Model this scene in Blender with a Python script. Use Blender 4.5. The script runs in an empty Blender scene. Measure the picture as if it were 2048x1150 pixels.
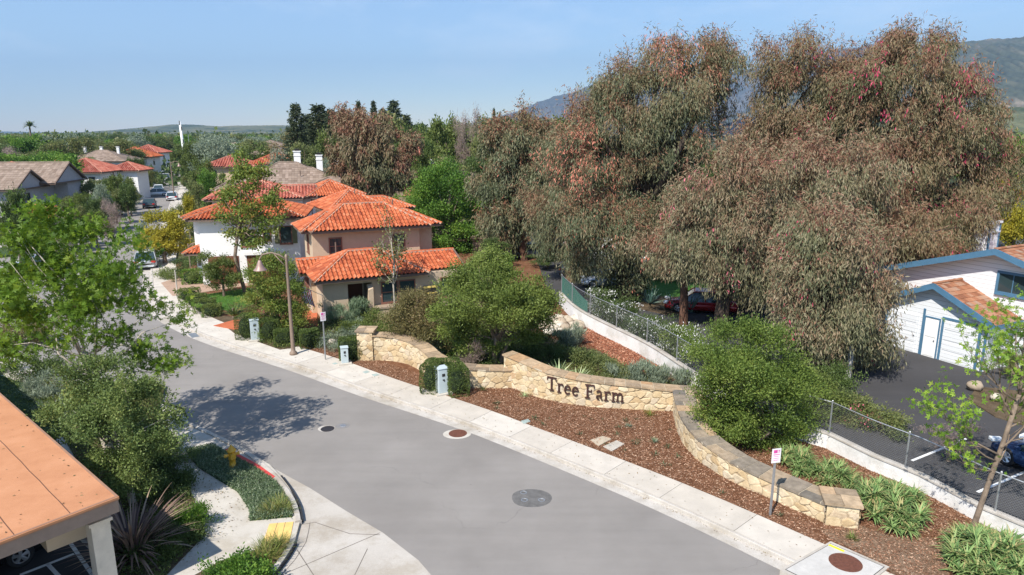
import bpy, math, random
import numpy as np
C = bpy.context.scene.collection
RNG = np.random.default_rng(7)
random.seed(5)
F = 1365.333; TH = math.atan(310 / F); SN, CS = math.sin(TH), math.cos(TH); HC = 11.5

# where a sight line of the surveyed view meets a level z, or a distance Y (used to survey the place)
def G(u, v, z=0.0):
    dx = (u - 1024) / F; dy = (v - 575) / F
    t = (HC - z) / (SN + dy * CS)
    return (t * dx, t * (CS - dy * SN), z)
def HT(u, v, Y):
    dx = (u - 1024) / F; dy = (v - 575) / F
    t = Y / (CS - dy * SN)
    return (t * dx, Y, HC - t * (SN + dy * CS))

# ------------------------------------------------------------------ materials
MATS = {}
def new_mat(name):
    m = bpy.data.materials.new(name); m.use_nodes = True
    nt = m.node_tree; nt.nodes.clear()
    out = nt.nodes.new('ShaderNodeOutputMaterial')
    return m, nt, out
def nd(nt, typ, **kw):
    n = nt.nodes.new(typ)
    for k, v in kw.items(): setattr(n, k, v)
    return n
def ramp(nt, fac, stops, interp='LINEAR'):
    r = nd(nt, 'ShaderNodeValToRGB'); r.color_ramp.interpolation = interp
    el = r.color_ramp.elements
    while len(el) > 1: el.remove(el[-1])
    el[0].position = stops[0][0]; el[0].color = (*stops[0][1], 1)
    for p, c in stops[1:]:
        e = el.new(p); e.color = (*c, 1)
    nt.links.new(fac, r.inputs['Fac']); return r.outputs['Color']
def mixc(nt, fac, a, b, mode='MIX'):
    m = nd(nt, 'ShaderNodeMix', data_type='RGBA', blend_type=mode)
    for i, s in ((0, fac), (6, a), (7, b)):
        if isinstance(s, (int, float)): m.inputs[i].default_value = s
        elif isinstance(s, tuple): m.inputs[i].default_value = (*s, 1)
        else: nt.links.new(s, m.inputs[i])
    return m.outputs[2]
def noise(nt, scale, detail=4, rough=.6, vec=None):
    n = nd(nt, 'ShaderNodeTexNoise'); n.inputs['Scale'].default_value = scale
    n.inputs['Detail'].default_value = detail; n.inputs['Roughness'].default_value = rough
    if vec is not None: nt.links.new(vec, n.inputs['Vector'])
    return n.outputs['Fac']
def objco(nt, scale=None):
    t = nd(nt, 'ShaderNodeTexCoord').outputs['Object']
    if scale:
        m = nd(nt, 'ShaderNodeMapping'); m.inputs['Scale'].default_value = scale
        nt.links.new(t, m.inputs['Vector']); return m.outputs['Vector']
    return t
def finish(nt, out, col, rough=.8, spec=.3, bump=None, bstr=.3, bdist=.02, metal=0, trans=0.0):
    p = nd(nt, 'ShaderNodeBsdfPrincipled')
    p.inputs['Roughness'].default_value = rough
    p.inputs['Specular IOR Level'].default_value = spec
    p.inputs['Metallic'].default_value = metal
    if isinstance(col, tuple): p.inputs['Base Color'].default_value = (*col, 1)
    else: nt.links.new(col, p.inputs['Base Color'])
    if bump is not None:
        b = nd(nt, 'ShaderNodeBump'); b.inputs['Strength'].default_value = bstr; b.inputs['Distance'].default_value = bdist
        nt.links.new(bump, b.inputs['Height']); nt.links.new(b.outputs['Normal'], p.inputs['Normal'])
    sh = p.outputs[0]
    if trans:
        tr = nd(nt, 'ShaderNodeBsdfTranslucent')
        if isinstance(col, tuple): tr.inputs['Color'].default_value = (*col, 1)
        else: nt.links.new(col, tr.inputs['Color'])
        mx = nd(nt, 'ShaderNodeMixShader'); mx.inputs[0].default_value = trans
        nt.links.new(p.outputs[0], mx.inputs[1]); nt.links.new(tr.outputs[0], mx.inputs[2]); sh = mx.outputs[0]
    nt.links.new(sh, out.inputs['Surface'])
def plain(name, col, rough=.7, spec=.3, metal=0, var=.12, scale=3, bstr=.0):
    if name in MATS: return MATS[name]
    m, nt, out = new_mat(name)
    oc = objco(nt)
    n = noise(nt, scale, 6, .65, oc)
    a = tuple(c * (1 - var) for c in col); b = tuple(min(1, c * (1 + var)) for c in col)
    c = ramp(nt, n, [(.3, a), (.7, b)])
    n2 = noise(nt, scale * 22, 3, .6, oc)
    finish(nt, out, c, rough, spec, n2 if bstr else None, bstr, .01, metal)
    MATS[name] = m; return m
def tinted(name, stops, rough=.75, spec=.25, trans=0.0, nscale=0, namt=.3, bstr=0):
    """colour follows the per-piece attribute tint"""
    if name in MATS: return MATS[name]
    m, nt, out = new_mat(name)
    a = nd(nt, 'ShaderNodeAttribute', attribute_name='tint').outputs['Fac']
    c = ramp(nt, a, stops)
    b = None
    if nscale:
        oc = objco(nt)
        n = noise(nt, nscale, 5, .6, oc)
        dk = ramp(nt, n, [(.3, (1 - namt,) * 3), (.7, (1 + namt * .3,) * 3)])
        c = mixc(nt, 1.0, c, dk, 'MULTIPLY'); b = noise(nt, nscale * 8, 3, .6, oc) if bstr else None
    finish(nt, out, c, rough, spec, b, bstr, .02, 0, trans)
    MATS[name] = m; return m
def leafmat(name, cols, trans=.38):
    n = len(cols)
    return tinted(name, [(i / max(1, n - 1) * .9 + .05, c) for i, c in enumerate(cols)], .55, .28, trans)

# ------------------------------------------------------------------ mesh builder
def link(o, parent=None):
    C.objects.link(o)
    if parent is not None: o.parent = parent
    return o
def npmesh(name, V, faces_flat, counts, mats, mi=None, tint=None, parent=None, smooth=False):
    me = bpy.data.meshes.new(name)
    V = np.asarray(V, dtype=np.float32); ff = np.asarray(faces_flat, dtype=np.int32); cn = np.asarray(counts, dtype=np.int32)
    me.vertices.add(len(V)); me.vertices.foreach_set('co', V.ravel())
    me.loops.add(len(ff)); me.loops.foreach_set('vertex_index', ff)
    me.polygons.add(len(cn))
    st = np.concatenate(([0], np.cumsum(cn)[:-1])).astype(np.int32)
    me.polygons.foreach_set('loop_start', st)
    if mi is not None: me.polygons.foreach_set('material_index', np.asarray(mi, dtype=np.int32))
    if smooth: me.polygons.foreach_set('use_smooth', np.ones(len(cn), dtype=bool))
    else: me.polygons.foreach_set('use_smooth', np.zeros(len(cn), dtype=bool))
    if tint is not None:
        at = me.attributes.new('tint', 'FLOAT', 'FACE'); at.data.foreach_set('value', np.asarray(tint, dtype=np.float32))
    for m in (mats if isinstance(mats, (list, tuple)) else [mats]): me.materials.append(m)
    me.update(calc_edges=True); me.validate()
    return link(bpy.data.objects.new(name, me), parent)

class MB:
    def __init__(s): s.v = []; s.f = []; s.m = []; s.t = []
    def add(s, vs, fs, mat=0, tint=.5):
        k = len(s.v); s.v.extend([tuple(map(float, p)) for p in vs])
        for f in fs: s.f.append([i + k for i in f]); s.m.append(mat); s.t.append(tint if tint is not None else random.random())
        return s
    def box(s, c, d, rz=0, mat=0, tint=.5, taper=1.0):
        cx, cy, cz = c; hx, hy, hz = d[0] / 2, d[1] / 2, d[2] / 2
        ca, sa = math.cos(rz), math.sin(rz); vs = []
        for z, k in ((-hz, 1), (hz, taper)):
            for x, y in ((-hx, -hy), (hx, -hy), (hx, hy), (-hx, hy)):
                x *= k; y *= k
                vs.append((cx + x * ca - y * sa, cy + x * sa + y * ca, cz + z))
        return s.add(vs, [(3, 2, 1, 0), (4, 5, 6, 7), (0, 1, 5, 4), (1, 2, 6, 5), (2, 3, 7, 6), (3, 0, 4, 7)], mat, tint)
    def b2(s, x0, y0, z0, x1, y1, z1, mat=0, tint=.5):
        return s.box(((x0 + x1) / 2, (y0 + y1) / 2, (z0 + z1) / 2), (abs(x1 - x0), abs(y1 - y0), abs(z1 - z0)), 0, mat, tint)
    def prism(s, poly, z0, z1, mat=0, tint=.5):
        P = [(p[0], p[1]) for p in poly]
        ar = sum(P[i][0] * P[(i + 1) % len(P)][1] - P[(i + 1) % len(P)][0] * P[i][1] for i in range(len(P)))
        if ar < 0: P = P[::-1]
        n = len(P)
        vs = [(x, y, z0) for x, y in P] + [(x, y, z1) for x, y in P]
        fs = [tuple(range(n - 1, -1, -1)), tuple(range(n, 2 * n))] + [(i, (i + 1) % n, n + (i + 1) % n, n + i) for i in range(n)]
        return s.add(vs, fs, mat, tint)
    def sheet(s, poly, z=None, mat=0, tint=.5):
        P = [tuple(p) if z is None else (p[0], p[1], z) for p in poly]
        ar = sum(P[i][0] * P[(i + 1) % len(P)][1] - P[(i + 1) % len(P)][0] * P[i][1] for i in range(len(P)))
        if ar < 0: P = P[::-1]
        return s.add(P, [tuple(range(len(P)))], mat, tint)
    def tube(s, path, rad, n=8, mat=0, tint=.5, caps=True):
        P = [np.array(p, float) for p in path]
        if not hasattr(rad, '__len__'): rad = [rad] * len(P)
        vs = []; prev = None
        for i, p in enumerate(P):
            d = P[min(i + 1, len(P) - 1)] - P[max(i - 1, 0)]; d = d / (np.linalg.norm(d) + 1e-9)
            if prev is None:
                a = np.cross(d, (0, 0, 1.)) if abs(d[2]) < .9 else np.cross(d, (1., 0, 0))
            else: a = prev - d * prev.dot(d)
            a = a / (np.linalg.norm(a) + 1e-9); b = np.cross(d, a); prev = a
            for k in range(n):
                an = 2 * math.pi * k / n
                vs.append(p + rad[i] * (math.cos(an) * a + math.sin(an) * b))
        fs = []
        for i in range(len(P) - 1):
            for k in range(n):
                fs.append((i * n + k, i * n + (k + 1) % n, (i + 1) * n + (k + 1) % n, (i + 1) * n + k))
        if caps: fs += [tuple(range(n - 1, -1, -1)), tuple((len(P) - 1) * n + k for k in range(n))]
        return s.add(vs, fs, mat, tint)
    def lathe(s, prof, c=(0, 0, 0), n=16, mat=0, tint=.5):
        vs = []
        for r, z in prof:
            for k in range(n):
                an = 2 * math.pi * k / n; vs.append((c[0] + r * math.cos(an), c[1] + r * math.sin(an), c[2] + z))
        fs = []
        for i in range(len(prof) - 1):
            for k in range(n): fs.append((i * n + k, i * n + (k + 1) % n, (i + 1) * n + (k + 1) % n, (i + 1) * n + k))
        fs += [tuple(range(n - 1, -1, -1)), tuple((len(prof) - 1) * n + k for k in range(n))]
        return s.add(vs, fs, mat, tint)
    def blob(s, c, r, n=10, m=7, jit=.12, mat=0, tint=.5):
        vs = []; seed = [random.uniform(1 - jit, 1 + jit) for _ in range(n * (m + 1))]
        for i in range(m + 1):
            ph = math.pi * i / m
            for k in range(n):
                th = 2 * math.pi * k / n; q = seed[i * n + k]
                vs.append((c[0] + r[0] * q * math.sin(ph) * math.cos(th), c[1] + r[1] * q * math.sin(ph) * math.sin(th), c[2] + r[2] * q * math.cos(ph)))
        fs = [(i * n + k, (i + 1) * n + k, (i + 1) * n + (k + 1) % n, i * n + (k + 1) % n) for i in range(m) for k in range(n)]
        return s.add(vs, fs, mat, tint)
    def obj(s, name, mats, parent=None, smooth=False, bevel=0, world=None):
        V = s.v
        if world is not None:      # vertices given in world space, parent empty at world
            inv = world.matrix_basis.inverted(); V = [tuple(inv @ __import__('mathutils').Vector(p)) for p in V]
        o = npmesh(name, V, [i for f in s.f for i in f], [len(f) for f in s.f], mats, s.m, s.t, parent, smooth)
        if bevel:
            b = o.modifiers.new('bevel', 'BEVEL'); b.width = bevel; b.segments = 2; b.limit_method = 'ANGLE'
        return o
def tag(o, label, cat=None, group=None, kind=None):
    if label: o['label'] = label
    if cat: o['category'] = cat
    if group: o['group'] = group
    if kind: o['kind'] = kind
    return o
def thing(name, label, cat, loc=(0, 0, 0), rz=0, group=None):
    o = bpy.data.objects.new(name, None); C.objects.link(o); o.empty_display_size = .3
    o.location = loc; o.rotation_euler = (0, 0, rz)
    o.matrix_basis  # keep
    return tag(o, label, cat, group)
def struct(o, label=None): o['kind'] = 'structure'; return o if not label else tag(o, label)
def copy_thing(root, loc, rz=0, scale=None, label=None, cat=None, group=None):
    r = root.copy(); C.objects.link(r); r.location = loc; r.rotation_euler = (0, 0, rz)
    if scale: r.scale = scale if hasattr(scale, '__len__') else (scale,) * 3
    tag(r, label, cat, group)
    for ch in list(root.children):
        c = ch.copy(); C.objects.link(c); c.parent = r
        for g in list(ch.children):
            d = g.copy(); C.objects.link(d); d.parent = c
    return r
def smoothpath(P, step=.8):
    P = [np.array(p[:2], float) for p in P]; out = []
    for i in range(len(P) - 1):
        p0 = P[max(i - 1, 0)]; p1 = P[i]; p2 = P[i + 1]; p3 = P[min(i + 2, len(P) - 1)]
        n = max(1, int(np.linalg.norm(p2 - p1) / step))
        for k in range(n):
            t = k / n
            out.append(.5 * ((2 * p1) + (-p0 + p2) * t + (2 * p0 - 5 * p1 + 4 * p2 - p3) * t * t + (-p0 + 3 * p1 - 3 * p2 + p3) * t ** 3))
    out.append(P[-1]); return out
def offset(P, d):
    out = []
    for i, p in enumerate(P):
        t = P[min(i + 1, len(P) - 1)] - P[max(i - 1, 0)]; t = t / np.linalg.norm(t)
        out.append(p + d * np.array((t[1], -t[0])))
    return out
def band(mb, A, B, z0, z1, mat=0, tint=.5, gap=0):
    """a solid strip between two offset paths"""
    n = len(A)
    vs = [(p[0], p[1], z1) for p in A] + [(p[0], p[1], z1) for p in B] + [(p[0], p[1], z0) for p in A] + [(p[0], p[1], z0) for p in B]
    fs = []
    for i in range(n - 1):
        fs += [(i, i + 1, n + i + 1, n + i), (2 * n + i, 2 * n + i + 1, i + 1, i), (n + i, n + i + 1, 3 * n + i + 1, 3 * n + i)]
    fs += [(0, n, 3 * n, 2 * n), (n - 1, 2 * n - 1 + 0, 4 * n - 1, 3 * n - 1)]
    return mb.add(vs, fs, mat, tint)

# ------------------------------------------------------------------ foliage
def unit(a): return a / (np.linalg.norm(a, axis=1, keepdims=True) + 1e-9)
def leaves(name, P, D, L, W, tint, mats, mi=None, parent=None, shape='quad', rng=RNG, up=None):
    N = len(P); D = unit(D); L = np.broadcast_to(L, N)[:, None]; W = np.broadcast_to(W, N)[:, None]
    R = rng.normal(size=(N, 3)) if up is None else rng.normal(size=(N, 3)) * .45 + np.cross(D, np.array(up, float))
    S = unit(R - D * np.sum(R * D, axis=1, keepdims=True))
    if shape == 'quad':
        V = np.stack([P, P + D * L * .45 + S * W / 2, P + D * L, P + D * L * .45 - S * W / 2], axis=1).reshape(-1, 3)
        fc = np.arange(N * 4); cn = np.full(N, 4)
    else:
        Nn = np.cross(D, S); vs = []; cnt = 0; faces = []
        vs.append(P); idx = 1
        angs = [-1.75, -.85, 0, .85, 1.75]; lens = [.62, .88, 1.0, .88, .62]
        for a, l in zip(angs, lens):
            def dd(an): return D * math.cos(an) + S * math.sin(an) + Nn * (.10 if a else -.05) * abs(math.sin(an + .3))
            for an, ll in ((a - .34, .55 * l), (a, l), (a + .34, .55 * l)): vs.append(P + dd(an) * L * ll)
            faces.append([0, idx, idx + 1, idx + 2]); idx += 3
        V = np.stack(vs, axis=1).reshape(-1, 3); k = idx
        base = (np.arange(N) * k)[:, None, None]
        fc = (base + np.array(faces)[None]).ravel(); cn = np.full(N * 5, 4)
        tint = np.repeat(tint, 5); mi = np.repeat(mi, 5) if mi is not None else None
    return npmesh(name, V, fc, cn, mats, mi, tint, parent)
def in_lobes(lobes, n, rng, shell=.3, inner=.72):
    """clump centres spread through the outer part of a union of ellipsoids"""
    Lb = np.array(lobes, float); w = (Lb[:, 3] * Lb[:, 4] + Lb[:, 3] * Lb[:, 5] + Lb[:, 4] * Lb[:, 5]); w /= w.sum()
    out = []; lid = []
    while sum(map(len, out)) < n:
        k = rng.choice(len(Lb), size=n, p=w); d = unit(rng.normal(size=(n, 3)))
        r = 1 - shell * rng.random(n) ** 1.3
        p = Lb[k, :3] + d * Lb[k, 3:6] * r[:, None]
        q = np.linalg.norm((p[:, None, :] - Lb[None, :, :3]) / Lb[None, :, 3:6], axis=2)
        q[np.arange(n), k] = 9
        ok = q.min(axis=1) > inner
        if len(Lb) == 1: ok[:] = True
        out.append(p[ok]); lid.append(k[ok])
    P = np.concatenate(out)[:n]; K = np.concatenate(lid)[:n]
    return P, unit(P - Lb[K, :3]), K
def crown(name, lobes, nclump, per, cr, L, W, mats, parent=None, rng=RNG, hang=0.0, flower=0.0, shape='quad', shell=.35, inner=.7, vary=.35, topred=0.0, upw=.4, lump=.22):
    ns_ = max(len(lobes) * 3, nclump // 5); lr = float(np.mean(np.array(lobes)[:, 3])) * lump
    S0, OS, K = in_lobes(lobes, ns_, rng, shell, inner); ns_ = min(ns_, nclump); S0, OS = S0[:ns_], OS[:ns_]; si = np.concatenate((np.arange(ns_), rng.integers(0, ns_, nclump - ns_)))
    P0 = S0[si] + rng.normal(size=(nclump, 3)) * lr * np.array((1, 1, .6)); O0 = unit(OS[si] + rng.normal(size=(nclump, 3)) * .3)
    ct = np.clip(rng.random(ns_)[si] * .5 + rng.random(nclump) * .5, 0, 1)
    if topred:                    # young red growth sits at the tips of the upper shoots
        z = P0[:, 2]; zz = (z - z.min()) / (np.ptp(z) + 1e-6)
        ct = np.clip(ct * .55 + topred * np.clip(O0[:, 2], 0, 1) + .25 * zz, 0, 1)
    idx = np.repeat(np.arange(nclump), per); N = len(idx)
    off = rng.normal(size=(N, 3)) * cr * .55; off[:, 2] *= .75
    P = P0[idx] + off
    D = O0[idx] * .6 + rng.normal(size=(N, 3)) * .7 + np.array((0, 0, upw))
    if hang:
        P[:, 2] -= rng.random(N) * hang * cr * 1.6
        D = D * (1 - min(.9, hang)) * .5 + np.array((0, 0, -1.0)) * hang
    t = np.clip(ct[idx] * (1 - vary) + rng.random(N) * vary, 0, 1)
    mi = np.zeros(N, int)
    if flower:
        fc = rng.random(nclump) < flower * 2.5
        mi[(fc[idx]) & (rng.random(N) < .4)] = 1
    return leaves(name, P, D, L * rng.uniform(.7, 1.25, N), W * rng.uniform(.7, 1.25, N), t, mats, mi, parent, shape, rng)
def limbs(mb, base, targets, r0, rng, n=7, split=.35, bend=.25, trunk_top=None, lr=1.0):
    b = np.array(base, float); tt = np.array(trunk_top if trunk_top is not None else (base[0], base[1], base[2] + 2), float)
    j = b + (tt - b) * .5 + rng.normal(size=3) * .04 * np.linalg.norm(tt - b) * np.array((1, 1, 0))
    mb.tube([b - (0, 0, .15), b + (tt - b) * .03, j, tt], [r0 * 1.35, r0 * 1.05, r0 * .88, r0 * .72], n + 2)
    for t in targets:
        t = np.array(t, float); s = b + (tt - b) * rng.uniform(1 - split, 1.0); ln = np.linalg.norm(t - s)
        if ln < .05: continue
        m1 = s + (t - s) * .4 + np.array((0, 0, bend * ln * .35)) + rng.normal(size=3) * ln * .05
        m2 = s + (t - s) * .72 + np.array((0, 0, bend * ln * .25)) + rng.normal(size=3) * ln * .06
        rr = r0 * rng.uniform(.28, .5) * lr
        mb.tube([s, m1, m2, t], [rr, rr * .7, rr * .42, rr * .15], n - 1)
def blades(mb, c, n, L, W, rng, arch=.6, spread=1.0, seg=4, mat=0, up0=.2, rad=.12, fold=0, tint=None):
    for i in range(n):
        a = rng.uniform(0, 6.283); e = rng.uniform(up0, 1.0) ** 1 * 1.35
        l = L * rng.uniform(.65, 1.1); w = W * rng.uniform(.8, 1.2)
        d = np.array((math.cos(a), math.sin(a), 0)); s = np.array((-d[1], d[0], 0))
        p = np.array(c, float) + d * rad * rng.random(); el = e; pts = []
        for k in range(seg + 1):
            wk = w * (1 - (k / seg) ** 1.6) * (.8 if k == 0 else 1) + .004
            pts += [p - s * wk / 2, p + s * wk / 2]
            p = p + (d * math.cos(el) * spread + np.array((0, 0, 1)) * math.sin(el)) * l / seg
            el -= arch * rng.uniform(.6, 1.2) * 1.6 / seg
        mb.add(pts, [(2 * k, 2 * k + 1, 2 * k + 3, 2 * k + 2) for k in range(seg)], mat, rng.random() if tint is None else tint)
def grow(mb, p, d, ln, r, depth, rng, tips, nchild=4, up=.12, spread=.9, seg=5, side=6):
    path = [np.array(p, float)]; dd = np.array(d, float); dd /= np.linalg.norm(dd)
    for k in range(seg):
        dd = dd + rng.normal(size=3) * .13 + np.array((0, 0, up)); dd /= np.linalg.norm(dd)
        path.append(path[-1] + dd * ln / seg)
    mb.tube(path, [r * (1 - .75 * k / seg) for k in range(seg + 1)], side)
    if depth == 0:
        for k in range(1, seg + 1): tips.append(path[k])
        return
    for c in range(nchild):
        k = int(rng.integers(1, seg + 1)); f = k / seg
        a = rng.normal(size=3); a -= dd * a.dot(dd); a /= np.linalg.norm(a)
        nd_ = (path[min(k, seg)] - path[k - 1]); nd_ /= np.linalg.norm(nd_)
        grow(mb, path[k], nd_ + a * spread * rng.uniform(.6, 1.2), ln * rng.uniform(.5, .75) * (1.1 - .3 * f), r * (1 - .7 * f) * .7, depth - 1, rng, tips, nchild, up, spread, max(3, seg - 1), max(3, side - 1))
    tips.append(path[-1])
# ------------------------------------------------------------------ camera, sky, sun
cam = bpy.data.cameras.new('camera'); camo = link(bpy.data.objects.new('camera', cam))
cam.lens = 24; cam.sensor_width = 36; cam.clip_end = 60000; cam.clip_start = .1
camo.location = (0, 0, HC); camo.rotation_euler = (math.pi / 2 - TH, 0, 0)
bpy.context.scene.camera = camo
w = bpy.data.worlds.new('World'); bpy.context.scene.world = w; w.use_nodes = True
wn = w.node_tree; bg = wn.nodes['Background']
sky = wn.nodes.new('ShaderNodeTexSky'); sky.sky_type = 'NISHITA'; sky.sun_disc = False
SEL = math.radians(49); SD = np.array((-.55, -.835)); SD /= np.linalg.norm(SD)
sky.sun_elevation = SEL; sky.sun_rotation = math.atan2(SD[0], SD[1]); sky.altitude = 60; sky.air_density = 1.0; sky.dust_density = 0.0; sky.ozone_density = 3.2
tcw = wn.nodes.new('ShaderNodeTexCoord'); mpw = wn.nodes.new('ShaderNodeMapping'); mpw.inputs['Scale'].default_value = (2.2, 2.2, 7); wn.links.new(tcw.outputs['Generated'], mpw.inputs['Vector'])
cn = noise(wn, 1.6, 7, .62, mpw.outputs[0]); cf = ramp(wn, cn, [(.50, (0,) * 3), (.74, (.34,) * 3)])
cl_ = mixc(wn, cf, sky.outputs[0], (7.5, 8.0, 8.6))     # thin high cloud, in the sky's own units
wn.links.new(cl_, bg.inputs[0]); bg.inputs[1].default_value = .125
sun = bpy.data.lights.new('sun', 'SUN'); sun.energy = 5.0; sun.angle = math.radians(.5); sun.color = (1, .95, .87)
so = link(bpy.data.objects.new('sun', sun))
import mathutils
so.rotation_euler = mathutils.Vector((SD[0] * math.cos(SEL), SD[1] * math.cos(SEL), math.sin(SEL))).to_track_quat('Z', 'Y').to_euler()
sc = bpy.context.scene
sc.view_settings.view_transform = 'Standard'; sc.view_settings.look = 'None'; sc.view_settings.exposure = .55; sc.view_settings.gamma = 1
sc.render.engine = 'CYCLES'; sc.cycles.max_bounces = 6; sc.cycles.diffuse_bounces = 3; sc.cycles.transparent_max_bounces = 6; sc.cycles.volume_bounces = 0

# ------------------------------------------------------------------ setting materials
def surf(name, stops, s1, s2=0, rough=.9, bs=.3, amt=.5, spec=.2, scl=None, bd=.02):
    if name in MATS: return MATS[name]
    m, nt, out = new_mat(name); oc = objco(nt, scl)
    c = ramp(nt, noise(nt, s1, 6, .62, oc), stops)
    if name in ('concrete', 'apron_concrete', 'kerb_concrete'):
        c = mixc(nt, 1.0, c, ramp(nt, noise(nt, .45, 8, .72, oc), [(.38, (.80, .77, .72)), (.52, (1, 1, 1))]), 'MULTIPLY')
    b = None
    if s2:
        n2 = noise(nt, s2, 4, .7, oc); lo = 1 - amt
        c = mixc(nt, 1.0, c, ramp(nt, n2, [(.3, (lo,) * 3), (.7, (1 + amt * .25,) * 3)]), 'MULTIPLY'); b = n2
    finish(nt, out, c, rough, spec, b, bs, bd); MATS[name] = m; return m
def asphalt_mat(name, base, var=.1, streak=True):
    m, nt, out = new_mat(name); oc = objco(nt)
    c = ramp(nt, noise(nt, .35, 6, .6, oc), [(.3, tuple(x * (1 - var) for x in base)), (.7, tuple(x * (1 + var) for x in base))])
    if streak:
        mp = nd(nt, 'ShaderNodeMapping'); mp.inputs['Rotation'].default_value = (0, 0, math.radians(42)); mp.inputs['Scale'].default_value = (.12, 1.5, 1)
        nt.links.new(oc, mp.inputs['Vector'])
        c = mixc(nt, 1.0, c, ramp(nt, noise(nt, 1.0, 5, .6, mp.outputs[0]), [(.3, (.93,) * 3), (.7, (1.04,) * 3)]), 'MULTIPLY')
    c = mixc(nt, 1.0, c, ramp(nt, noise(nt, .12, 8, .7, oc), [(.36, (.94, .935, .93)), (.55, (1.02, 1.02, 1.02))]), 'MULTIPLY')
    vr = nd(nt, 'ShaderNodeTexVoronoi', feature='DISTANCE_TO_EDGE'); vr.inputs['Scale'].default_value = .16
    wv = nd(nt, 'ShaderNodeVectorMath', operation='MULTIPLY_ADD'); nz = nd(nt, 'ShaderNodeTexNoise'); nz.inputs['Scale'].default_value = .8; nz.inputs['Detail'].default_value = 6; nt.links.new(oc, nz.inputs['Vector'])
    nt.links.new(nz.outputs['Color'], wv.inputs[0]); wv.inputs[1].default_value = (1.6,) * 3; nt.links.new(oc, wv.inputs[2]); nt.links.new(wv.outputs[0], vr.inputs['Vector'])
    ck = ramp(nt, vr.outputs['Distance'], [(.0006, (.32,) * 3), (.0022, (0,) * 3)]); ms = ramp(nt, noise(nt, .25, 3, .5, oc), [(.5, (0,) * 3), (.58, (1,) * 3)])
    c = mixc(nt, mixc(nt, 1.0, ck, ms, 'MULTIPLY'), c, (.10, .095, .09))       # hairline cracks
    g = noise(nt, 90, 2, .8, oc)
    c = mixc(nt, 1.0, c, ramp(nt, g, [(.3, (.84,) * 3), (.7, (1.12,) * 3)]), 'MULTIPLY')
    sp = noise(nt, 9, 2, .5, oc)   # small tar spots
    c = mixc(nt, ramp(nt, sp, [(.775, (0,) * 3), (.80, (1,) * 3)]), c, (.05, .045, .04))
    finish(nt, out, c, .9, .2, g, .25, .01); MATS[name] = m; return m
M = dict(
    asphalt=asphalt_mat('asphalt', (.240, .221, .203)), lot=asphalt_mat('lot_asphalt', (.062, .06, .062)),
    concrete=surf('concrete', [(.25, (.45, .41, .355)), (.5, (.51, .47, .41)), (.75, (.56, .52, .455))], 1.3, 40, .9, .2, .16),
    apron=surf('apron_concrete', [(.25, (.40, .36, .31)), (.5, (.47, .43, .38)), (.75, (.52, .48, .43))], .5, 45, .9, .2, .16),
    kerb=surf('kerb_concrete', [(.25, (.40, .36, .31)), (.5, (.5, .46, .41)), (.75, (.56, .52, .47))], 2.2, 30, .9, .2, .25),
    mulch=surf('mulch', [(.3, (.155, .068, .035)), (.5, (.235, .112, .06)), (.72, (.32, .175, .105))], 3, 34, .95, 1.0, .7, .1, None, .04),
    redmulch=surf('red_mulch', [(.3, (.2, .06, .03)), (.5, (.32, .12, .065)), (.7, (.42, .19, .11))], 5, 30, .95, 1.0, .6, .1, None, .04),
    soil=surf('soil', [(.3, (.07, .05, .03)), (.5, (.12, .085, .05)), (.7, (.16, .12, .075))], 2, 20, .95, .6, .5),
    gcover=surf('groundcover', [(.3, (.045, .085, .03)), (.5, (.075, .125, .045)), (.7, (.13, .17, .09))], 2, 14, .95, 1.0, .7, .1, None, .08),
    lawn=surf('lawn', [(.3, (.05, .13, .02)), (.5, (.075, .18, .03)), (.7, (.1, .22, .045))], 2, 50, .95, .8, .4),
    terrain=surf('terrain', [(.35, (.04, .055, .02)), (.5, (.07, .08, .03)), (.65, (.13, .115, .06))], .02, .5, .95, .3, .4),
    paver=surf('pavers', [(.3, (.36, .24, .17)), (.7, (.46, .32, .24))], 4, 12, .9, .4, .25),
    redconc=surf('red_concrete', [(.3, (.42, .11, .05)), (.7, (.52, .16, .075))], 2, 30, .85, .2, .15),
    yellow=plain('tactile_yellow', (.72, .47, .16), .8), redpaint=plain('red_paint', (.52, .06, .05), .7, var=.25, scale=6),
    white=plain('white_stucco', (.76, .75, .73), .9, var=.04, bstr=.15), whitep=plain('white_paint', (.78, .78, .76), .5, var=.03),
    wallw=surf('block_wall_white', [(.3, (.55, .53, .48)), (.5, (.72, .71, .68)), (.7, (.78, .77, .75))], .9, 12, .9, .3, .12),
    metal=plain('galvanised', (.42, .43, .44), .45, .5, .7), dark=plain('dark_metal', (.04, .035, .035), .5, .5, .3),
    black=plain('black_rubber', (.018, .018, .02), .7), iron=plain('rusty_iron', (.13, .05, .032), .8, var=.3, scale=15, bstr=.6),
    grey=plain('grey_lid', (.2, .2, .2), .8), bark=plain('bark', (.20, .15, .11), .95, var=.4, scale=5, bstr=.6),
    palebark=plain('pale_bark', (.42, .37, .30), .9, var=.35, scale=4, bstr=.5), redbark=plain('red_bark', (.12, .062, .04), .95, var=.45, scale=4, bstr=.7),
    darkbark=plain('dark_bark', (.055, .04, .03), .95, var=.4, scale=4, bstr=.7), tan=plain('tan_stucco', (.52, .40, .28), .9, var=.06, bstr=.2),
    tand=plain('tan_board', (.33, .25, .18), .8), pole=plain('brown_pole', (.25, .18, .135), .6, .4, .1),
)
glassm, nt, out = new_mat('window_glass'); finish(nt, out, (.03, .05, .055), .06, .6); M['glass'] = glassm

# ------------------------------------------------------------------ terrain
mb = MB(); R0 = 11900
mb.sheet([(-R0, -300), (R0, -300), (R0, 12900), (-R0, 12900)], -.05)
struct(mb.obj('ground', M['terrain']))

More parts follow.
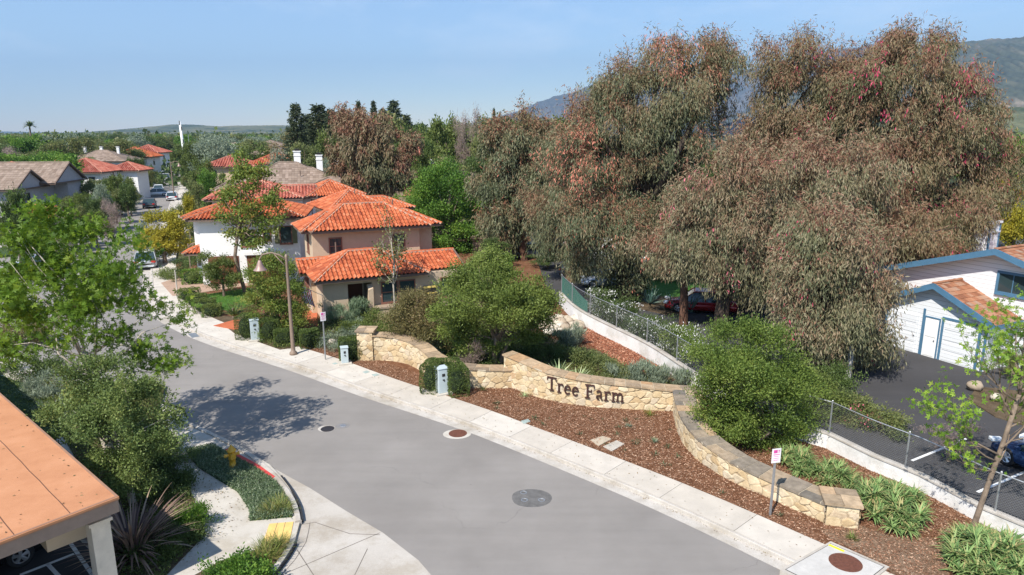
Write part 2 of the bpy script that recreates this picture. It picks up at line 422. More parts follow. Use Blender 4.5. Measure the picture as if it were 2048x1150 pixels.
# kerb line of the main road (asphalt edge, north side)
K0 = [(13.5, 9.3), (10.4, 12.7), (7.6, 15.85), (4.34, 19.4), (-.45, 23.85), (-2.9, 25.85), (-6.85, 28.75), (-10.3, 31.5), (-12.3, 33.0), (-16, 35.65), (-19.2, 38.3), (-22.6, 41.8), (-25.7, 46.3), (-29.6, 53.5), (-33.6, 61.5), (-40.9, 78), (-58.8, 118), (-97.5, 203.8), (-140, 298)]
K = smoothpath(K0, 1.0)
# direction runs right-to-left, so the inner (north) side is offset to the right of travel
def off(d):
    out = []
    for i, p in enumerate(K):
        t = K[min(i + 1, len(K) - 1)] - K[max(i - 1, 0)]; t = t / np.linalg.norm(t)
        out.append(p + d * float(np.interp(p[1], [24, 31, 38], [.715, .92, .98])) * np.array((t[1], -t[0])))
    return out
asph = [tuple(p) for p in off(.02)] + [(-152, 293), (-108, 199), (-68, 114), (-51.5, 77.5), (-47.2, 68.0), (-46.5, 64.6), (-48.5, 62.6), (-52, 61.5), (-120, 62), (-120, 44), (-52, 44.5), (-40, 42), (-30.5, 37), (-20.5, 31.2), (-14, 27.3),
        G(379, 846)[:2], G(499, 910)[:2], G(560, 945)[:2], G(620, 977)[:2], G(695, 1024)[:2], G(766, 1066)[:2], G(837, 1121)[:2], (-1.6, 15.2), (.8, 10.5), (3, 6.5), (14, 6.5)]
struct(MB().sheet(asph, 0).obj('road', M['asphalt']))
mb = MB(); band(mb, off(0), off(.6), -.03, .006); struct(mb.obj('gutter', M['kerb']))
mb = MB(); band(mb, off(.6), off(.76), -.03, .13); struct(mb.obj('kerb', M['kerb'], bevel=.02))
# pavement in cast slabs
mb = MB(); A = off(.765); B = off(2.62); step = 2
for i in range(0, len(A) - step, step):
    def tr(P, a, b): return P[a] + (P[b] - P[a]) * .006
    q = [A[i], A[i + 1], A[i + 2], B[i + 2], B[i + 1], B[i]]
    c = sum(q) / 6; q = [c + (p - c) * .9935 for p in q]
    mb.prism(q, -.03, .125 + random.uniform(0, .003), 0, random.random())
pav = tinted('pavement_slab', [(0, (.49, .44, .375)), (.5, (.53, .48, .415)), (1, (.56, .515, .45))], .9, .2, 0, 1.6, .14)
struct(mb.obj('pavement', pav))
mb = MB(); band(mb, off(.762), off(2.622), -.03, .108); struct(mb.obj('pavement_bed', M['soil']))

# north side planting bed up to the block wall
W0 = [G(1118, 612, 0)[:2], G(1160, 652)[:2], G(1290, 720)[:2], G(1400, 790)[:2], (10.64, 24.2), G(1651, 902)[:2], G(1739, 946)[:2], G(1834, 985)[:2], G(1953, 1050)[:2], G(2048, 1091)[:2], (16.3, 15.2), (19.5, 11.4)]
Wp = smoothpath(W0, 1.0)
i1 = next(i for i, p in enumerate(K) if p[1] > 60)
back = [tuple(p) for p in off(2.6)[:i1]]
bed = back + [(-24, 74), (2, 76), (2.6, 48)] + [tuple(p) for p in Wp]
struct(MB().prism(bed, -.04, .105).obj('mulch_bed', M['mulch']))
def lay(name, poly, z, mat, lift=.012, kind='structure'):
    o = MB().prism(poly, z - .03, z + lift).obj(name, mat); o['kind'] = kind; return o
# greener ground behind the sign wall and round the houses
gp = [G(*p, .11)[:2] for p in [(640, 690), (700, 705), (760, 690), (860, 735), (1020, 765), (1360, 790), (1330, 735), (1290, 722), (1140, 690), (1000, 640), (1000, 560), (900, 560), (640, 640), (560, 640), (420, 630), (470, 668), (560, 700)]]
lay('planting_soil', gp, .115, M['soil'])
rp = [G(*p, .12)[:2] for p in [(1108, 650), (1150, 640), (1290, 716), (1330, 742), (1268, 745), (1180, 690), (1120, 668)]]
lay('red_mulch', rp, .135, M['redmulch'])
lay('driveway', [G(*p, .12)[:2] for p in [(322, 566), (345, 592), (372, 590), (505, 570), (600, 545), (560, 520), (400, 540)]], .13, M['paver'])
lay('lawn', [G(*p, .12)[:2] for p in [(395, 592), (500, 576), (512, 590), (505, 612), (455, 622), (415, 612)]], .135, M['lawn'])
lay('red_path', [G(*p, .12)[:2] for p in [(427, 652), (470, 640), (540, 648), (600, 625), (634, 620), (636, 655), (560, 662), (470, 660)]], .14, M['redconc'])
# right-hand lot and lane behind the block wall
lot = [(p[0] + .05, p[1] + .05) for p in Wp] + [(60, 10), (60, 75), (4, 90), (-3, 90), (-.5, 66), (3, 50)]
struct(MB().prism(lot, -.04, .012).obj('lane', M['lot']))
lay('lawn', [G(*p)[:2] for p in [(1240, 572), (1300, 592), (1450, 600), (1450, 560), (1290, 545)]], .03, M['lawn'])
lay('planting_soil', [G(*p)[:2] for p in [(1215, 578), (1240, 610), (1340, 632), (1395, 618), (1440, 600), (1300, 590)]], .028, M['soil'])
lay('planting_soil', [G(*p)[:2] for p in [(1955, 775), (1935, 800), (1990, 835), (2140, 880), (2200, 800)]], .04, M['soil'])
# parking lines in the lot
mb = MB()
for a, b in (((1824, 922), (1932, 878)), ((1955, 985), (2060, 940))):
    p, q = np.array(G(*a)[:2]), np.array(G(*b)[:2]); d = (q - p) / np.linalg.norm(q - p); s = np.array((-d[1], d[0])) * .05
    mb.prism([p - s, q - s, q + s, p + s], .012, .018)
struct(mb.obj('parking_line', M['whitep']))

# ------------------------------------------------------------------ south-west corner
def px(L, z=0): return [G(u, v, z)[:2] for u, v in L]
edge = px([(379, 846), (470, 888), (540, 932), (570, 962), (592, 1003), (601, 1042)], .05)
slab = [(-14, 27.3 - .35)] + edge + px([(589, 1086), (572, 1113), (545, 1150)], .05) + [(-5.2, 14.2), (-5.8, 12.0), (-14, 6), (-40, 6), (-60, 30), (-56, 42.5), (-52, 43.8), (-40, 41.4), (-30.5, 36.4), (-20.5, 30.6)]
struct(MB().prism(slab, -.04, .10).obj('corner_pavement', M['concrete']))
aprn = px([(379, 846), (499, 909.6), (560, 944), (620, 976.6), (695, 1024), (766, 1066), (837, 1121)]) + [(-1.6, 15.2), (.8, 10.5), (3, 6.5), (-8, 5), (-7, 12), (-7.2, 16), (-7.4, 18.5), (-9.5, 22.2)]
struct(MB().prism(aprn, -.04, .008).obj('driveway_apron', M['apron']))
mb = MB()
for L in ([(600, 1050), (630, 1045), (700, 1068), (760, 1070)], [(620, 1046), (612, 1085), (590, 1120), (550, 1165)], [(594, 1100), (640, 1170)], [(560, 1152), (760, 1066)], [(735, 1098), (700, 1170)]):
    P = [np.array(p) for p in px(L)]
    Q = smoothpath(P, .5)
    band(mb, offset(Q, -.012), offset(Q, .012), .004, .0105)
struct(mb.obj('apron_joint', plain('joint_dark', (.16, .14, .12), .9)))
mb = MB()
Q = smoothpath([np.array(p) for p in px([(379, 847), (440, 876), (500, 910), (545, 947), (574, 982), (590, 1012), (597, 1043)], .13)], .4)
band(mb, offset(Q, -.08), offset(Q, .08), -.03, .15)
Q2 = smoothpath([np.array(p) for p in px([(583, 1087), (566, 1114), (540, 1150), (500, 1200)], .13)], .4)
band(mb, offset(Q2, -.08), offset(Q2, .08), -.03, .15)
struct(mb.obj('corner_kerb', M['kerb'], bevel=.015))
# shade of the kerb step painted as black strips and the red no-parking paint
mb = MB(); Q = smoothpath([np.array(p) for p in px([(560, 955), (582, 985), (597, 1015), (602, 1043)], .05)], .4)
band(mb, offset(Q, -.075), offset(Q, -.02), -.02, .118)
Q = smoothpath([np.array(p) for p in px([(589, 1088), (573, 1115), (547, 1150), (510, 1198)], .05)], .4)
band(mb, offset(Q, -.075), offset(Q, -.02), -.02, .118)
struct(mb.obj('kerb_shade', plain('kerb_shade_black', (.03, .03, .033), .8)))
mb = MB(); Q = smoothpath([np.array(p) for p in px([(452, 898), (475, 911), (510, 930), (546, 955)], .15)], .3)
band(mb, offset(Q, -.085), offset(Q, .06), .1, .156); struct(mb.obj('kerb_paint', M['redpaint']))
lay('planting_bed', px([(371, 900), (396, 934), (475, 983), (499, 1019), (499, 1041), (585, 1033), (581, 1008), (554, 966), (510, 936), (475, 918), (426, 890)], .12), .11, M['gcover'])
lay('hydrant_pad', px([(441, 938), (463, 950), (499, 930), (475, 920)], .13), .135, M['concrete'])
lay('tactile_paving', px([(539, 1047), (587, 1043), (578, 1085), (525, 1086)], .12), .105, M['yellow'])
mb = MB()
for t in (.33, .66):
    a = np.array(px([(539, 1047)], .12)[0]); b = np.array(px([(587, 1043)], .12)[0]); c = np.array(px([(525, 1086)], .12)[0]); d = np.array(px([(578, 1085)], .12)[0])
    p = a + (b - a) * t; q = c + (d - c) * t; mb.tube([(p[0], p[1], .117), (q[0], q[1], .117)], .008, 4)
struct(mb.obj('tactile_joint', plain('joint_dark', (.16, .14, .12), .9)))
lay('planting_bed', px([(60, 760), (330, 770), (306, 872), (350, 936), (378, 972), (408, 1052), (405, 1074), (332, 1150), (300, 1200), (205, 1150), (200, 1000)], .12), .112, M['soil'])
lay('planting_bed', px([(374, 1158), (441, 1122), (510, 1100), (580, 1090), (560, 1118), (520, 1170), (480, 1220), (380, 1220)], .12), .112, M['soil'])
lay('planting_bed', [(-60, 30), (-56, 41), (-50, 42), (-40, 39.4), (-30.5, 34.4), (-22, 29.6), (-17.5, 26.2), (-17.4, 23.4), (-24, 26), (-34, 14)], .112, M['gcover'])
# dark asphalt of the car park under the carport
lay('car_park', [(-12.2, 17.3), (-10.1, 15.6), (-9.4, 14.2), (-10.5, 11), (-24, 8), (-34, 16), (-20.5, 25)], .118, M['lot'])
mb = MB()
for a, b in (((40, 1150), (148, 1108)), ((95, 1128), (125, 1160)), ((140, 1085), (185, 1150))):
    p, q = np.array(G(*a, .13)[:2]), np.array(G(*b, .13)[:2]); d = (q - p) / np.linalg.norm(q - p); s = np.array((-d[1], d[0])) * .05
    mb.prism([p - s, q - s, q + s, p + s], .12, .137)
struct(mb.obj('parking_line', M['whitep']))
# left block beyond the side street, and the driveways of the houses there
i2 = [(-152, 293), (-108, 199), (-68.2, 114), (-51.9, 77.5), (-47.8, 68.2), (-47.4, 65), (-49, 63.4), (-52, 62.3), (-130, 62.6), (-300, 120), (-260, 300)]
struct(MB().prism(i2, -.04, .10).obj('planting_bed', M['gcover']))
mb = MB()
Lk = smoothpath([(-47.0, 67.9), (-51.3, 77.5), (-67.7, 114), (-107.6, 199), (-151, 293)], 2)
band(mb, offset(Lk, -.25), offset(Lk, 0), -.03, .14); band(mb, offset(Lk, -1.9), offset(Lk, -.25), -.03, .13); struct(mb.obj('pavement', M['concrete']))
for k, yy in enumerate((70, 84, 102, 120, 126, 150, 175)):
    x = -46.5 - .449 * (yy - 66)
    o = MB().prism([(x, yy), (x - 9, yy - 3.5), (x - 10.8, yy + .6), (x - 1.8, yy + 4.2)], -.02, .15).obj('driveway', M['concrete']); struct(o)
mb = MB()
for yy in (78, 96, 110, 140):
    x = -33.6 - .449 * (yy - 61.5)
    o = MB().prism([(x + .6, yy), (x + 6, yy + 2.5), (x + 4.2, yy + 6.5), (x - 1.1, yy + 4.2)], -.02, .15).obj('driveway', M['concrete']); struct(o)

# ------------------------------------------------------------------ far hills and mountains
def ridge(name, pts, depth, mat, seed, rough=.05, nx=160, ny=26):
    """pts: (world x, y, crest height) along a crest; slopes fall both ways"""
    rg = np.random.default_rng(seed)
    P = np.array(pts, float); s = np.linspace(0, len(P) - 1, nx); A = np.stack([np.interp(s, np.arange(len(P)), P[:, k]) for k in range(3)], 1)
    def fract(n, oct, amp):
        o = np.zeros(n)
        for k in range(oct):
            m = 4 * 2 ** k + 2; o += np.interp(np.linspace(0, m - 1, n), np.arange(m), rg.normal(size=m)) * amp / 1.7 ** k
        return o
    A[:, 2] *= 1 + fract(nx, 5, rough)
    g = rg.normal(size=(18, nx + 60)); V = []
    ups = [fract(nx, 5, 1.0) for _ in range(ny)]
    for j in range(ny):
        t = (j / (ny - 1)) * 2 - 1; h = (1 - abs(t)) ** 1.15
        wob = .10 * (ups[j] * .35 + ups[ny // 2] * .65) * (1 - abs(t)) * min(1, abs(t) * 3)
        gul = .16 * np.abs(np.sin(np.arange(nx) * .55 + ups[3] * 1.3)) * (1 - abs(t)) * min(1, abs(t) * 2.5)
        V.append(np.stack([A[:, 0] + 0 * t, A[:, 1] + t * depth, np.maximum(-20, A[:, 2] * (h + wob - gul))], 1))
    V = np.concatenate(V); fs = []
    for j in range(ny - 1):
        for i in range(nx - 1): fs += [j * nx + i, j * nx + i + 1, (j + 1) * nx + i + 1, (j + 1) * nx + i]
    o = npmesh(name, V, fs, [4] * ((nx - 1) * (ny - 1)), mat, smooth=True); struct(o); return o
hillg = surf('hill_grass', [(.38, (.05, .07, .03)), (.5, (.13, .14, .07)), (.62, (.2, .19, .1))], .006, .05, .95, 0, .4)
hilld = surf('hill_chaparral', [(.35, (.045, .06, .035)), (.52, (.085, .095, .055)), (.6, (.14, .13, .085)), (.68, (.36, .29, .21))], .0035, .03, .95, 0, .5)
hillb = surf('mountain_rock', [(.35, (.06, .07, .05)), (.6, (.16, .15, .13)), (.75, (.3, .28, .25))], .002, .02, .95, 0, .4)
def rp_(us, Y): return [HT(u, v, Y) for u, v in us]
ridge('hills', rp_([(200, 268), (250, 258), (300, 251), (350, 248), (400, 250), (440, 252), (480, 250), (530, 249), (575, 249), (640, 252), (720, 262)], 3600), 900, hillg, 3, .03)
ridge('hills', rp_([(-250, 262), (-60, 261), (60, 264), (150, 266), (230, 267), (330, 268), (600, 266), (900, 264)], 9500), 1500, hillg, 4, .02)
ridge('mountain', rp_([(860, 262), (930, 248), (1000, 228), (1040, 216), (1075, 200), (1105, 190), (1150, 181), (1200, 160), (1260, 150), (1330, 155), (1400, 142), (1460, 135), (1500, 128), (1545, 116), (1600, 112), (1700, 100), (1800, 92), (1900, 88), (2060, 84), (2300, 90)], 8200), 2600, hillb, 5, .035, 240)
ridge('hillside', rp_([(1500, 235), (1600, 170), (1700, 120), (1800, 90), (1880, 76), (1950, 69), (2048, 65), (2150, 66), (2300, 80), (2500, 70)], 4200), 2300, hilld, 6, .02, 260, 50)
ridge('hillside', rp_([(1500, 262), (1700, 225), (1850, 212), (1960, 207), (2060, 210), (2200, 215), (2500, 240)], 1500), 500, hillg, 8, .04, 120, 20)
# clear air thickening into haze
mb = MB(); mb.box((0, 6300, 640), (24000, 13400, 1284))
hz = mb.obj('haze', None); hz.data.materials.clear()
hm, nt, out = new_mat('haze'); pv = nd(nt, 'ShaderNodeVolumePrincipled')
pv.inputs['Color'].default_value = (.44, .67, 1.0, 1); pv.inputs['Density'].default_value = 1.0e-4; pv.inputs['Anisotropy'].default_value = .25
nt.links.new(pv.outputs[0], out.inputs['Volume']); hz.data.materials.append(hm); tag(hz, None, None, None, 'stuff')
# ------------------------------------------------------------------ stone sign wall
def stone_mat():
    m, nt, out = new_mat('field_stone'); oc = objco(nt)
    nw = nd(nt, 'ShaderNodeTexNoise'); nw.inputs['Scale'].default_value = 3.0; nt.links.new(oc, nw.inputs['Vector'])
    mm = nd(nt, 'ShaderNodeVectorMath', operation='MULTIPLY_ADD'); nt.links.new(nw.outputs['Color'], mm.inputs[0]); mm.inputs[1].default_value = (.18,) * 3; nt.links.new(oc, mm.inputs[2])
    mp = nd(nt, 'ShaderNodeMapping'); mp.inputs['Scale'].default_value = (1, 1, 1.25); nt.links.new(mm.outputs[0], mp.inputs['Vector'])
    v = nd(nt, 'ShaderNodeTexVoronoi', feature='DISTANCE_TO_EDGE'); v.inputs['Scale'].default_value = 2.9; nt.links.new(mp.outputs[0], v.inputs['Vector'])
    vc = nd(nt, 'ShaderNodeTexVoronoi', feature='F1'); vc.inputs['Scale'].default_value = 2.9; nt.links.new(mp.outputs[0], vc.inputs['Vector'])
    sep = nd(nt, 'ShaderNodeSeparateColor'); nt.links.new(vc.outputs['Color'], sep.inputs[0])
    c = ramp(nt, sep.outputs[0], [(0, (.52, .40, .25)), (.3, (.60, .49, .33)), (.6, (.65, .55, .39)), (.85, (.68, .60, .45)), (1, (.54, .45, .32))])
    c = mixc(nt, 1.0, c, ramp(nt, noise(nt, 7, 5, .65, oc), [(.3, (.78, .74, .68)), (.7, (1.08, 1.05, 1))]), 'MULTIPLY')
    e = ramp(nt, v.outputs['Distance'], [(.012, (0,) * 3), (.05, (1,) * 3)])
    c = mixc(nt, e, (.52, .43, .30), c)
    h = mixc(nt, .25, ramp(nt, v.outputs['Distance'], [(0, (0,) * 3), (.04, (.6,) * 3), (.16, (1,) * 3)]), noise(nt, 12, 4, .6, oc))
    finish(nt, out, c, .9, .2, h, .8, .045); return m
M['stone'] = stone_mat()
M['cap'] = tinted('flagstone', [(0, (.27, .205, .145)), (.3, (.35, .26, .17)), (.6, (.43, .31, .195)), (.85, (.50, .37, .24)), (1, (.45, .27, .14))], .85, .3, 0, 5, .35, .4)
M['capd'] = tinted('flagstone_grey', [(0, (.17, .15, .125)), (.3, (.26, .215, .165)), (.6, (.34, .265, .185)), (.85, (.42, .31, .20)), (1, (.46, .31, .18))], .85, .3, 0, 5, .35, .4)
M['mortar'] = plain('mortar', (.50, .43, .32), .95, var=.15, scale=8)
M['stones'] = None
def stones_material():
    m, nt, out = new_mat('split_stone'); oc = objco(nt)
    t = nd(nt, 'ShaderNodeAttribute', attribute_name='stone').outputs['Fac']; g = nd(nt, 'ShaderNodeAttribute', attribute_name='gap').outputs['Fac']
    c = ramp(nt, t, [(0, (.50, .37, .22)), (.2, (.60, .48, .31)), (.45, (.66, .55, .38)), (.7, (.70, .61, .45)), (.88, (.60, .53, .42)), (1, (.56, .40, .25))])
    c = mixc(nt, 1.0, c, ramp(nt, noise(nt, 5, 6, .68, oc), [(.3, (.76, .72, .66)), (.68, (1.08, 1.05, 1.0))]), 'MULTIPLY')
    c = mixc(nt, 1.0, c, ramp(nt, noise(nt, .9, 4, .6, oc), [(.35, (.86, .83, .78)), (.6, (1.02, 1.02, 1.02))]), 'MULTIPLY')
    c = mixc(nt, g, (.34, .255, .165), c)
    finish(nt, out, c, .92, .2, noise(nt, 22, 5, .7, oc), .55, .02); return m
M['stones'] = stones_material()
def stone_grid(name, path, hts, z0, parent, seed, st=.03, cw=.36, ch=.26):
    rg = np.random.default_rng(seed); P = np.array([p[:2] for p in path], float); sg = np.linalg.norm(np.diff(P, axis=0), axis=1); cum = np.concatenate(([0], np.cumsum(sg))); L = cum[-1]
    ns = max(2, int(L / st)); S = np.linspace(0, L, ns + 1); X = np.stack([np.interp(S, cum, P[:, 0]), np.interp(S, cum, P[:, 1])], 1); H = np.interp(S, cum, hts)
    T = np.gradient(X, axis=0); T /= np.linalg.norm(T, axis=1, keepdims=True); N = np.stack([T[:, 1], -T[:, 0]], 1)
    nz = max(2, int((max(hts) - z0) / st)); F_ = np.linspace(0, 1, nz + 1)
    s2 = np.repeat(S[None], nz + 1, 0); z2 = z0 + F_[:, None] * (H - z0)[None]
    gx, gz = np.meshgrid(np.arange(-1, int(L / cw) + 2), np.arange(-1, int(max(hts) / ch) + 2)); sx = (gx + .5 * (gz % 2) + rg.uniform(-.36, .36, gx.shape)).ravel() * cw; sz = (gz + rg.uniform(-.36, .36, gx.shape)).ravel() * ch
    wob = .035 * np.sin(s2 * 11 + z2 * 7) + .03 * np.sin(z2 * 17 - s2 * 5)
    d = np.sqrt(((s2.ravel() + wob.ravel())[:, None] - sx) ** 2 / cw ** 2 + ((z2.ravel() + wob.ravel() * .7)[:, None] - sz) ** 2 / ch ** 2); o = np.argsort(d, axis=1)[:, :2]; ar = np.arange(len(d)); e = d[ar, o[:, 1]] - d[ar, o[:, 0]]; k = o[:, 0]
    mk = np.clip((e - .02) / .085, 0, 1); mk = mk * mk * (3 - 2 * mk); cr = rg.random(len(sx)); ct = rg.random(len(sx)); tl = rg.normal(size=(len(sx), 2)) * .05
    disp = mk * (.018 + .026 * cr[k] + tl[k, 0] * (s2.ravel() - sx[k]) + tl[k, 1] * (z2.ravel() - sz[k])) + rg.normal(size=len(k)) * .0016
    disp = disp.reshape(s2.shape); V = np.stack([X[None, :, 0] + N[None, :, 0] * disp, X[None, :, 1] + N[None, :, 1] * disp, z2], 2).reshape(-1, 3)
    n = ns + 1; i, j = np.meshgrid(np.arange(ns), np.arange(nz)); b0 = (j * n + i).ravel(); fc = np.stack([b0, b0 + 1, b0 + n + 1, b0 + n], 1).ravel()
    ob = npmesh(name, V, fc, np.full(ns * nz, 4), M['stones'], None, None, parent, True)
    for an, val in (('stone', ct[k]), ('gap', mk)):
        at_ = ob.data.attributes.new(an, 'FLOAT', 'POINT'); at_.data.foreach_set('value', val.astype(np.float32))
    return ob
def wall_piece(root, front, tops, thick, capm, over=.09, z0=.0, step=.56):
    """front: base line of the street face left to right; tops: height at each point"""
    P = [np.array(p[:2], float) for p in front]; Q = smoothpath(P, .25)
    cum = np.concatenate(([0], np.cumsum([np.linalg.norm(Q[i + 1] - Q[i]) for i in range(len(Q) - 1)])))
    tq = [min(range(len(Q)), key=lambda i: np.linalg.norm(Q[i] - p)) for p in P]
    hz_ = np.interp(cum, [cum[i] for i in tq], tops)
    bk = offset(Q, -thick); n = len(Q); vs = []
    rg = np.random.default_rng(len(Q)); ins = offset(Q, -.012)
    vs = [(p[0], p[1], z0) for p in ins] + [(p[0], p[1], hz_[i]) for i, p in enumerate(ins)] + [(p[0], p[1], z0) for p in bk] + [(p[0], p[1], hz_[i]) for i, p in enumerate(bk)]
    fs = []
    for i in range(n - 1): fs += [(i, i + 1, n + i + 1, n + i), (2 * n + i + 1, 2 * n + i, 3 * n + i, 3 * n + i + 1), (n + i, n + i + 1, 3 * n + i + 1, 3 * n + i)]
    fs += [(0, n, 3 * n, 2 * n), (n - 1, 3 * n - 1, 4 * n - 1, 2 * n - 1)]
    MB().add(vs, fs).obj('wall_core', M['stone'], root)
    loop = [bk[0] + (Q[0] - bk[0]) * .02] + Q + [bk[-1]]
    stone_grid('stone_face', Q, list(hz_), z0, root, 900 + n)
    stone_grid('stone_face', [bk[0], Q[0]], [hz_[0]] * 2, z0, root, 901 + n); stone_grid('stone_face', [Q[-1], bk[-1]], [hz_[-1]] * 2, z0, root, 902 + n)
    # flagstone coping: slabs of uneven length, one or two across
    c = MB(); L = cum[-1]; s = -over; j_ = MB()
    def at(s, o):
        x = np.interp(s, cum, [q[0] for q in Q]); y = np.interp(s, cum, [q[1] for q in Q]); z = np.interp(s, cum, hz_)
        i = min(max(int(np.searchsorted(cum, s)), 1), n - 1); t = Q[i] - Q[i - 1]; t /= np.linalg.norm(t)
        ex = s if s < 0 else (s - L if s > L else 0)
        return (x + t[0] * ex - t[1] * o, y + t[1] * ex + t[0] * o, z)
    while s < L + over:
        ln = min(rg.uniform(.75, 1.35) * step, L + over - s)
        if L + over - (s + ln) < .2: ln = L + over - s
        cuts = [-over, thick * rg.uniform(.35, .65), thick + over] if rg.random() < .55 else [-over, thick + over]
        for a, b in zip(cuts[:-1], cuts[1:]):
            g = .012; sk = rg.uniform(-.04, .04); zj = rg.uniform(-.004, .008)
            q = [at(s + g, a + g), at(s + ln - g + sk * 0, a + g), at(s + ln - g, b - g), at(s + g, b - g)]
            vs = [(p[0], p[1], p[2] + .005) for p in q] + [(p[0], p[1], p[2] + .07 + zj) for p in q]
            c.add(vs, [(3, 2, 1, 0), (4, 5, 6, 7), (0, 1, 5, 4), (1, 2, 6, 5), (2, 3, 7, 6), (3, 0, 4, 7)], 0, rg.random())
        s += ln
    c.obj('coping', M[capm], root)
    m2 = MB(); A = [at(x, -over + .02) for x in np.linspace(-over + .01, L + over - .01, n)]; B = [at(x, thick + over - .02) for x in np.linspace(-over + .01, L + over - .01, n)]
    vs = [(p[0], p[1], p[2] + .058) for p in A] + [(p[0], p[1], p[2] + .058) for p in B] + [(p[0], p[1], p[2] + .002) for p in A] + [(p[0], p[1], p[2] + .002) for p in B]
    fs = []
    for i in range(n - 1): fs += [(i, i + 1, n + i + 1, n + i), (2 * n + i, 2 * n + i + 1, i + 1, i), (n + i, n + i + 1, 3 * n + i + 1, 3 * n + i)]
    m2.add(vs, fs); m2.obj('coping_mortar', M['mortar'], root)
    return at, L
Z = .1
rootL = thing('stone_wall', 'low curved stone wall stepping down from the square pier to the lettered wall', 'wall')
wall_piece(rootL, [G(749, 721, Z), G(775, 721, Z), G(810, 727, Z), G(838, 739, Z), G(862, 755, Z), G(900, 770, Z), G(960, 776, Z), G(1030, 776, Z)], [1.38, 1.38, 1.33, 1.25, 1.1, 1.0, .95, .93], .55, 'cap')
rootM = thing('sign_wall', 'curved stone wall carrying the dark letters Tree Farm', 'wall')
atM, LM = wall_piece(rootM, [G(1009, 771, Z), G(1030, 778, Z), G(1093, 799, Z), G(1171, 812, Z), G(1253, 818, Z), G(1342, 822, Z), G(1400, 822, Z)], [1.55, 1.5, 1.33, 1.22, 1.12, .98, .9], .55, 'cap')
rootR = thing('stone_wall', 'low stone wall with wide dark flagstone top curving towards the signpost and ending in a square pier', 'wall')
wall_piece(rootR, [G(1346, 823, Z), G(1352, 850, Z), G(1366, 885, Z), G(1400, 923, Z), G(1464, 963, Z), G(1536, 995, Z), G(1590, 1019, Z), G(1650, 1046, Z)], [.98, .96, .92, .86, .74, .66, .66, .68], .72, 'capd', .08, 0, .55)
def pier(root, c, sx, sy, h, rz, capm):
    m = MB(); m.box((c[0], c[1], h / 2), (sx, sy, h), rz); m.obj('pier_core', M['mortar'], root)
    ca, sa = math.cos(rz), math.sin(rz); cor = [(c[0] + x * ca - y * sa, c[1] + x * sa + y * ca) for x, y in ((-sx / 2 - .004, -sy / 2 - .004), (sx / 2 + .004, -sy / 2 - .004), (sx / 2 + .004, sy / 2 + .004), (-sx / 2 - .004, sy / 2 + .004))]
    for q in range(4): stone_grid('stone_face', [cor[q], cor[(q + 1) % 4]], [h, h], 0, root, 950 + q + int(h * 10))
    k = MB()
    for a, b, e, f in ((-.5, 0, -.5, .05), (0, .5, -.5, .1), (-.5, -.1, .05, .5), (-.1, .5, .1, .5)):
        w, d = sx + .2, sy + .2; cx, cy = (a + b) / 2 * w, (e + f) / 2 * d
        k.box((c[0] + cx * ca - cy * sa, c[1] + cx * sa + cy * ca, h + .045), ((b - a) * w - .012, (f - e) * d - .012, .08), rz, 0, random.random())
    k.obj('coping', M[capm], root)
pl = G(732, 721, Z); pier(rootL, (pl[0] + .02, pl[1] + .36), .78, .78, 1.62, math.radians(-3), 'cap')
a_, b_ = np.array(G(1651, 1049, Z)[:2]), np.array(G(1713, 1057, Z)[:2]); rz_ = math.atan2(b_[1] - a_[1], b_[0] - a_[0])
cc = (a_ + b_) / 2 + np.array((-math.sin(rz_), math.cos(rz_))) * .42; pier(rootR, cc, float(np.linalg.norm(b_ - a_)) + .02, .84, .78, rz_, 'cap')
# letters: strokes as short solid bars standing 4 cm off the stone
def stroke(P, w): return ('s', P, w)
def arc(cx, cy, rx, ry, a0, a1, n=12): return [(cx + rx * math.cos(math.radians(a0 + (a1 - a0) * i / n)), cy + ry * math.sin(math.radians(a0 + (a1 - a0) * i / n))) for i in range(n + 1)]
SW, TW = .15, .075
GL = {
 'T': (.78, [([(.39, 0), (.39, 1)], SW), ([(.02, .955), (.76, .955)], .09), ([(.05, .98), (.03, .74)], TW), ([(.73, .98), (.75, .74)], TW), ([(.2, .035), (.58, .035)], .07)]),
 'r': (.5, [([(.16, 0), (.16, .66)], SW), ([(.02, .03), (.34, .03)], .06), ([(.02, .64), (.16, .64)], .06), (arc(.36, .44, .2, .2, 170, 60, 8), .10), ([(.42, .57), (.46, .56)], .15)]),
 'e': (.56, [(arc(.28, .33, .21, .29, 5, 318, 22), .115), ([(.10, .36), (.48, .36)], .065)]),
 'F': (.74, [([(.2, 0), (.2, 1)], SW), ([(.02, .035), (.4, .035)], .07), ([(.02, .96), (.7, .96)], .085), ([(.68, .98), (.69, .73)], TW), ([(.2, .52), (.5, .52)], .075), ([(.5, .64), (.5, .40)], .065)]),
 'a': (.56, [(arc(.25, .50, .15, .14, 165, 10, 8) + [(.40, .45), (.40, .08)], .11), (arc(.22, .17, .13, .125, 60, 300, 12), .09), ([(.26, .29), (.4, .34)], .07), ([(.4, .06), (.54, .03)], .06)]),
 'm': (.96, [([(.15, 0), (.15, .66)], .14), ([(.02, .03), (.29, .03)], .06), ([(.02, .64), (.15, .64)], .06), (arc(.32, .42, .15, .18, 150, 15, 8) + [(.47, .4), (.47, 0)], .12), ([(.36, .03), (.6, .03)], .06), (arc(.64, .42, .15, .18, 150, 15, 8) + [(.79, .4), (.79, 0)], .12), ([(.68, .03), (.92, .03)], .06)]),
}
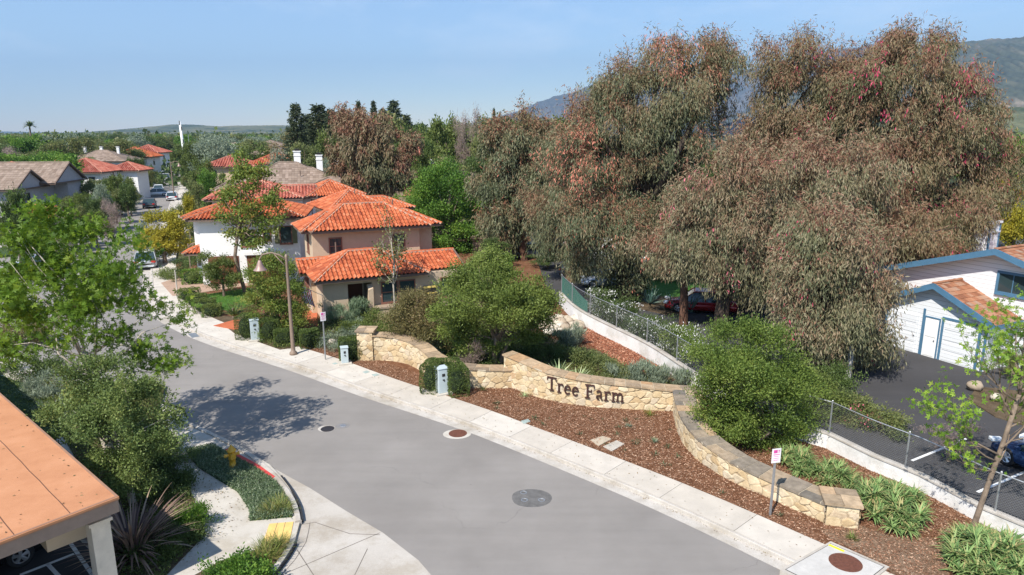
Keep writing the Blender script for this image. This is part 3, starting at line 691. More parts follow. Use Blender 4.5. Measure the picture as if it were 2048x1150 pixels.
def bars(mb, P, w, mp):
    n = len(P)
    for i in range(n):   # offset polyline with mitred width
        pass
    Pn = [np.array(p, float) for p in P]; Lf, Rt = [], []
    for i in range(n):
        t = Pn[min(i + 1, n - 1)] - Pn[max(i - 1, 0)]; t /= np.linalg.norm(t); s = np.array((-t[1], t[0])) * w / 2
        Lf.append(Pn[i] + s); Rt.append(Pn[i] - s)
    vs = []
    for d in (0.0, 1.0): vs += [mp(p, d) for p in Lf] + [mp(p, d) for p in Rt]
    fs = []
    for i in range(n - 1):
        fs += [(2 * n + i, 3 * n + i, 3 * n + i + 1, 2 * n + i + 1), (i, i + 1, 2 * n + i + 1, 2 * n + i), (n + i + 1, n + i, 3 * n + i, 3 * n + i + 1)]
    fs += [(0, 2 * n, 3 * n, n), (n - 1, 2 * n - 1, 4 * n - 1, 3 * n - 1)]
    mb.add(vs, fs)
letm = plain('letter_bronze', (.055, .022, .018), .6, .4)
HL = .62; GP = .03
def nearest_s(u, v):
    g = np.array(G(u, v, Z)[:2]); return min(np.linspace(0, LM, 400), key=lambda s: np.linalg.norm(np.array(atM(s, 0)[:2]) - g))
s0 = nearest_s(1095, 800); s1 = nearest_s(1249, 817)
word = 'Tree Farm'; tot = sum(.38 if ch == ' ' else GL[ch][0] + .05 for ch in word); scx = (s1 - s0) / tot
s = s0
for ch in word:
    if ch == ' ': s += .38 * scx; continue
    wd, ST = GL[ch]; m = MB(); zb = np.interp(s, [s0, s1], [.60, .40])
    for k, (P, wdt) in enumerate(ST):
        def mp(p, d, s=s, zb=zb, k=k):
            q = atM(s + p[0] * scx, -.05 - .05 * d - .0012 * k); return (q[0], q[1], zb + p[1] * HL)
        bars(m, P, wdt * .84, mp)
    m.obj('letter', letm, rootM)
    s += (wd + .05) * scx

# ------------------------------------------------------------------ white block wall and chain-link fence
wr = thing('block_wall', 'long low white painted block wall between the mulch bed and the lane', 'wall')
Wt = np.cumsum([0] + [np.linalg.norm(Wp[i + 1] - Wp[i]) for i in range(len(Wp) - 1)])
def wall_h(i): return float(np.interp(Wt[i], [0, 4, 12, 20, 28, 34, 60], [.95, .95, .88, .72, .58, .52, .52]))
mb = MB(); Wb = offset(Wp, -.2); n = len(Wp)
fw = [(p[0], p[1], -.03) for p in Wp] + [(p[0], p[1], wall_h(i)) for i, p in enumerate(Wp)] + [(p[0], p[1], wall_h(i)) for i, p in enumerate(Wb)] + [(p[0], p[1], -.03) for p in Wb]
fs = []
for i in range(n - 1):
    for r in range(3): fs.append((r * n + i, r * n + i + 1, (r + 1) * n + i + 1, (r + 1) * n + i))
fs += [(0, n, 2 * n, 3 * n), (n - 1, 4 * n - 1, 3 * n - 1, 2 * n - 1)]
mb.add(fw, fs).obj('wall_face', M['wallw'], wr)
mb = MB(); A = offset(Wp, .03); B = offset(Wp, -.23)
vs = []
for dz in (.0, .05):
    vs += [(p[0], p[1], wall_h(i) + dz) for i, p in enumerate(A)] + [(p[0], p[1], wall_h(i) + dz) for i, p in enumerate(B)]
fs = []
for i in range(n - 1): fs += [(2 * n + i, 2 * n + i + 1, 3 * n + i + 1, 3 * n + i), (i, i + 1, 2 * n + i + 1, 2 * n + i), (n + i, n + i + 1, 3 * n + i + 1, 3 * n + i), (i, n + i, n + i + 1, i + 1)]
mb.add(vs, fs).obj('wall_cap', M['kerb'], wr)
fence = thing('chain_link_fence', 'grey chain-link fence standing on top of the white block wall', 'fence')
Fp = offset(Wp, -.1); wire = plain('fence_wire', (.30, .31, .31), .5, .4, .5)
def fz(s): return float(np.interp(s, [0, 4, 12, 20, 28, 34, 60], [1.0, 1.0, .93, .77, .63, .57, .57]))
def fpos(s): return np.array((np.interp(s, Wt, [p[0] for p in Fp]), np.interp(s, Wt, [p[1] for p in Fp])))
mb = MB(); FH = 1.2; dxs = .085; s = .3
while s < Wt[-1] - 1.4:
    for sg in (1, -1):
        a = fpos(s if sg > 0 else s + FH); b = fpos(s + FH if sg > 0 else s); za = fz(s); w_ = .003
        d = (b - a); d /= np.linalg.norm(d)
        mb.add([(a[0] - d[0] * w_, a[1] - d[1] * w_, za), (a[0] + d[0] * w_, a[1] + d[1] * w_, za), (b[0] + d[0] * w_, b[1] + d[1] * w_, za + FH), (b[0] - d[0] * w_, b[1] - d[1] * w_, za + FH)], [(0, 1, 2, 3)])
    s += dxs
mb.obj('wire_mesh', wire, fence)
mb = MB(); ss = np.arange(.3, Wt[-1], .8); mb.tube([(*fpos(q), fz(q) + FH) for q in ss], .018, 6); mb.obj('top_rail', M['metal'], fence)
q = .3
while q < Wt[-1]:
    m = MB(); p = fpos(q); m.tube([(p[0], p[1], fz(q) - .1), (p[0], p[1], fz(q) + FH + .03)], .03, 8); m.lathe([(.034, 0), (.036, .03), (.01, .06)], (p[0], p[1], fz(q) + FH + .03), 8); m.obj('post', M['metal'], fence); q += 2.9
mb = MB()
pts = np.arange(0.2, 6.2, .5)
mb_v = []
m = MB()
for a, b in zip(pts[:-1], pts[1:]):
    p0, p1 = offset(Fp, -.03), None
    A0 = fpos(a); B0 = fpos(b); nrm = np.array((B0 - A0)[::-1]) * np.array((-1, 1)); nrm /= np.linalg.norm(nrm)
    A0 = A0 + nrm * .03; B0 = B0 + nrm * .03
    m.add([(*A0, fz(a) + .05), (*B0, fz(b) + .05), (*B0, fz(b) + FH - .05 - .5 * max(0, (b - 3) / 3)), (*A0, fz(a) + FH - .05 - .5 * max(0, (a - 3) / 3))], [(0, 1, 2, 3)])
m.obj('windscreen_cloth', plain('green_screen', (.05, .16, .12), .9), fence)

# ------------------------------------------------------------------ street furniture
def post_sign(loc, h, w, hh, rz, label):
    r = thing('signpost', label, 'sign', loc, rz)
    m = MB(); m.box((0, 0, h / 2 - .1), (.055, .05, h + .2)); m.box((0, -.028, h / 2), (.012, .006, h * .96)); m.obj('post', M['metal'], r)
    pm = plain('sign_white', (.8, .76, .78), .4)
    m = MB(); m.box((0, -.035, h - hh / 2 + .05), (w, .008, hh)); p = m.obj('sign_panel', pm, r)
    mg = plain('sign_magenta', (.62, .08, .32), .5)
    m = MB(); z = h + .05
    m.box((-w * .12, -.041, z - hh * .2), (w * .42, .004, hh * .22)); m.box((w * .28, -.041, z - hh * .14), (w * .2, .004, hh * .05)); m.box((w * .28, -.041, z - hh * .25), (w * .2, .004, hh * .05))
    for k, ww in enumerate((.72, .5, .64, .58)):
        nb = 7
        for j in range(nb):
            x = (-.5 + (j + .5) / nb) * w * ww; m.box((x, -.041, z - hh * (.42 + .13 * k)), (w * ww / nb * .62, .004, hh * (.07 if k == 0 else .04)))
    m.obj('printing', mg, p)
    return r
post_sign(G(1540, 1031, Z), 2.18, .30, .46, math.radians(14), 'white and magenta signpost in the mulch in front of the low stone wall')
post_sign(G(651, 720, Z), 2.5, .28, .46, math.radians(35), 'tall white signpost on a steel post between the street lamp and the clipped hedges')
# street lamp with bell shade
def street_lamp(loc, h, rz, label, r0=.105, group=None):
    r = thing('street_lamp', label, 'street lamp', loc, rz, group)
    m = MB(); m.lathe([(.2, 0), (.2, .12), (r0 * 1.15, .2), (r0, .35), (r0 * .62, h * .97), (r0 * .75, h), (r0 * .75, h + .12), (.02, h + .2)], (0, 0, 0), 12); m.obj('pole', M['pole'], r, True)
    m = MB(); m.tube([(0, 0, h - .1), (-.3, 0, h + .15), (-.7, 0, h + .30), (-1.15, 0, h + .22), (-1.28, 0, h + .02), (-1.3, 0, h - .1)], [.05, .045, .04, .035, .035, .035], 8)
    m.tube([(0, 0, h - .5), (-.25, 0, h - .2), (-.6, 0, h + .25)], .025, 6); m.obj('arm', M['pole'], r, True)
    m = MB(); m.lathe([(.05, .02), (.08, -.02), (.12, -.12), (.17, -.25), (.23, -.38), (.33, -.48), (.34, -.5), (.3, -.49), (.2, -.42), (.1, -.3)], (-1.3, 0, h - .08), 16); m.obj('lamp_shade', plain('bell_shade', (.30, .20, .17), .5, .5, .2), r, True)
    return r
lp = street_lamp(G(587, 709, .12), 5.15, math.radians(12), 'tall brown street lamp with bell shade before the tan house')
def shaft_lamp(u, v, Yb, h, rz, label):
    g = G(u, v); return street_lamp((g[0], g[1], 0), h, rz, label, .11)
shaft_lamp(349, 401, 0, 6.4, math.radians(200), 'curved arm street lamp right of the far street by the white moving car')
lw = street_lamp((*G(234, 402)[:2], 0), 5.2, math.radians(20), 'pale street lamp among the shrubs left of the far street', .12)
sl = street_lamp((*G(383, 556, .1)[:2], .1), 2.6, math.radians(160), 'short lamp post beside the white house driveway', .05)
for u, vb, vt, lab in ((216, 398, 352, 'bare wooden utility pole rising from the shrubs on the left of the far street'), (272, 362, 328, 'smaller wooden pole further up the left side of the far street')):
    g = G(u, vb); t = HT(u, vt, g[1]); o = MB().tube([(g[0], g[1], 0), (g[0] + .1, g[1], t[2])], [.16, .11], 8).obj('utility_pole', M['pole']); tag(o, lab, 'pole')
g = G(356, 598, .1); t = HT(353, 540, g[1]); tag(MB().tube([g, (g[0], g[1], t[2])], [.05, .035], 8).obj('marker_post', plain('pale_post', (.5, .45, .38))), 'thin pale post standing at the end of the clipped shrub row by the pavement', 'post')
Yt = 215; g = HT(371, 318, Yt); t = HT(365, 243, Yt)
r = thing('cell_tower', 'tall slender white mast rising above the trees at the end of the street', 'mast', (g[0], Yt, 0))
mb = MB(); mb.tube([(0, 0, 0), (-.6, 0, t[2])], [.55, .32], 10); mb.obj('mast', M['whitep'], r, True)
for dz, dx in ((0, 0), (-1.7, .5), (-5.5, .6)):
    m = MB(); m.box((-.6 + dx, -.3, t[2] + dz - .4), (.22, .2, 1.2)); m.obj('antenna', M['dark'], r)
g = HT(376, 268, 240); m = MB().tube([(g[0], 240, 0), (g[0], 240, g[2])], [.12, .08], 6).obj('utility_pole', M['metal']); tag(m, 'thin grey pole just right of the tall white mast', 'pole')
t1 = HT(1697, 672, G(1694, 768)[1]); g = G(1694, 768); o = MB().tube([(g[0], g[1], 0), (g[0] + .02, g[1], t1[2])], [.14, .12], 10).obj('utility_pole', plain('weathered_pole', (.42, .40, .37), .9, var=.2)); tag(o, 'short weathered pole in the lane under the drooping eucalyptus', 'pole')
# hydrant
def hydrant(loc, rz):
    r = thing('fire_hydrant', 'yellow fire hydrant on a concrete pad behind the red kerb', 'hydrant', loc, rz); y = plain('hydrant_yellow', (.62, .34, .03), .45, .5, var=.15, scale=12)
    m = MB(); m.lathe([(.17, 0), (.17, .04), (.11, .05), (.105, .30), (.13, .32), (.13, .36), (.115, .38), (.115, .58), (.15, .60), (.15, .64), (.12, .67), (.08, .75), (.03, .78), (.03, .83), (.0, .83)], (0, 0, 0), 16); m.obj('barrel', y, r, True)
    for a, h, rr in ((0, .47, .065), (math.pi, .47, .065), (-math.pi / 2, .50, .085)):
        m = MB(); d = (math.cos(a), math.sin(a)); m.tube([(d[0] * .08, d[1] * .08, h), (d[0] * .2, d[1] * .2, h), (d[0] * .2, d[1] * .2, h), (d[0] * .25, d[1] * .25, h)], [rr * .85, rr * .85, rr, rr], 10); m.obj('outlet_cap', y, r)
    return r
hydrant(G(466, 934, .14), math.radians(35))
# pedestals in clipped hedges
def pedestal(u, v, w, d, h, rz, label):
    g = G(u, v, .11); r = thing('utility_cabinet', label, 'cabinet', g, rz)
    m = MB(); m.box((0, 0, .03), (w + .3, d + .3, .1)); m.obj('plinth', M['concrete'], r)
    m = MB(); m.box((0, 0, .08 + h / 2), (w, d, h)); cab = m.obj('cabinet_body', plain('cabinet_pale', (.46, .53, .55), .5, var=.04), r, False, .012)
    m = MB(); m.box((0, 0, .08 + h + .015), (w + .05, d + .05, .04)); m.obj('lid', plain('cabinet_pale', (.6, .66, .66), .5), r, False, .01)
    m = MB(); m.box((0, -d / 2 - .006, h * .82), (w * .3, .012, .12)); m.box((0, -d / 2 - .006, h * .62), (w * .18, .012, .06)); m.box((.04, -d / 2 - .006, h * .57), (w * .1, .012, .05)); m.obj('label_plate', M['dark'], cab)
    return r
pedestal(884, 786, .46, .46, 1.12, math.radians(28), 'pale grey utility cabinet clasped by the largest clipped hedge on the mulch')
pedestal(690, 727, .34, .34, .78, math.radians(20), 'small pale cabinet in front of a square hedge next to the stone pier')
pedestal(511, 680, .46, .46, 1.12, math.radians(25), 'pale utility cabinet between two clipped hedges near the red path')
# covers in the road
def disc(name, u, v, ru, rv, mats, label, cat, group=None, lift=.004, irregular=0):
    g = G(u, v); k = G(u + ru, v); rx = k[0] - g[0]; a = G(u, v - rv); b = G(u, v + rv); ry = abs(a[1] - b[1]) / 2
    r = thing(name, label, cat, (g[0], g[1], 0), 0, group)
    pts = [((1 + irregular * math.sin(3 * t + 1) * .5) * rx * math.cos(t), (1 + irregular * math.cos(2 * t)) * ry * math.sin(t)) for t in np.linspace(0, 2 * math.pi, 41)[:-1]]
    MB().prism(pts, -.02, lift).obj('collar', mats, r); return r, rx, ry
def lid(r, x, y, rad, mat, z=.009):
    m = MB(); m.prism([(x + rad * math.cos(t), y + rad * math.sin(t)) for t in np.linspace(0, 2 * math.pi, 25)[:-1]], -.01, z)
    l = m.obj('lid', mat, r); m = MB()
    for k in range(5):
        xx = x + rad * (k - 2) * .34; hh = math.sqrt(max(0, rad ** 2 - (xx - x) ** 2)) * .85; m.b2(xx - .012, y - hh, z, xx + .012, y + hh, z + .004)
    m.obj('tread_rib', mat, l)
r, rx, ry = disc('manhole', 914, 868, 28, 9.5, M['concrete'], 'rusty manhole cover set in a bright concrete ring in the road', 'manhole cover'); lid(r, .03, .05, .36, M['iron'])
r, rx, ry = disc('manhole', 653, 857, 17, 6, M['kerb'], 'dark manhole cover in a grey ring, left of the overlapping pair in the road', 'manhole cover'); lid(r, .05, -.03, .27, M['dark'])
pg = plain('patch_grey', (.20, .19, .185), .9)
r, rx, ry = disc('valve_cover', 685, 851.5, 14, 5.2, pg, 'small round valve lid in a darker patch, right of the overlapping pair in the road', 'valve cover', None, .0055); lid(r, .02, 0, .12, M['metal'], .012)
r, rx, ry = disc('valve_patch', 1063, 996, 40, 19, plain('patch_dark', (.125, .12, .115), .95, var=.3, scale=4), 'dark oval asphalt patch with three small valve lids in the road', 'asphalt patch', None, .004, .06)
for u, v in ((1047, 985), (1049, 1000), (1083, 1000)):
    g = G(u, v); c0 = r.location; x, y = g[0] - c0[0], g[1] - c0[1]
    m = MB(); m.lathe([(.1, -.01), (.115, .008), (.085, .010), (.075, .003), (.0, .003)], (x, y, 0), 16); m.obj('valve_lid', M['metal'], r)
# meter boxes in the mulch
def flat_box(name, pl, lab, mat, z=.125, cat='meter box'):
    P = [G(*p, z)[:2] for p in pl]; o = MB().prism(P, .02, z + .01).obj(name, mat); tag(o, lab, cat)
ml = plain('meter_lid_green', (.30, .36, .33), .8)
flat_box('meter_box', [(1042, 842), (1056, 838), (1061, 843), (1047, 848)], 'small square green lid in the mulch below the lettered wall', ml)
flat_box('meter_box', [(1181, 880), (1206, 872), (1223, 878), (1197, 892)], 'brownish flat concrete lid in the mulch, left of the paler one', plain('lid_brown', (.42, .35, .26), .9))
flat_box('meter_box', [(1206, 893), (1233, 881), (1249, 888), (1224, 902)], 'pale square concrete lid in the mulch, right of the brown one', M['concrete'])
flat_box('meter_box', [(725, 744), (734, 741), (740, 744), (731, 747)], 'left small green lid beside the pavement near the stone pier', ml)
flat_box('meter_box', [(743, 749), (753, 747), (759, 750), (749, 753)], 'right small green lid beside the pavement near the stone pier', ml)
flat_box('meter_box', [(664, 727), (671, 725), (676, 727), (669, 729)], 'tiny green lid at the foot of the small cabinet hedge', ml)
# storm drain at the kerb
o = MB().prism([G(*p, 0)[:2] for p in [(376, 668), (391, 666), (399, 673), (384, 676)]], -.02, .02).obj('storm_drain', plain('drain_metal', (.16, .18, .2), .6)); tag(o, 'dark metal storm drain plate at the kerb on the bend', 'drain')
# big vault at the pavement end
vp = [G(*p, .15)[:2] for p in [(1661, 1083), (1779, 1134), (1690, 1205), (1560, 1140)]]
vp = [np.array(p) for p in vp]; vc = sum(vp) / 4
r = thing('utility_vault', 'large concrete vault lid with round rusty hatch at the pavement end', 'vault', (vc[0], vc[1], 0))
loc = [tuple(p - vc) for p in vp]
MB().prism(loc, -.02, .16).obj('frame', M['apron'], r)
MB().prism([(x * .91, y * .91) for x, y in loc], .12, .164).obj('steel_edge', M['dark'], r)
MB().prism([(x * .89, y * .89) for x, y in loc], .13, .168).obj('lid', plain('vault_grey', (.46, .44, .41), .85), r)
hc = np.array(G(1691, 1125, .17)[:2]) - vc
m = MB(); m.lathe([(.42, .12), (.42, .178), (.38, .182), (.0, .184)], (hc[0], hc[1], 0), 32); m.obj('hatch', M['iron'], r)
yc = np.array(G(1673, 1096, .17)[:2]) - vc; e = vp[1] - vp[0]; m = MB(); m.box((yc[0], yc[1], .17), (.42, .09, .006), math.atan2(e[1], e[0])); m.obj('warning_strip', plain('strip_yellow', (.75, .62, .03), .6), r)

# ------------------------------------------------------------------ vehicles
def make_car(label, color, loc, rz, L=4.6, Wd=1.82, H=1.45, suv=False, group=None, name='parked_car'):
    r = thing(name, label, 'car', loc, rz, group)
    paint = plain('car_paint_%d_%d_%d' % tuple(int(c * 99) for c in color), color, .22, .6, .25, var=.02)
    hb = .82 if not suv else .95
    if suv: st = [(-.5, .55, .62, .8), (-.47, .42, .9, .93), (-.3, .38, 1.0, 1), (.0, .36, 1.0, 1), (.22, .36, .98, 1), (.4, .38, .92, .98), (.47, .42, .8, .9), (.5, .5, .66, .72)]
    else: st = [(-.5, .5, .72, .78), (-.47, .38, .92, .92), (-.33, .34, 1.0, 1), (.0, .33, .98, 1), (.2, .33, .95, 1), (.38, .35, .82, .97), (.47, .38, .68, .88), (.5, .45, .55, .7)]
    m = MB(); vs = []; k = 9
    for x, zb, zt, wf in st:
        w = Wd / 2 * wf; zt = zt * hb + (.05 if suv else .03); z0 = zb * .6
        for y, z in ((-w * .85, z0), (-w, z0 + .12), (-w * 1.0, (z0 + zt) / 2), (-w * .95, zt - .05), (0, zt), (w * .95, zt - .05), (w, (z0 + zt) / 2), (w, z0 + .12), (w * .85, z0)): vs.append((x * L, y, z))
    fs = [(i * k + j, (i + 1) * k + j, (i + 1) * k + (j + 1) % k, i * k + (j + 1) % k) for i in range(len(st) - 1) for j in range(k)]
    fs += [tuple(range(k - 1, -1, -1)), tuple((len(st) - 1) * k + j for j in range(k))]
    m.add(vs, fs); m.obj('body', paint, r, True, 0)
    if suv: cb = [(-.485, .9), (-.44, 1.0), (.02, 1.0), (.24, .0)]; c0, c1, c2, c3 = -.48, -.40, .08, .27
    else: c0, c1, c2, c3 = -.42, -.22, .10, .27
    zb = hb + .0; wb = Wd / 2 * .93; wt = Wd / 2 * .74
    m = MB()
    vs = [(c0 * L, -wb, zb), (c3 * L, -wb, zb - .03), (c3 * L, wb, zb - .03), (c0 * L, wb, zb), (c1 * L, -wt, H - .04), (c2 * L, -wt, H - .05), (c2 * L, wt, H - .05), (c1 * L, wt, H - .04)]
    m.add(vs, [(4, 5, 6, 7), (0, 1, 5, 4), (1, 2, 6, 5), (2, 3, 7, 6), (3, 0, 4, 7)]); m.obj('windows', M['glass'], r)
    m = MB(); xm = (c1 + c2) / 2
    m.add([(c1 * L - .03, -wt - .01, H - .05), (c2 * L + .03, -wt - .01, H - .06), (c2 * L + .03, wt + .01, H - .06), (c1 * L - .03, wt + .01, H - .05), (c1 * L + .1, -wt * .86, H), (c2 * L - .1, -wt * .86, H), (c2 * L - .1, wt * .86, H), (c1 * L + .1, wt * .86, H)], [(4, 5, 6, 7), (0, 1, 5, 4), (1, 2, 6, 5), (2, 3, 7, 6), (3, 0, 4, 7)])
    for s in (-1, 1):
        for xa, xb in ((c0, c1), (c3, c2)):
            m.tube([(xa * L, s * wb, zb), (xb * L, s * (wt + .01), H - .05)], .035, 5)
        m.tube([(xm * L, s * (wb + .005), zb), (xm * L, s * (wt + .012), H - .05)], .035, 5)
    m.obj('roof', paint, r)
    rw = .33 if not suv else .37
    for x in (-.31 * L, .31 * L):
        for s in (-1, 1):
            y = s * (Wd / 2 - .1)
            wl = bpy.data.objects.new('wheel', None); link(wl, r); wl.location = (x, y, rw)
            m = MB(); pr = [(rw * .62, -.1), (rw * .95, -.11), (rw, -.06), (rw, .06), (rw * .95, .11), (rw * .62, .1)]
            vs = []
            for a in range(20):
                an = a * 2 * math.pi / 20
                for rr, yy in pr: vs.append((rr * math.cos(an), yy, rr * math.sin(an)))
            m.add(vs, [(a * 6 + j, ((a + 1) % 20) * 6 + j, ((a + 1) % 20) * 6 + (j + 1) % 6, a * 6 + (j + 1) % 6) for a in range(20) for j in range(6)]); m.obj('tyre', M['black'], wl, True)
            m = MB(); m.add([(rw * .62 * math.cos(t), s * .03, rw * .62 * math.sin(t)) for t in np.linspace(0, 2 * math.pi, 17)[:-1]], [tuple(range(16))])
            m.v = m.v
            m2 = MB()
            for a in range(5):
                an = a * 2 * math.pi / 5 + .3
                for wa in (-.16, .16):
                    m2.tube([(0, s * .09, 0), (rw * .6 * math.cos(an + wa), s * .085, rw * .6 * math.sin(an + wa))], [.035, .03], 5)
            for a in range(20):
                t0, t1 = a * math.pi / 10, (a + 1) * math.pi / 10
                m2.tube([(rw * .6 * math.cos(t0), s * .085, rw * .6 * math.sin(t0)), (rw * .6 * math.cos(t1), s * .085, rw * .6 * math.sin(t1))], .022, 4)
            rim = m2.obj('rim', plain('alloy', (.55, .56, .58), .3, .5, .8), wl); m.obj('brake_disc', M['dark'], wl)
    for s in (-1, 1):
        m = MB(); m.box((L * .475, s * Wd * .34, hb * .78), (.22, .38, .13), s * -.35); m.obj('headlight', plain('lamp_glass', (.7, .74, .76), .1, .6), r, False, .02)
        m = MB(); m.box((-L * .477, s * Wd * .36, hb * .88), (.16, .34, .15), s * .3); m.obj('tail_light', plain('tail_red', (.45, .02, .02), .2, .6), r, False, .02)
        m = MB(); m.box((c3 * L - .25, s * (Wd / 2 + .06), zb + .05), (.12, .18, .12)); m.obj('wing_mirror', paint, r, False, .02)
    m = MB(); m.box((L * .495, 0, .33), (.04, .5, .12)); m.obj('number_plate', M['whitep'], r)
    return r
A_ = math.atan2(.912, -.41)
def carat(u, v, lab, col, rz, **k):
    g = G(u, v); return make_car(lab, col, (g[0], g[1], .004), rz, **k)
carat(1056, 515, 'silver grey saloon parked behind the reddish trunk left of the eucalyptus grove', (.33, .35, .38), math.radians(184))
carat(1178, 560, 'dark crossover with red tail lights in the lane between the eucalyptus trunks', (.035, .035, .04), math.radians(-22), suv=True, H=1.65)
carat(1222, 573, 'silver car half hidden by the ivy-clad eucalyptus trunk', (.5, .53, .56), math.radians(176))
carat(1400, 622, 'red car parked behind the bare dark eucalyptus trunk', (.30, .01, .012), math.radians(165))
carat(1480, 612, 'dark blue car in the shade right of the red one', (.03, .04, .06), math.radians(160))
carat(2128, 966, 'blue car at the right edge of the lot behind the fence', (.02, .05, .13), math.radians(100))
carat(1310, 535, 'pale blue car beyond the lawn strip behind the eucalyptus trunks', (.4, .5, .6), math.radians(175))
carat(318, 384, 'white car driving towards the camera on the far street', (.8, .8, .8), A_ + math.pi, name='moving_car')
carat(229, 433, 'teal blue car parked at the left kerb of the far street', (.06, .14, .19), A_)
carat(86, 540, 'white and dark blue car parked across the side street behind the sycamore', (.45, .5, .62), math.radians(160))
carat(295, 532, 'silver car on the street edge just left of the golden tree', (.45, .47, .48), A_)
carat(331, 352, 'white car parked on the left side of the far street, nearer of the two ahead', (.7, .72, .74), A_)
carat(322, 363, 'silver van parked on a driveway left of the far street', (.5, .5, .5), math.radians(200), suv=True, H=1.9)
carat(340, 345, 'white van near the top of the far street', (.75, .76, .78), A_, suv=True, H=2.1)
carat(345, 400, 'white car tucked under the trees on the right of the far street', (.75, .75, .75), A_)
carat(303, 372, 'pale car on the second driveway left of the far street', (.6, .62, .62), math.radians(205))
carat(300, 415, 'dark grey car parked along the left kerb behind the teal one', (.08, .085, .09), A_)
carat(352, 338, 'small silver car at the very top of the far street', (.6, .6, .62), A_ + math.pi)
carat(312, 392, 'pale silver car nosing out of a driveway on the left of the far street', (.6, .62, .63), math.radians(203))
wp_ = np.array(G(45, 1132, .14)[:2]); d_ = np.array(G(148, 1108, .14)[:2]) - np.array(G(40, 1150, .14)[:2]); d_ /= np.linalg.norm(d_)
cp = wp_ - d_ * 1.43 - np.array((d_[1], -d_[0])) * .85
make_car('black car parked under the carport, its front wheel showing', (.012, .012, .014), (cp[0], cp[1], .135), math.atan2(d_[1], d_[0]), suv=False, H=1.5)
# ------------------------------------------------------------------ buildings
M['clay'] = tinted('clay_tile', [(0, (.28, .062, .026)), (.3, (.39, .095, .037)), (.65, (.48, .132, .052)), (1, (.56, .19, .09))], .75, .25, 0, 1.2, .18)
M['clayp'] = tinted('clay_tile_pink', [(0, (.29, .075, .05)), (.4, (.39, .11, .07)), (1, (.5, .2, .14))], .75, .25, 0, 1.2, .18)
M['shingle'] = tinted('concrete_tile', [(0, (.20, .145, .11)), (.5, (.265, .20, .155)), (1, (.33, .25, .20))], .9, .2, 0, .8, .2)
M['shingler'] = tinted('shake_red', [(0, (.22, .09, .05)), (.35, (.31, .13, .07)), (.7, (.38, .18, .10)), (1, (.33, .22, .16))], .9, .2, 0, 1.0, .2)
M['hipmortar'] = plain('hip_mortar', (.50, .33, .24), .9, var=.15, scale=6)
M['fascia'] = plain('brown_fascia', (.16, .11, .085), .7)
M['bluetrim'] = plain('blue_trim', (.07, .16, .25), .6)
M['winframe'] = plain('brown_window_frame', (.22, .10, .07), .6)
M['shutter'] = plain('olive_shutter', (.16, .17, .09), .8)
M['browndoor'] = plain('brown_door', (.16, .06, .03), .6)
def siding(name, col, gap=.2, horiz=True, dark=.55):
    if name in MATS: return MATS[name]
    m, nt, out = new_mat(name); t = nd(nt, 'ShaderNodeTexCoord').outputs['Object']; s = nd(nt, 'ShaderNodeSeparateXYZ'); nt.links.new(t, s.inputs[0])
    if horiz: src = s.outputs[2]
    else:
        a = nd(nt, 'ShaderNodeMath', operation='ADD'); nt.links.new(s.outputs[0], a.inputs[0]); nt.links.new(s.outputs[1], a.inputs[1]); src = a.outputs[0]
    d = nd(nt, 'ShaderNodeMath', operation='DIVIDE'); nt.links.new(src, d.inputs[0]); d.inputs[1].default_value = gap
    fr = nd(nt, 'ShaderNodeMath', operation='FRACT'); nt.links.new(d.outputs[0], fr.inputs[0])
    c = ramp(nt, fr.outputs[0], [(0, tuple(x * dark for x in col)), (.07, tuple(x * dark for x in col)), (.12, col), (1, tuple(x * .97 for x in col))])
    finish(nt, out, c, .7, .3, fr.outputs[0], .5, .02); MATS[name] = m; return m
M['wsiding'] = siding('white_lap_siding', (.74, .75, .76), .22)
M['board'] = siding('grey_board_batten', (.34, .31, .28), .42, False, .8)
M['greywall'] = plain('grey_stucco', (.42, .40, .42), .9)
def nrm(a): a = np.array(a, float); return a / np.linalg.norm(a)
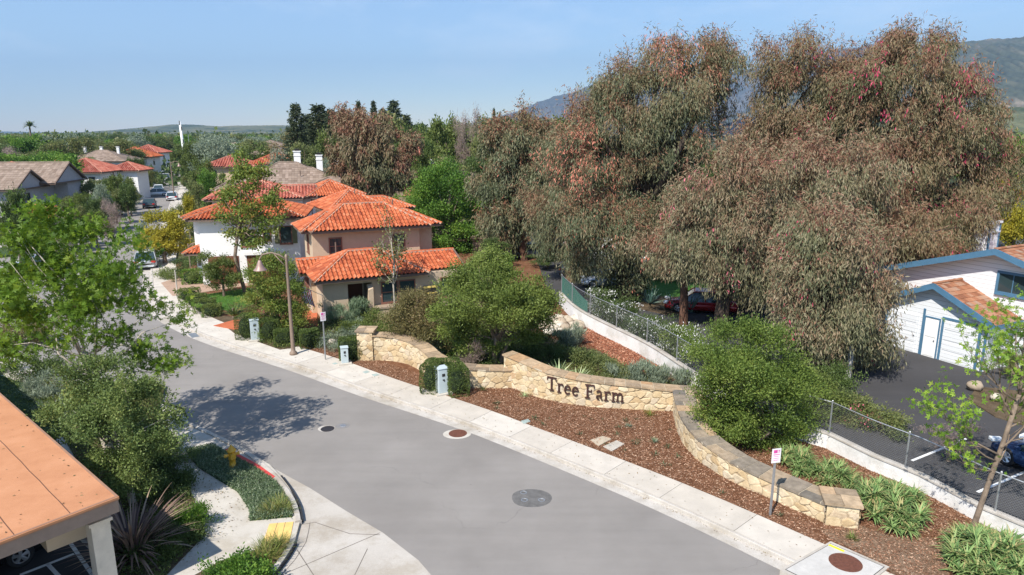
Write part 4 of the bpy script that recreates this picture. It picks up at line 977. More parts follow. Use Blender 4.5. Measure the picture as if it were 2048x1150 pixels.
def tile_plane(mb, poly, a, b, tw=.27, course=.38, h=.075, flat=False):
    """poly 3-D convex, first edge a->b is the eave"""
    P = [np.array(p, float) for p in poly]; a = np.array(a, float); b = np.array(b, float)
    ex = nrm(b - a); nn = np.cross(P[1] - P[0], P[2] - P[0]); nn = nrm(nn); 
    if nn[2] < 0: nn = -nn
    es = nrm(np.cross(nn, ex));
    if es[2] < 0: es = -es
    Q = [((p - a).dot(ex), (p - a).dot(es)) for p in P]
    xs0 = min(q[0] for q in Q); xs1 = max(q[0] for q in Q)
    def rng_(x):
        x = min(max(x, xs0 + 1e-4), xs1 - 1e-4); L = []
        for i in range(len(Q)):
            (x0, s0), (x1, s1) = Q[i], Q[(i + 1) % len(Q)]
            if (x0 - x) * (x1 - x) <= 0 and abs(x1 - x0) > 1e-7: L.append(s0 + (s1 - s0) * (x - x0) / (x1 - x0))
        return (min(L), max(L)) if L else (0, 0)
    if flat: prof = [(0, 0), (.97, 0), (.985, -.3)]; tw_ = tw
    else: prof = [(0, -.1), (.08, .7), (.31, 1.25), (.54, .7), (.62, -.1), (.81, -.25)]; tw_ = tw
    nc = int((xs1 - xs0) / tw_) + 1; cols = []
    for c in range(nc):
        for px_, hh in prof:
            x = xs0 + (c + px_) * tw_
            if x > xs1: break
            cols.append((x, hh, c))
    cols.append((xs1, 0, nc - 1))
    smax = max(q[1] for q in Q); smin = min(q[1] for q in Q); nr = int((smax - smin) / course) + 1
    rows = []
    for r in range(nr): rows += [(smin + r * course, .035, r), (smin + (r + 1) * course - .002, 0, r)]
    rr = [rng_(c[0]) for c in cols]; vs = []
    for s, lift, r in rows:
        for (x, hh, c), (lo, hi) in zip(cols, rr):
            q = min(max(s, lo), hi); vs.append(a + ex * x + es * q + nn * (hh * h + lift * (1 if not flat else .6) + .03))
    n = len(cols); tints = {}
    for j in range(len(rows) - 1):
        for i in range(n - 1):
            s0, s1 = rows[j][0], rows[j + 1][0]
            if s1 <= min(rr[i][0], rr[i + 1][0]) or s0 >= max(rr[i][1], rr[i + 1][1]): continue
            key = (rows[j][2], cols[i][2]); 
            if key not in tints: tints[key] = min(1, max(0, random.gauss(.5, .28)))
            k0 = len(mb.v); break_ = False
            mb.f.append([mb._b + j * n + i, mb._b + j * n + i + 1, mb._b + (j + 1) * n + i + 1, mb._b + (j + 1) * n + i]) if False else None
            tints.setdefault('f', []).append((j * n + i, j * n + i + 1, (j + 1) * n + i + 1, (j + 1) * n + i, tints[key]))
    k = len(mb.v); mb.v.extend([tuple(map(float, v)) for v in vs])
    for f in tints.get('f', []): mb.f.append([f[0] + k, f[1] + k, f[2] + k, f[3] + k]); mb.m.append(0); mb.t.append(f[4])
def capline(mb, p, q, r=.1, mort=True, step=.42):
    p = np.array(p, float); q = np.array(q, float); L = np.linalg.norm(q - p); d = (q - p) / L; n = max(1, int(L / step))
    s = nrm(np.cross(d, (0, 0, 1))); u = nrm(np.cross(s, d))
    for i in range(n):
        a = p + d * L * i / n; b = p + d * L * (i + 1) / n; ra, rb = r * 1.12, r * .92; vs = []
        for c, rr in ((a, ra), (b, rb)):
            for t in (0, 45, 90, 135, 180): vs.append(c + s * rr * math.cos(math.radians(t)) + u * (rr * math.sin(math.radians(t)) + .05))
        mb.add(vs, [(j, j + 1, 6 + j, 5 + j) for j in range(4)] + [(0, 1, 2, 3, 4), (9, 8, 7, 6, 5)], 0, min(1, max(0, random.gauss(.55, .2))))
    if mort:
        w = r * 1.45; vs = [p - s * w, p + s * w, q + s * w, q - s * w]; vs2 = [v + u * .085 for v in vs]
        mb.add(list(vs) + vs2, [(4, 5, 6, 7), (0, 1, 5, 4), (1, 2, 6, 5), (2, 3, 7, 6), (3, 0, 4, 7)], 1, .5)
class House:
    def __init__(s, name, label, x, y, z, yaw, cat='house', group=None):
        s.r = thing(name, label, cat, (x, y, z), math.radians(yaw), group); s.wm = MB()
    def wall(s, x0, y0, x1, y1, z0, z1, mat, name='wall'):
        m = MB(); m.b2(x0, y0, z0, x1, y1, z1); return m.obj(name, mat, s.r)
    def planes(s, planes, kind, caps, tw, mort, name='roof', flat=False, course=.38, und=None):
        m = MB()
        for poly in planes: tile_plane(m, poly, poly[0], poly[1], tw, course, .075 * tw / .27, flat)
        for c in caps: capline(m, c[0], c[1], .1 * tw / .27 if not flat else .08, mort and not flat)
        ro = m.obj(name, [M[kind], M['hipmortar']], s.r); return ro
    def hip(s, x0, y0, x1, y1, ze, rise, kind='clay', tw=.27, mort=True, lh=True, rh=True, fascia='fascia', wallm=None, flat=False, course=.38, fh=.16):
        d = (y1 - y0) / 2; ym = (y0 + y1) / 2; zr = ze + rise; xl = x0 + (d if lh else 0); xr = x1 - (d if rh else 0)
        if xl > xr: xl = xr = (x0 + x1) / 2
        A, B, Cc, D = (x0, y0, ze), (x1, y0, ze), (x1, y1, ze), (x0, y1, ze); L, R = (xl, ym, zr), (xr, ym, zr)
        pl = [[A, B, R, L] if xr > xl else [A, B, R], [Cc, D, L, R] if xr > xl else [Cc, D, L]]; caps = []
        if xr > xl: caps.append((L, R))
        if lh: pl.append([D, A, L]); caps += [(A, L), (D, L)]
        if rh: pl.append([B, Cc, R]); caps += [(B, R), (Cc, R)]
        ro = s.planes(pl, kind, caps, tw, mort, 'roof', flat, course)
        m = MB(); m.b2(x0 + .06, y0 + .06, ze - fh, x1 - .06, y1 - .06, ze + .0); m.obj('eaves', M[fascia], s.r)
        if not lh or not rh:
            i = .32
            for on, X, sg in ((not lh, x0, 1), (not rh, x1, -1)):
                if on:
                    m = MB()
                    xx = X + sg * i; zz = lambda yy: ze + rise * (1 - abs(yy - ym) / d) - .02
                    tri = [(xx, y0 + .4, ze - .05), (xx, y1 - .4, ze - .05), (xx, ym, zr - .06)]; x2 = xx + sg * .2; tr2 = [(x2, *t[1:]) for t in tri]
                    m.add(tri + tr2, [(0, 1, 2), (5, 4, 3), (0, 3, 4, 1), (1, 4, 5, 2), (2, 5, 3, 0)])
                    m.obj('gable_wall', wallm or M['tan'], s.r)
            for on, X in ((not lh, x0), (not rh, x1)):
                if on:
                    for ya in (y0, y1):
                        m = MB(); m.add([(X - .06, ya, ze - fh), (X + .06, ya, ze - fh), (X + .06, ya, ze + .06), (X - .06, ya, ze + .06), (X - .06, ym, zr - fh), (X + .06, ym, zr - fh), (X + .06, ym, zr + .06), (X - .06, ym, zr + .06)], [(0, 1, 2, 3), (7, 6, 5, 4), (0, 4, 5, 1), (1, 5, 6, 2), (2, 6, 7, 3), (3, 7, 4, 0)]); m.obj('verge_board', M[fascia], s.r)
        return ro
    def win(s, face, p, z, w, h, off, frame='winframe', shut=False, name='window', sill=True, bars=(1, 1), parent=None, fw=.07):
        """face: f front (-y), l left (-x), r right (+x), b back; p centre along the face; off = plane coordinate"""
        def box(m, a0, a1, d0, d1, z0, z1):
            if face == 'f': m.b2(a0, off - d1, z0, a1, off - d0, z1)
            elif face == 'l': m.b2(off - d1, a0, z0, off - d0, a1, z1)
            elif face == 'r': m.b2(off + d0, a0, z0, off + d1, a1, z1)
            else: m.b2(a0, off + d0, z0, a1, off + d1, z1)
        m = MB(); a0, a1, z0, z1 = p - w / 2, p + w / 2, z, z + h
        box(m, a0 - fw, a0, 0, .06, z0 - fw, z1 + fw); box(m, a1, a1 + fw, 0, .06, z0 - fw, z1 + fw); box(m, a0, a1, 0, .06, z1, z1 + fw); box(m, a0, a1, 0, .06, z0 - fw, z0)
        for k in range(1, bars[0]): xx = a0 + w * k / bars[0]; box(m, xx - .02, xx + .02, 0, .045, z0, z1)
        for k in range(1, bars[1]): zz = z0 + h * k / bars[1]; box(m, a0, a1, 0, .048, zz - .025, zz + .025)
        f = m.obj(name, M[frame], s.r); m = MB(); box(m, a0, a1, .005, .02, z0, z1); m.obj('pane', M['glass'], f)
        if sill: m = MB(); box(m, a0 - .1, a1 + .1, .0, .11, z0 - fw - .07, z0 - fw - .001); m.obj('sill', M[frame], f)
        if shut:
            m = MB(); box(m, a0 - fw - .36, a0 - fw - .01, 0, .07, z0 - .05, z1 + .05); m.obj('shutter', M['shutter'], f); m = MB(); box(m, a1 + fw + .01, a1 + fw + .36, 0, .07, z0 - .05, z1 + .05); m.obj('shutter', M['shutter'], f)
        return f
    def door(s, face, p, z, w, h, off, mat='browndoor', panels=1, name='door'):
        m = MB()
        def box(m, a0, a1, d0, d1, z0, z1):
            if face == 'f': m.b2(a0, off - d1, z0, a1, off - d0, z1)
            elif face == 'l': m.b2(off - d1, a0, z0, off - d0, a1, z1)
            else: m.b2(off + d0, a0, z0, off + d1, a1, z1)
        box(m, p - w / 2, p + w / 2, 0, .05, z, z + h)
        for k in range(panels):
            zz = z + h * k / panels; box(m, p - w / 2 + .08, p + w / 2 - .08, .05, .07, zz + .08, zz + h / panels - .06)
        d = m.obj(name, M[mat] if isinstance(mat, str) else mat, s.r)
        m = MB(); box(m, p + w / 2 - .14, p + w / 2 - .09, .05, .13, z + h * .45, z + h * .45 + .05); m.obj('handle', M['metal'], d); return d
    def chimney(s, x, y, z0, z1, w=.7, mat='white'):
        m = MB(); m.box((x, y, (z0 + z1) / 2), (w, w, z1 - z0)); m.box((x, y, z1 - .5), (w + .12, w + .12, .1)); m.box((x, y, z1 + .05), (w + .18, w + .18, .12)); c = m.obj('chimney', M[mat], s.r)
        m = MB(); m.box((x, y, z1 + .2), (w * .6, w * .6, .22)); m.box((x, y, z1 + .34), (w * .9, w * .9, .05)); m.obj('chimney_cap', M['dark'], c)
    def vent(s, x, y, z, h=.5):
        m = MB(); m.tube([(x, y, z - .3), (x, y, z + h)], .05, 8); m.obj('roof_vent', M['fascia'], s.r)

# --- tan house nearest the street: one storey in front, two storeys behind
h = House('tan_house', 'tan stucco house with orange clay roofs and a striped flag on its porch', -11.46, 40.3, .1, 25)
T = M['tan']
h.wall(0, 0, 1.5, .35, 0, 2.62, T, 'porch_pier'); h.wall(0, .35, .35, 2.6, 0, 2.62, T, 'porch_pier')
h.wall(3.0, 0, 8.7, 4.6, 0, 2.62, T); h.wall(.25, 2.2, 2.998, 4.6, 0, 2.62, T); h.wall(1.5, 0, 2.999, .3, 2.3, 2.62, T, 'porch_lintel')
h.wall(-.3, 2.61, .249, 5.4, 0, 2.68, T); h.wall(.8, 4.601, 7.6, 8.7, 0, 5.0, T)
h.wall(.25, 4.602, .799, 8.0, 0, 5.0, T)
h.wall(7.601, 5.2, 8.7, 8.4, 0, 5.0, T)
h.hip(-.6, -.6, 6.6, 4.6, 2.72, 1.3); h.hip(4.2, .2, 9.3, 4.6, 2.7, .85, lh=False, rh=False, wallm=T)
h.hip(-1.0, 2.2, 2.2, 5.6, 2.72, .62, lh=False, rh=False, wallm=T)
h.hip(.1, 2.95 + .95, 8.3, 9.3, 5.1, 1.45); h.hip(-.45, 4.6, 3.5, 8.6, 5.05, 1.0, rh=False); h.hip(6.0, 4.7, 9.3, 9.0, 5.05, .95, lh=False)
h.door('f', 2.35, .02, 1.0, 2.1, 2.2, 'browndoor', 2)
h.win('f', 4.1, .95, .95, 1.25, 0, bars=(1, 2)); h.win('f', 5.25, .95, .95, 1.25, 0, bars=(1, 2))
h.win('f', 1.75, 3.35 + .1, .75, 1.05, 4.6, bars=(1, 2)); h.win('f', 6.1, 3.45, .75, 1.05, 4.6, bars=(1, 2))
h.win('l', 3.6, 1.0, .5, 1.3, -.3, bars=(1, 2)); h.win('l', 4.6, 1.0, .5, 1.3, -.3, bars=(1, 2)); h.win('l', 6.3, 3.5, .55, 1.2, .25, bars=(1, 2))
h.win('f', 7.9, .95, .7, 1.2, 0, bars=(1, 2))
m = MB(); m.add([(2.7, -.35, 0), (3.0, -.35, 0), (3.0, -.35, 2.0), (2.7, -.35, 1.9), (2.7, 0, 0), (3.0, 0, 0), (3.0, 0, 2.2), (2.7, 0, 2.2)], [(0, 1, 2, 3), (7, 6, 5, 4), (0, 4, 5, 1), (1, 5, 6, 2), (2, 6, 7, 3), (3, 7, 4, 0)]); m.b2(3.0, -.9, 0, 6.4, -.25, .75); m.obj('porch_parapet', T, h.r)
m = MB(); m.b2(2.9, -.95, .75, 6.5, -.2, .85); m.obj('parapet_cap', M['tand'], h.r)
for x, y in ((1.5, 3.2), (4.2, 3.0), (6.2, 6.3), (3.2, 6.8)): h.vent(x, y + .0, 4.0 if y < 4 else 6.3, .45)
tan_house = h
def lw_(h, x, y, z=0): return h.r.matrix_basis  # unused helper
def tow(h, x, y, z=0):
    l = h.r.location; c, s_ = math.cos(h.r.rotation_euler[2]), math.sin(h.r.rotation_euler[2]); return (l[0] + x * c - y * s_, l[1] + x * s_ + y * c, l[2] + z)
# flag on the left porch corner
fr = thing('flag', 'striped flag with a blue canton hanging from an angled pole on the tan house porch', 'flag', tow(h, -.02, .02, 1.75), math.radians(5))
m = MB(); m.tube([(0, 0, 0), (-1.35, -.55, .85)], .018, 6); m.lathe([(.0, -.03), (.03, 0), (.0, .03)], (-1.36, -.555, .86), 6); m.obj('flagpole', M['metal'], fr)
def flag(parent):
    nx, nz = 14, 13; V = []; fs = []; mi = []
    e0 = np.array((-1.3, -.53, .81)); e1 = np.array((-.62, -.25, .39))
    for j in range(nz + 1):
        for i in range(nx + 1):
            a, b = i / nx, j / nz; p = e0 + (e1 - e0) * b   # stripes run down the cloth as it hangs
            q = p + np.array((.22 * a - .05 * math.sin(a * 3), .05 * math.sin(b * 9 + a * 2) * (.3 + a), -1.05 * a)); V.append(q)
    for j in range(nz):
        for i in range(nx):
            fs.append((j * (nx + 1) + i, (j + 1) * (nx + 1) + i, (j + 1) * (nx + 1) + i + 1, j * (nx + 1) + i + 1))
            mi.append(2 if (j < 7 and i < 5) else (0 if j % 2 == 0 else 1))
    npmesh('cloth', V, [i for f in fs for i in f], [4] * len(fs), [plain('flag_red', (.5, .03, .05)), plain('flag_white', (.75, .75, .75)), plain('flag_blue', (.04, .06, .22))], mi, None, parent)
    m = MB()
    for r_ in range(4):
        for c_ in range(3):
            p = e0 + (e1 - e0) * ((r_ + .8) / 4.6 * .5); a = (c_ + .7) / 4 * .42; q = p + np.array((.22 * a - .05 * math.sin(a * 3) - .02, -.02 + .05 * math.sin(((r_ + .8) / 4.6 * .5) * 9 + a * 2) * (.3 + a), -1.05 * a)); m.box(tuple(q), (.03, .012, .03))
    m.obj('star', plain('flag_white', (.75, .75, .75)), parent)
flag(fr)
r = thing('metal_planter', 'black and yellow wall shelf hanging on the tan house beside the paired windows', 'shelf', tow(h, 6.75, -.12, 1.0), math.radians(25))
m = MB(); m.b2(-.42, -.12, .0, .42, .05, .25); m.b2(-.42, -.12, .42, .42, .05, .62); m.b2(-.42, -.02, .0, -.36, .04, .75); m.b2(.36, -.02, .0, .42, .04, .75); m.obj('tray', M['dark'], r)
m = MB(); m.b2(-.45, -.14, .26, .45, .05, .31); m.b2(-.45, -.14, .63, .45, .05, .74); m.b2(-.45, -.14, -.05, .45, .05, -.01); m.obj('ledge', plain('straw_yellow', (.68, .5, .14), .8), r)

# --- white house to its left
h = House('white_house', 'white stucco house with orange tile roof and olive shutters behind the lawn', -23.6, 51.0, .1, 11)
Wm = M['white']
h.wall(0, 0, 7.3, 6.0, 0, 5.0, Wm); h.wall(-.6, 1.2, -.001, 6, 0, 5.0, Wm)
h.hip(-.75, -.65, 7.9, 6.6, 5.1, 1.2, lh=True, wallm=Wm); h.hip(-1.2, .4, 2.5, 5.2, 5.12, .8, rh=False)
h.hip(-1.35, .3, .2, 2.2, 2.4, .45, rh=False, wallm=Wm)
h.win('f', 1.4 + 3.0 - .9, 2.95, .95, 1.15, 0, bars=(2, 1)); h.win('f', 6.3, 3.1, .8, 1.25, 0, shut=True); h.win('f', 4.9, 3.4, .45, .7, 0)
h.door('f', 4.6, 0, 2.6, 2.2, .0, 'browndoor', 4, 'garage_door'); h.door('f', 1.6, 0, 2.2, 2.2, .0, 'browndoor', 4, 'garage_door')
m = MB(); m.box((-.1, -.12, 1.75), (.18, .2, .4)); m.obj('wall_lantern', M['dark'], h.r)
m = MB(); m.b2(3.1, -.25, 2.25, 6.1, -.001, 2.5); m.obj('door_hood', M['white'], h.r)
# --- second white house behind it
h = House('white_house', 'second pale house with reddish tiles showing just above and behind the white one', -28.4, 64.8, .1, 16)
h.wall(0, 0, 8.2, 7, 0, 5.1, M['white']); h.hip(-.7, -.7, 8.4, 7.6, 5.2, 1.5, 'clayp', .3); h.hip(6.0, .6, 9.6, 5.6, 5.15, 1.0, 'clayp', .3, lh=False, rh=False, wallm=M['white'])
h.wall(8.201, 1.2, 9.0, 5, 0, 5.0, M['white']); h.win('f', 1.2, 4.1, .6, .6, 0); h.win('f', 5.2, 3.6, .8, 1.1, 0)
# --- brown roofed house with board and batten bay
h = House('grey_house', 'large grey house with a broad brown tile roof and board and batten bay', -25.4, 75.2, .1, 14)
h.wall(0, 2.5, 7.0, 18, 0, 5.0, M['greywall']); h.wall(2.4, 0, 6.0, 2.499, 2.6, 5.1, M['board'], 'bay_wall'); h.wall(-6, 3.5, -.001, 18, 0, 5.0, M['greywall'])
h.hip(1.9, -.6, 6.5, 6.0, 5.1, 1.3, 'shingle', .34, False, True, False, flat=True, course=.5, wallm=M['board'])
h.hip(-7.5, 2.2, 7.7, 11.0, 5.1, 2.2, 'shingle', .34, False, flat=True, course=.5); h.hip(-6.5, 8.0, 6.6, 19.0, 5.0, 2.7, 'shingle', .34, False, flat=True, course=.5)
h.win('f', 4.2, 3.3, 1.9, 1.3, 0, 'fascia', bars=(3, 1)); h.chimney(6.3, 6.2, 5.2, 8.6, .8); h.chimney(3.9, 17.0, 5.4, 8.4, .8); h.chimney(1.05, 18.2, 5.4, 8.9, .85)
for x, y in ((-4, 5.5), (2, 4.6), (5, 4.4), (-1, 10.6), (6.5, 10.2)): h.vent(x, y, 6.8, .3)
# --- orange roofs right behind the tan house
h = House('white_house', 'white walled house with stacked orange roofs tucked behind the tan one', -20.0, 68.5, .1, 28)
h.wall(0, 0, 4.6, 5, 0, 5.1, M['white']); h.hip(-.6, -.6, 5.4, 5.6, 5.2, 1.35); h.win('l', 1.4, 3.3, .7, 1.1, 0); h.win('l', 3.4, 3.3, .6, 1.1, 0); h.win('f', 1.2, 3.3, .6, 1.1, 0)
h = House('tan_house', 'tan house with smooth salmon roof squeezed behind the front tan house', -14.9, 57.0, .1, 30)
h.wall(0, 0, 4.6, 6, 0, 4.9, T); h.hip(-.6, -.6, 5.2, 6.6, 5.0, 1.45); h.hip(3.2, .2, 7.4, 4.6, 4.9, .9, lh=False, rh=True); h.wall(4.601, .9, 6.8, 4.0, 0, 4.8, T); h.win('l', 3, 3, .8, 1.1, 0); h.vent(2.5, 2, 6.1, .6)
# --- brown house in the trees behind the dark red eucalyptus
h = House('brown_house', 'brown roofed house half hidden below the dark reddish tree', -17.2, 96, .1, 8)
h.wall(0, 0, 9, 8, 0, 4.6, M['tand']); h.hip(-.8, -.8, 9.8, 8.8, 4.7, 1.6, 'shingler', .4, False, False, False, flat=True, course=.6, wallm=M['tand']); h.hip(2, -5, 10.5, .5, 3.1, 1.0, 'shingler', .4, False, False, False, flat=True, course=.6, wallm=M['tand']); h.wall(2.6, -4.4, 9.8, -.001, 0, 3.0, M['tand']); h.chimney(6.2, 1, 5, 7.6, .8); h.win('f', 4, 1, 1.2, 1.1, -4.4)
# --- rows of red roofs beyond
def simple(label, x, y, yaw, w, d, ze, rise, kind, wallm, name='far_house', tw=.45, extra=(), mort=True, gable=False, group=None, chim=0):
    h = House(name, label, x, y, 0, yaw, 'house', group); h.wall(0, 0, w, d, 0, ze - .1, M[wallm]); fl = kind.startswith('sh')
    h.hip(-.7, -.7, w + .7, d + .7, ze, rise, kind, tw, mort, not gable, not gable, flat=fl, course=.6, wallm=M[wallm])
    for (a, b, c, e, zz, rr, g) in extra: h.hip(a, b, c, e, zz, rr, kind, tw, mort, not g, not g, flat=fl, course=.6, wallm=M[wallm]); h.wall(a + .8, b + .7, c - .8, e - .7, 0, zz - .12, M[wallm])
    for k in range(max(2, int(w / 3))): h.win('f', 1.4 + k * (w - 2.8) / max(1, int(w / 3) - 1 or 1), ze - 1.9, .9, 1.1, 0, 'fascia')
    h.win('r', d / 2, ze - 1.9, .9, 1.1, w, 'fascia')
    for k in range(chim): h.chimney(2 + k * 3.5, d * .6, ze + .4, ze + rise + .7, .5)
    return h
simple('red roofed house beyond the brown one, left of the pair', -58, 131, 12, 8, 9, 5.2, 1.9, 'clayp', 'tan', extra=[(4, -2.5, 9.5, 4, 5.15, 1.2, False)])
simple('red roofed house beyond the brown one, right of the pair', -50, 134, 12, 7.5, 9, 5.6, 2.0, 'clay', 'tan', extra=[(-1, -3, 4, 5, 5.5, 1.1, False)])
simple('far house with brown and red roof behind the pair of red ones', -63, 168, 10, 8, 10, 6.3, 2.4, 'shingle', 'tan', tw=.6)
simple('pale metal roofed building glinting beyond the red roofs', -88, 205, 10, 10, 10, 6.4, 2.2, 'shingle', 'white', 'far_building', .6); 
simple('second pale roofed building just right of the glinting one', -79, 212, 8, 9, 9, 7.5, 1.7, 'shingle', 'white', 'far_building', .6)
# --- left side: brown gables, red roofs and beyond
h = House('grey_house', 'grey house with wide brown roofs and twin gables at the left edge', -65.5, 79, 0, 10)
G_ = M['greywall']
h.wall(-12, 0, 7.4, 10, 0, 4.9, G_); h.hip(-13, -.8, 8, 7.4, 5.0, 2.1, 'shingle', .34, False, True, False, flat=True, course=.5, wallm=G_); h.hip(-12, 5.5, 9.5, 15, 5.3, 2.4, 'shingle', .34, False, True, False, flat=True, course=.5, wallm=G_)
h.wall(-12, 10.01, 9, 14, 0, 5.2, G_); h.hip(-13, -6.4, 2.5, 1.5, 4.3, 2.0, 'shingle', .34, False, True, True, flat=True, course=.5); h.wall(-12, -5.6, 1.8, -.001, 0, 4.2, G_)
h.win('r', 3, 3, .8, 1.3, 7.4, 'fascia'); h.win('f', 4.6, 2.2, 1.6, 1.6, 0, 'fascia'); h.win('f', -1, 2.2, .8, 1.2, -5.6, 'fascia'); h.win('f', .8, 2.2, .5, 1.2, -5.6, 'fascia'); h.win('r', -2.5, 2.0, 1.8, 1.8, 1.8, 'fascia')
for x, y, z in ((-8, 1, 6.6), (-3, 2.5, 6.9), (1, 8.5, 7.0), (5, 8, 6.8), (-9, -4, 5.7)): h.vent(x, y, z, .3)
g = G(66, 432, 0)
h = House('gabled_shed', 'small building with a steep red tile gable below the grey house', -46.9, 66.0, 0, -28, 'shed'); h.wall(0, 0, 2.0, 3.2, 0, 3.1, T); h.hip(-.3, -.4, 3.8, 2.4, 2.9, 1.6, 'clay', .3, True, False, False, wallm=T)
simple('long white walled house with pinkish red tiles left of the far street', -76.0, 113, 6, 8.2, 9, 5.1, 2.1, 'clayp', 'white', tw=.34, extra=[(-4.5, 1, 3, 8, 5.2, 1.6, False), (6, 6, 12, 12, 5.0, 1.4, False)])
simple('orange tiled roof just behind the grey gables', -80, 104, 8, 6, 6, 5.3, 1.7, 'clay', 'white', tw=.4)
simple('brown roofed far house left of the street with white chimneys', -97, 150, 8, 12, 10, 5.4, 2.2, 'shingle', 'white', tw=.5, chim=3)
simple('red roofed far house next to the brown one left of the street', -97, 168, 10, 8, 10, 5.6, 2.3, 'clay', 'white', tw=.5)
simple('farthest red roofs at the left of the street end', -113, 205, 8, 8, 10, 5.6, 2.2, 'clayp', 'white', tw=.6)
simple('small far building with grey roof in the woods at left', -118, 190, 5, 13, 9, 5, 2, 'shingle', 'white', 'far_building', .6)
# --- white house with blue trim on the right
h = House('white_cottage', 'white lap sided house with blue trim, garage and brown shake roof at the right', 20.9, 36.2, .0, math.degrees(math.atan2(-.89, .45)))
S = M['wsiding']
def gable_front(h, x0, x1, y0, y1, ze, rise, kind='shingler', over=.5, trim='bluetrim', wall=S, tw=.3, course=.3):
    xm = (x0 + x1) / 2; a = over; k = rise / (xm - x0); zl = ze - a * k
    pl = [[(x0 - a, y1, zl), (x0 - a, y0 - a, zl), (xm, y0 - a, ze + rise), (xm, y1, ze + rise)], [(x1 + a, y0 - a, zl), (x1 + a, y1, zl), (xm, y1, ze + rise), (xm, y0 - a, ze + rise)]]
    h.planes(pl, kind, [((xm, y0 - a, ze + rise), (xm, y1, ze + rise))], tw, False, 'roof', True, course)
    m = MB(); th = .05
    for sg, xe in ((-1, x0 - a), (1, x1 + a)):
        m.add([(xe, y0 - a, zl - .26), (xe, y0 - a, zl + .06), (xm, y0 - a, ze + rise + .08), (xm, y0 - a, ze + rise - .24), (xe, y0 - a + th, zl - .26), (xe, y0 - a + th, zl + .06), (xm, y0 - a + th, ze + rise + .08), (xm, y0 - a + th, ze + rise - .24)], [(0, 1, 2, 3), (7, 6, 5, 4), (0, 4, 5, 1), (1, 5, 6, 2), (3, 2, 6, 7), (0, 3, 7, 4)])
        m.b2(xe - .03, y0 - a + th, zl - .2, xe + .03, y1, zl + .04)
    m.obj('barge_board', M[trim], h.r)
    m = MB()
    for i in (0,):   # soffit
        m.add([(x0 - a + .02, y0 - a + .05, zl - .06), (xm, y0 - a + .05, ze + rise - .06), (xm, y1 - .01, ze + rise - .06), (x0 - a + .02, y1 - .01, zl - .06)], [(0, 1, 2, 3)]); m.add([(x1 + a - .02, y0 - a + .05, zl - .06), (xm, y0 - a + .05, ze + rise - .06), (xm, y1 - .01, ze + rise - .06), (x1 + a - .02, y1 - .01, zl - .06)], [(3, 2, 1, 0)])
    m.obj('soffit', M['tand'], h.r)
    m = MB(); vs = [(x0, y0, -.05), (x1, y0, -.05), (x1, y0, ze - .08), (xm, y0, ze + rise - .1), (x0, y0, ze - .08)]; m.add(vs + [(x, y1, z) for x, _, z in vs], [(0, 1, 2, 3, 4), (9, 8, 7, 6, 5), (0, 5, 6, 1), (1, 6, 7, 2), (4, 9, 5, 0), (2, 7, 8, 3), (3, 8, 9, 4)]); m.obj('wall', wall, h.r)
gable_front(h, -.4, 4.9, 0, 3.4, 2.75, 1.2)
gable_front(h, -3.0, 11.0, 1.9, 12, 3.6, 2.25, over=.7)
gable_front(h, -7.0, 0.0, 6.0, 13, 2.6, 1.3, over=.6)
h.door('f', -1.75, 0, 2.1, 2.0, 1.9, M['wsiding'], 4, 'garage_door')
for x in (-.34, 1.72, 4.84, -2.9): 
    m = MB(); m.b2(x - .06, -.03 if x > -1 else 1.86, 0, x + .06, .0 if x > -1 else 1.899, 2.5); m.obj('corner_board', M['bluetrim'], h.r)
h.door('f', .62, 0, 1.7, 2.1, 0, M['wsiding'], 4, 'garage_door'); h.door('f', 2.2, 0, .7, 2.05, 0, 'white', 2); h.win('f', .95, 1.1, .01, .01, 0) if False else None
m = MB(); m.b2(2.68, -.05, 0, 2.8, -.001, 2.3); m.b2(4.5, -.05, 0, 4.62, -.001, 2.3); m.b2(2.8, -.05, 2.18, 4.5, -.001, 2.3); m.b2(1.79, -.05, 0, 1.85, -.001, 2.15); m.b2(2.55, -.05, 0, 2.61, -.001, 2.15); m.b2(1.85, -.05, 2.08, 2.55, -.001, 2.15); m.obj('door_trim', M['bluetrim'], h.r)
h.door('f', 3.65, 0, 1.68, 2.15, 0, M['wsiding'], 4, 'garage_door')
h.win('f', 4.7, 3.75, 1.3, .9, 1.9, 'bluetrim', bars=(2, 1), fw=.12)
h.chimney(.4, 6.9, 4.0, 6.5, .9, 'wsiding')
m = MB(); 
for sx in (-1, 1):
    for sy in (-1, 1): m.box((.4 + sx * .45, 6.9 + sy * .45, 5.25), (.09, .09, 2.5))
m.obj('chimney_trim', M['bluetrim'], h.r); h.vent(6.5, 5.0, 5.9, .5)
h.vent(5.0, 8, 5.9, .3)
# --- white building glimpsed beyond the lane
h = House('white_cottage', 'white walled building glimpsed through the eucalyptus trunks beyond the lane', 4.6, 61, 0, -14)
h.wall(0, 0, 12, 8, 0, 3.1, M['wsiding']); h.hip(-.6, -.6, 12.6, 8.6, 3.2, 1.8, 'shingler', .4, False, True, True, flat=True, course=.5); h.win('f', 2, 1, 1, 1.1, 0, 'bluetrim'); h.door('f', 6, 0, 4.2, 2.3, 0, 'whitep', 4, 'garage_door')
h = House('white_cottage', 'white building with a flat pale roof seen behind the lawn strip and hanging foliage', 17, 55, 0, -24)
h.wall(0, 0, 13, 8, 0, 3.3, M['wsiding']); h.hip(-.6, -.6, 13.6, 8.6, 3.4, 1.2, 'shingler', .4, False, True, True, flat=True, course=.5); h.win('f', 3, 1, 1.2, 1.1, 0, 'bluetrim')
h = House('tan_outbuilding', 'small tan flat roofed outbuilding behind the clipped trees near the grey saloon', *G(945, 508)[:2], 0, -8, 'shed')
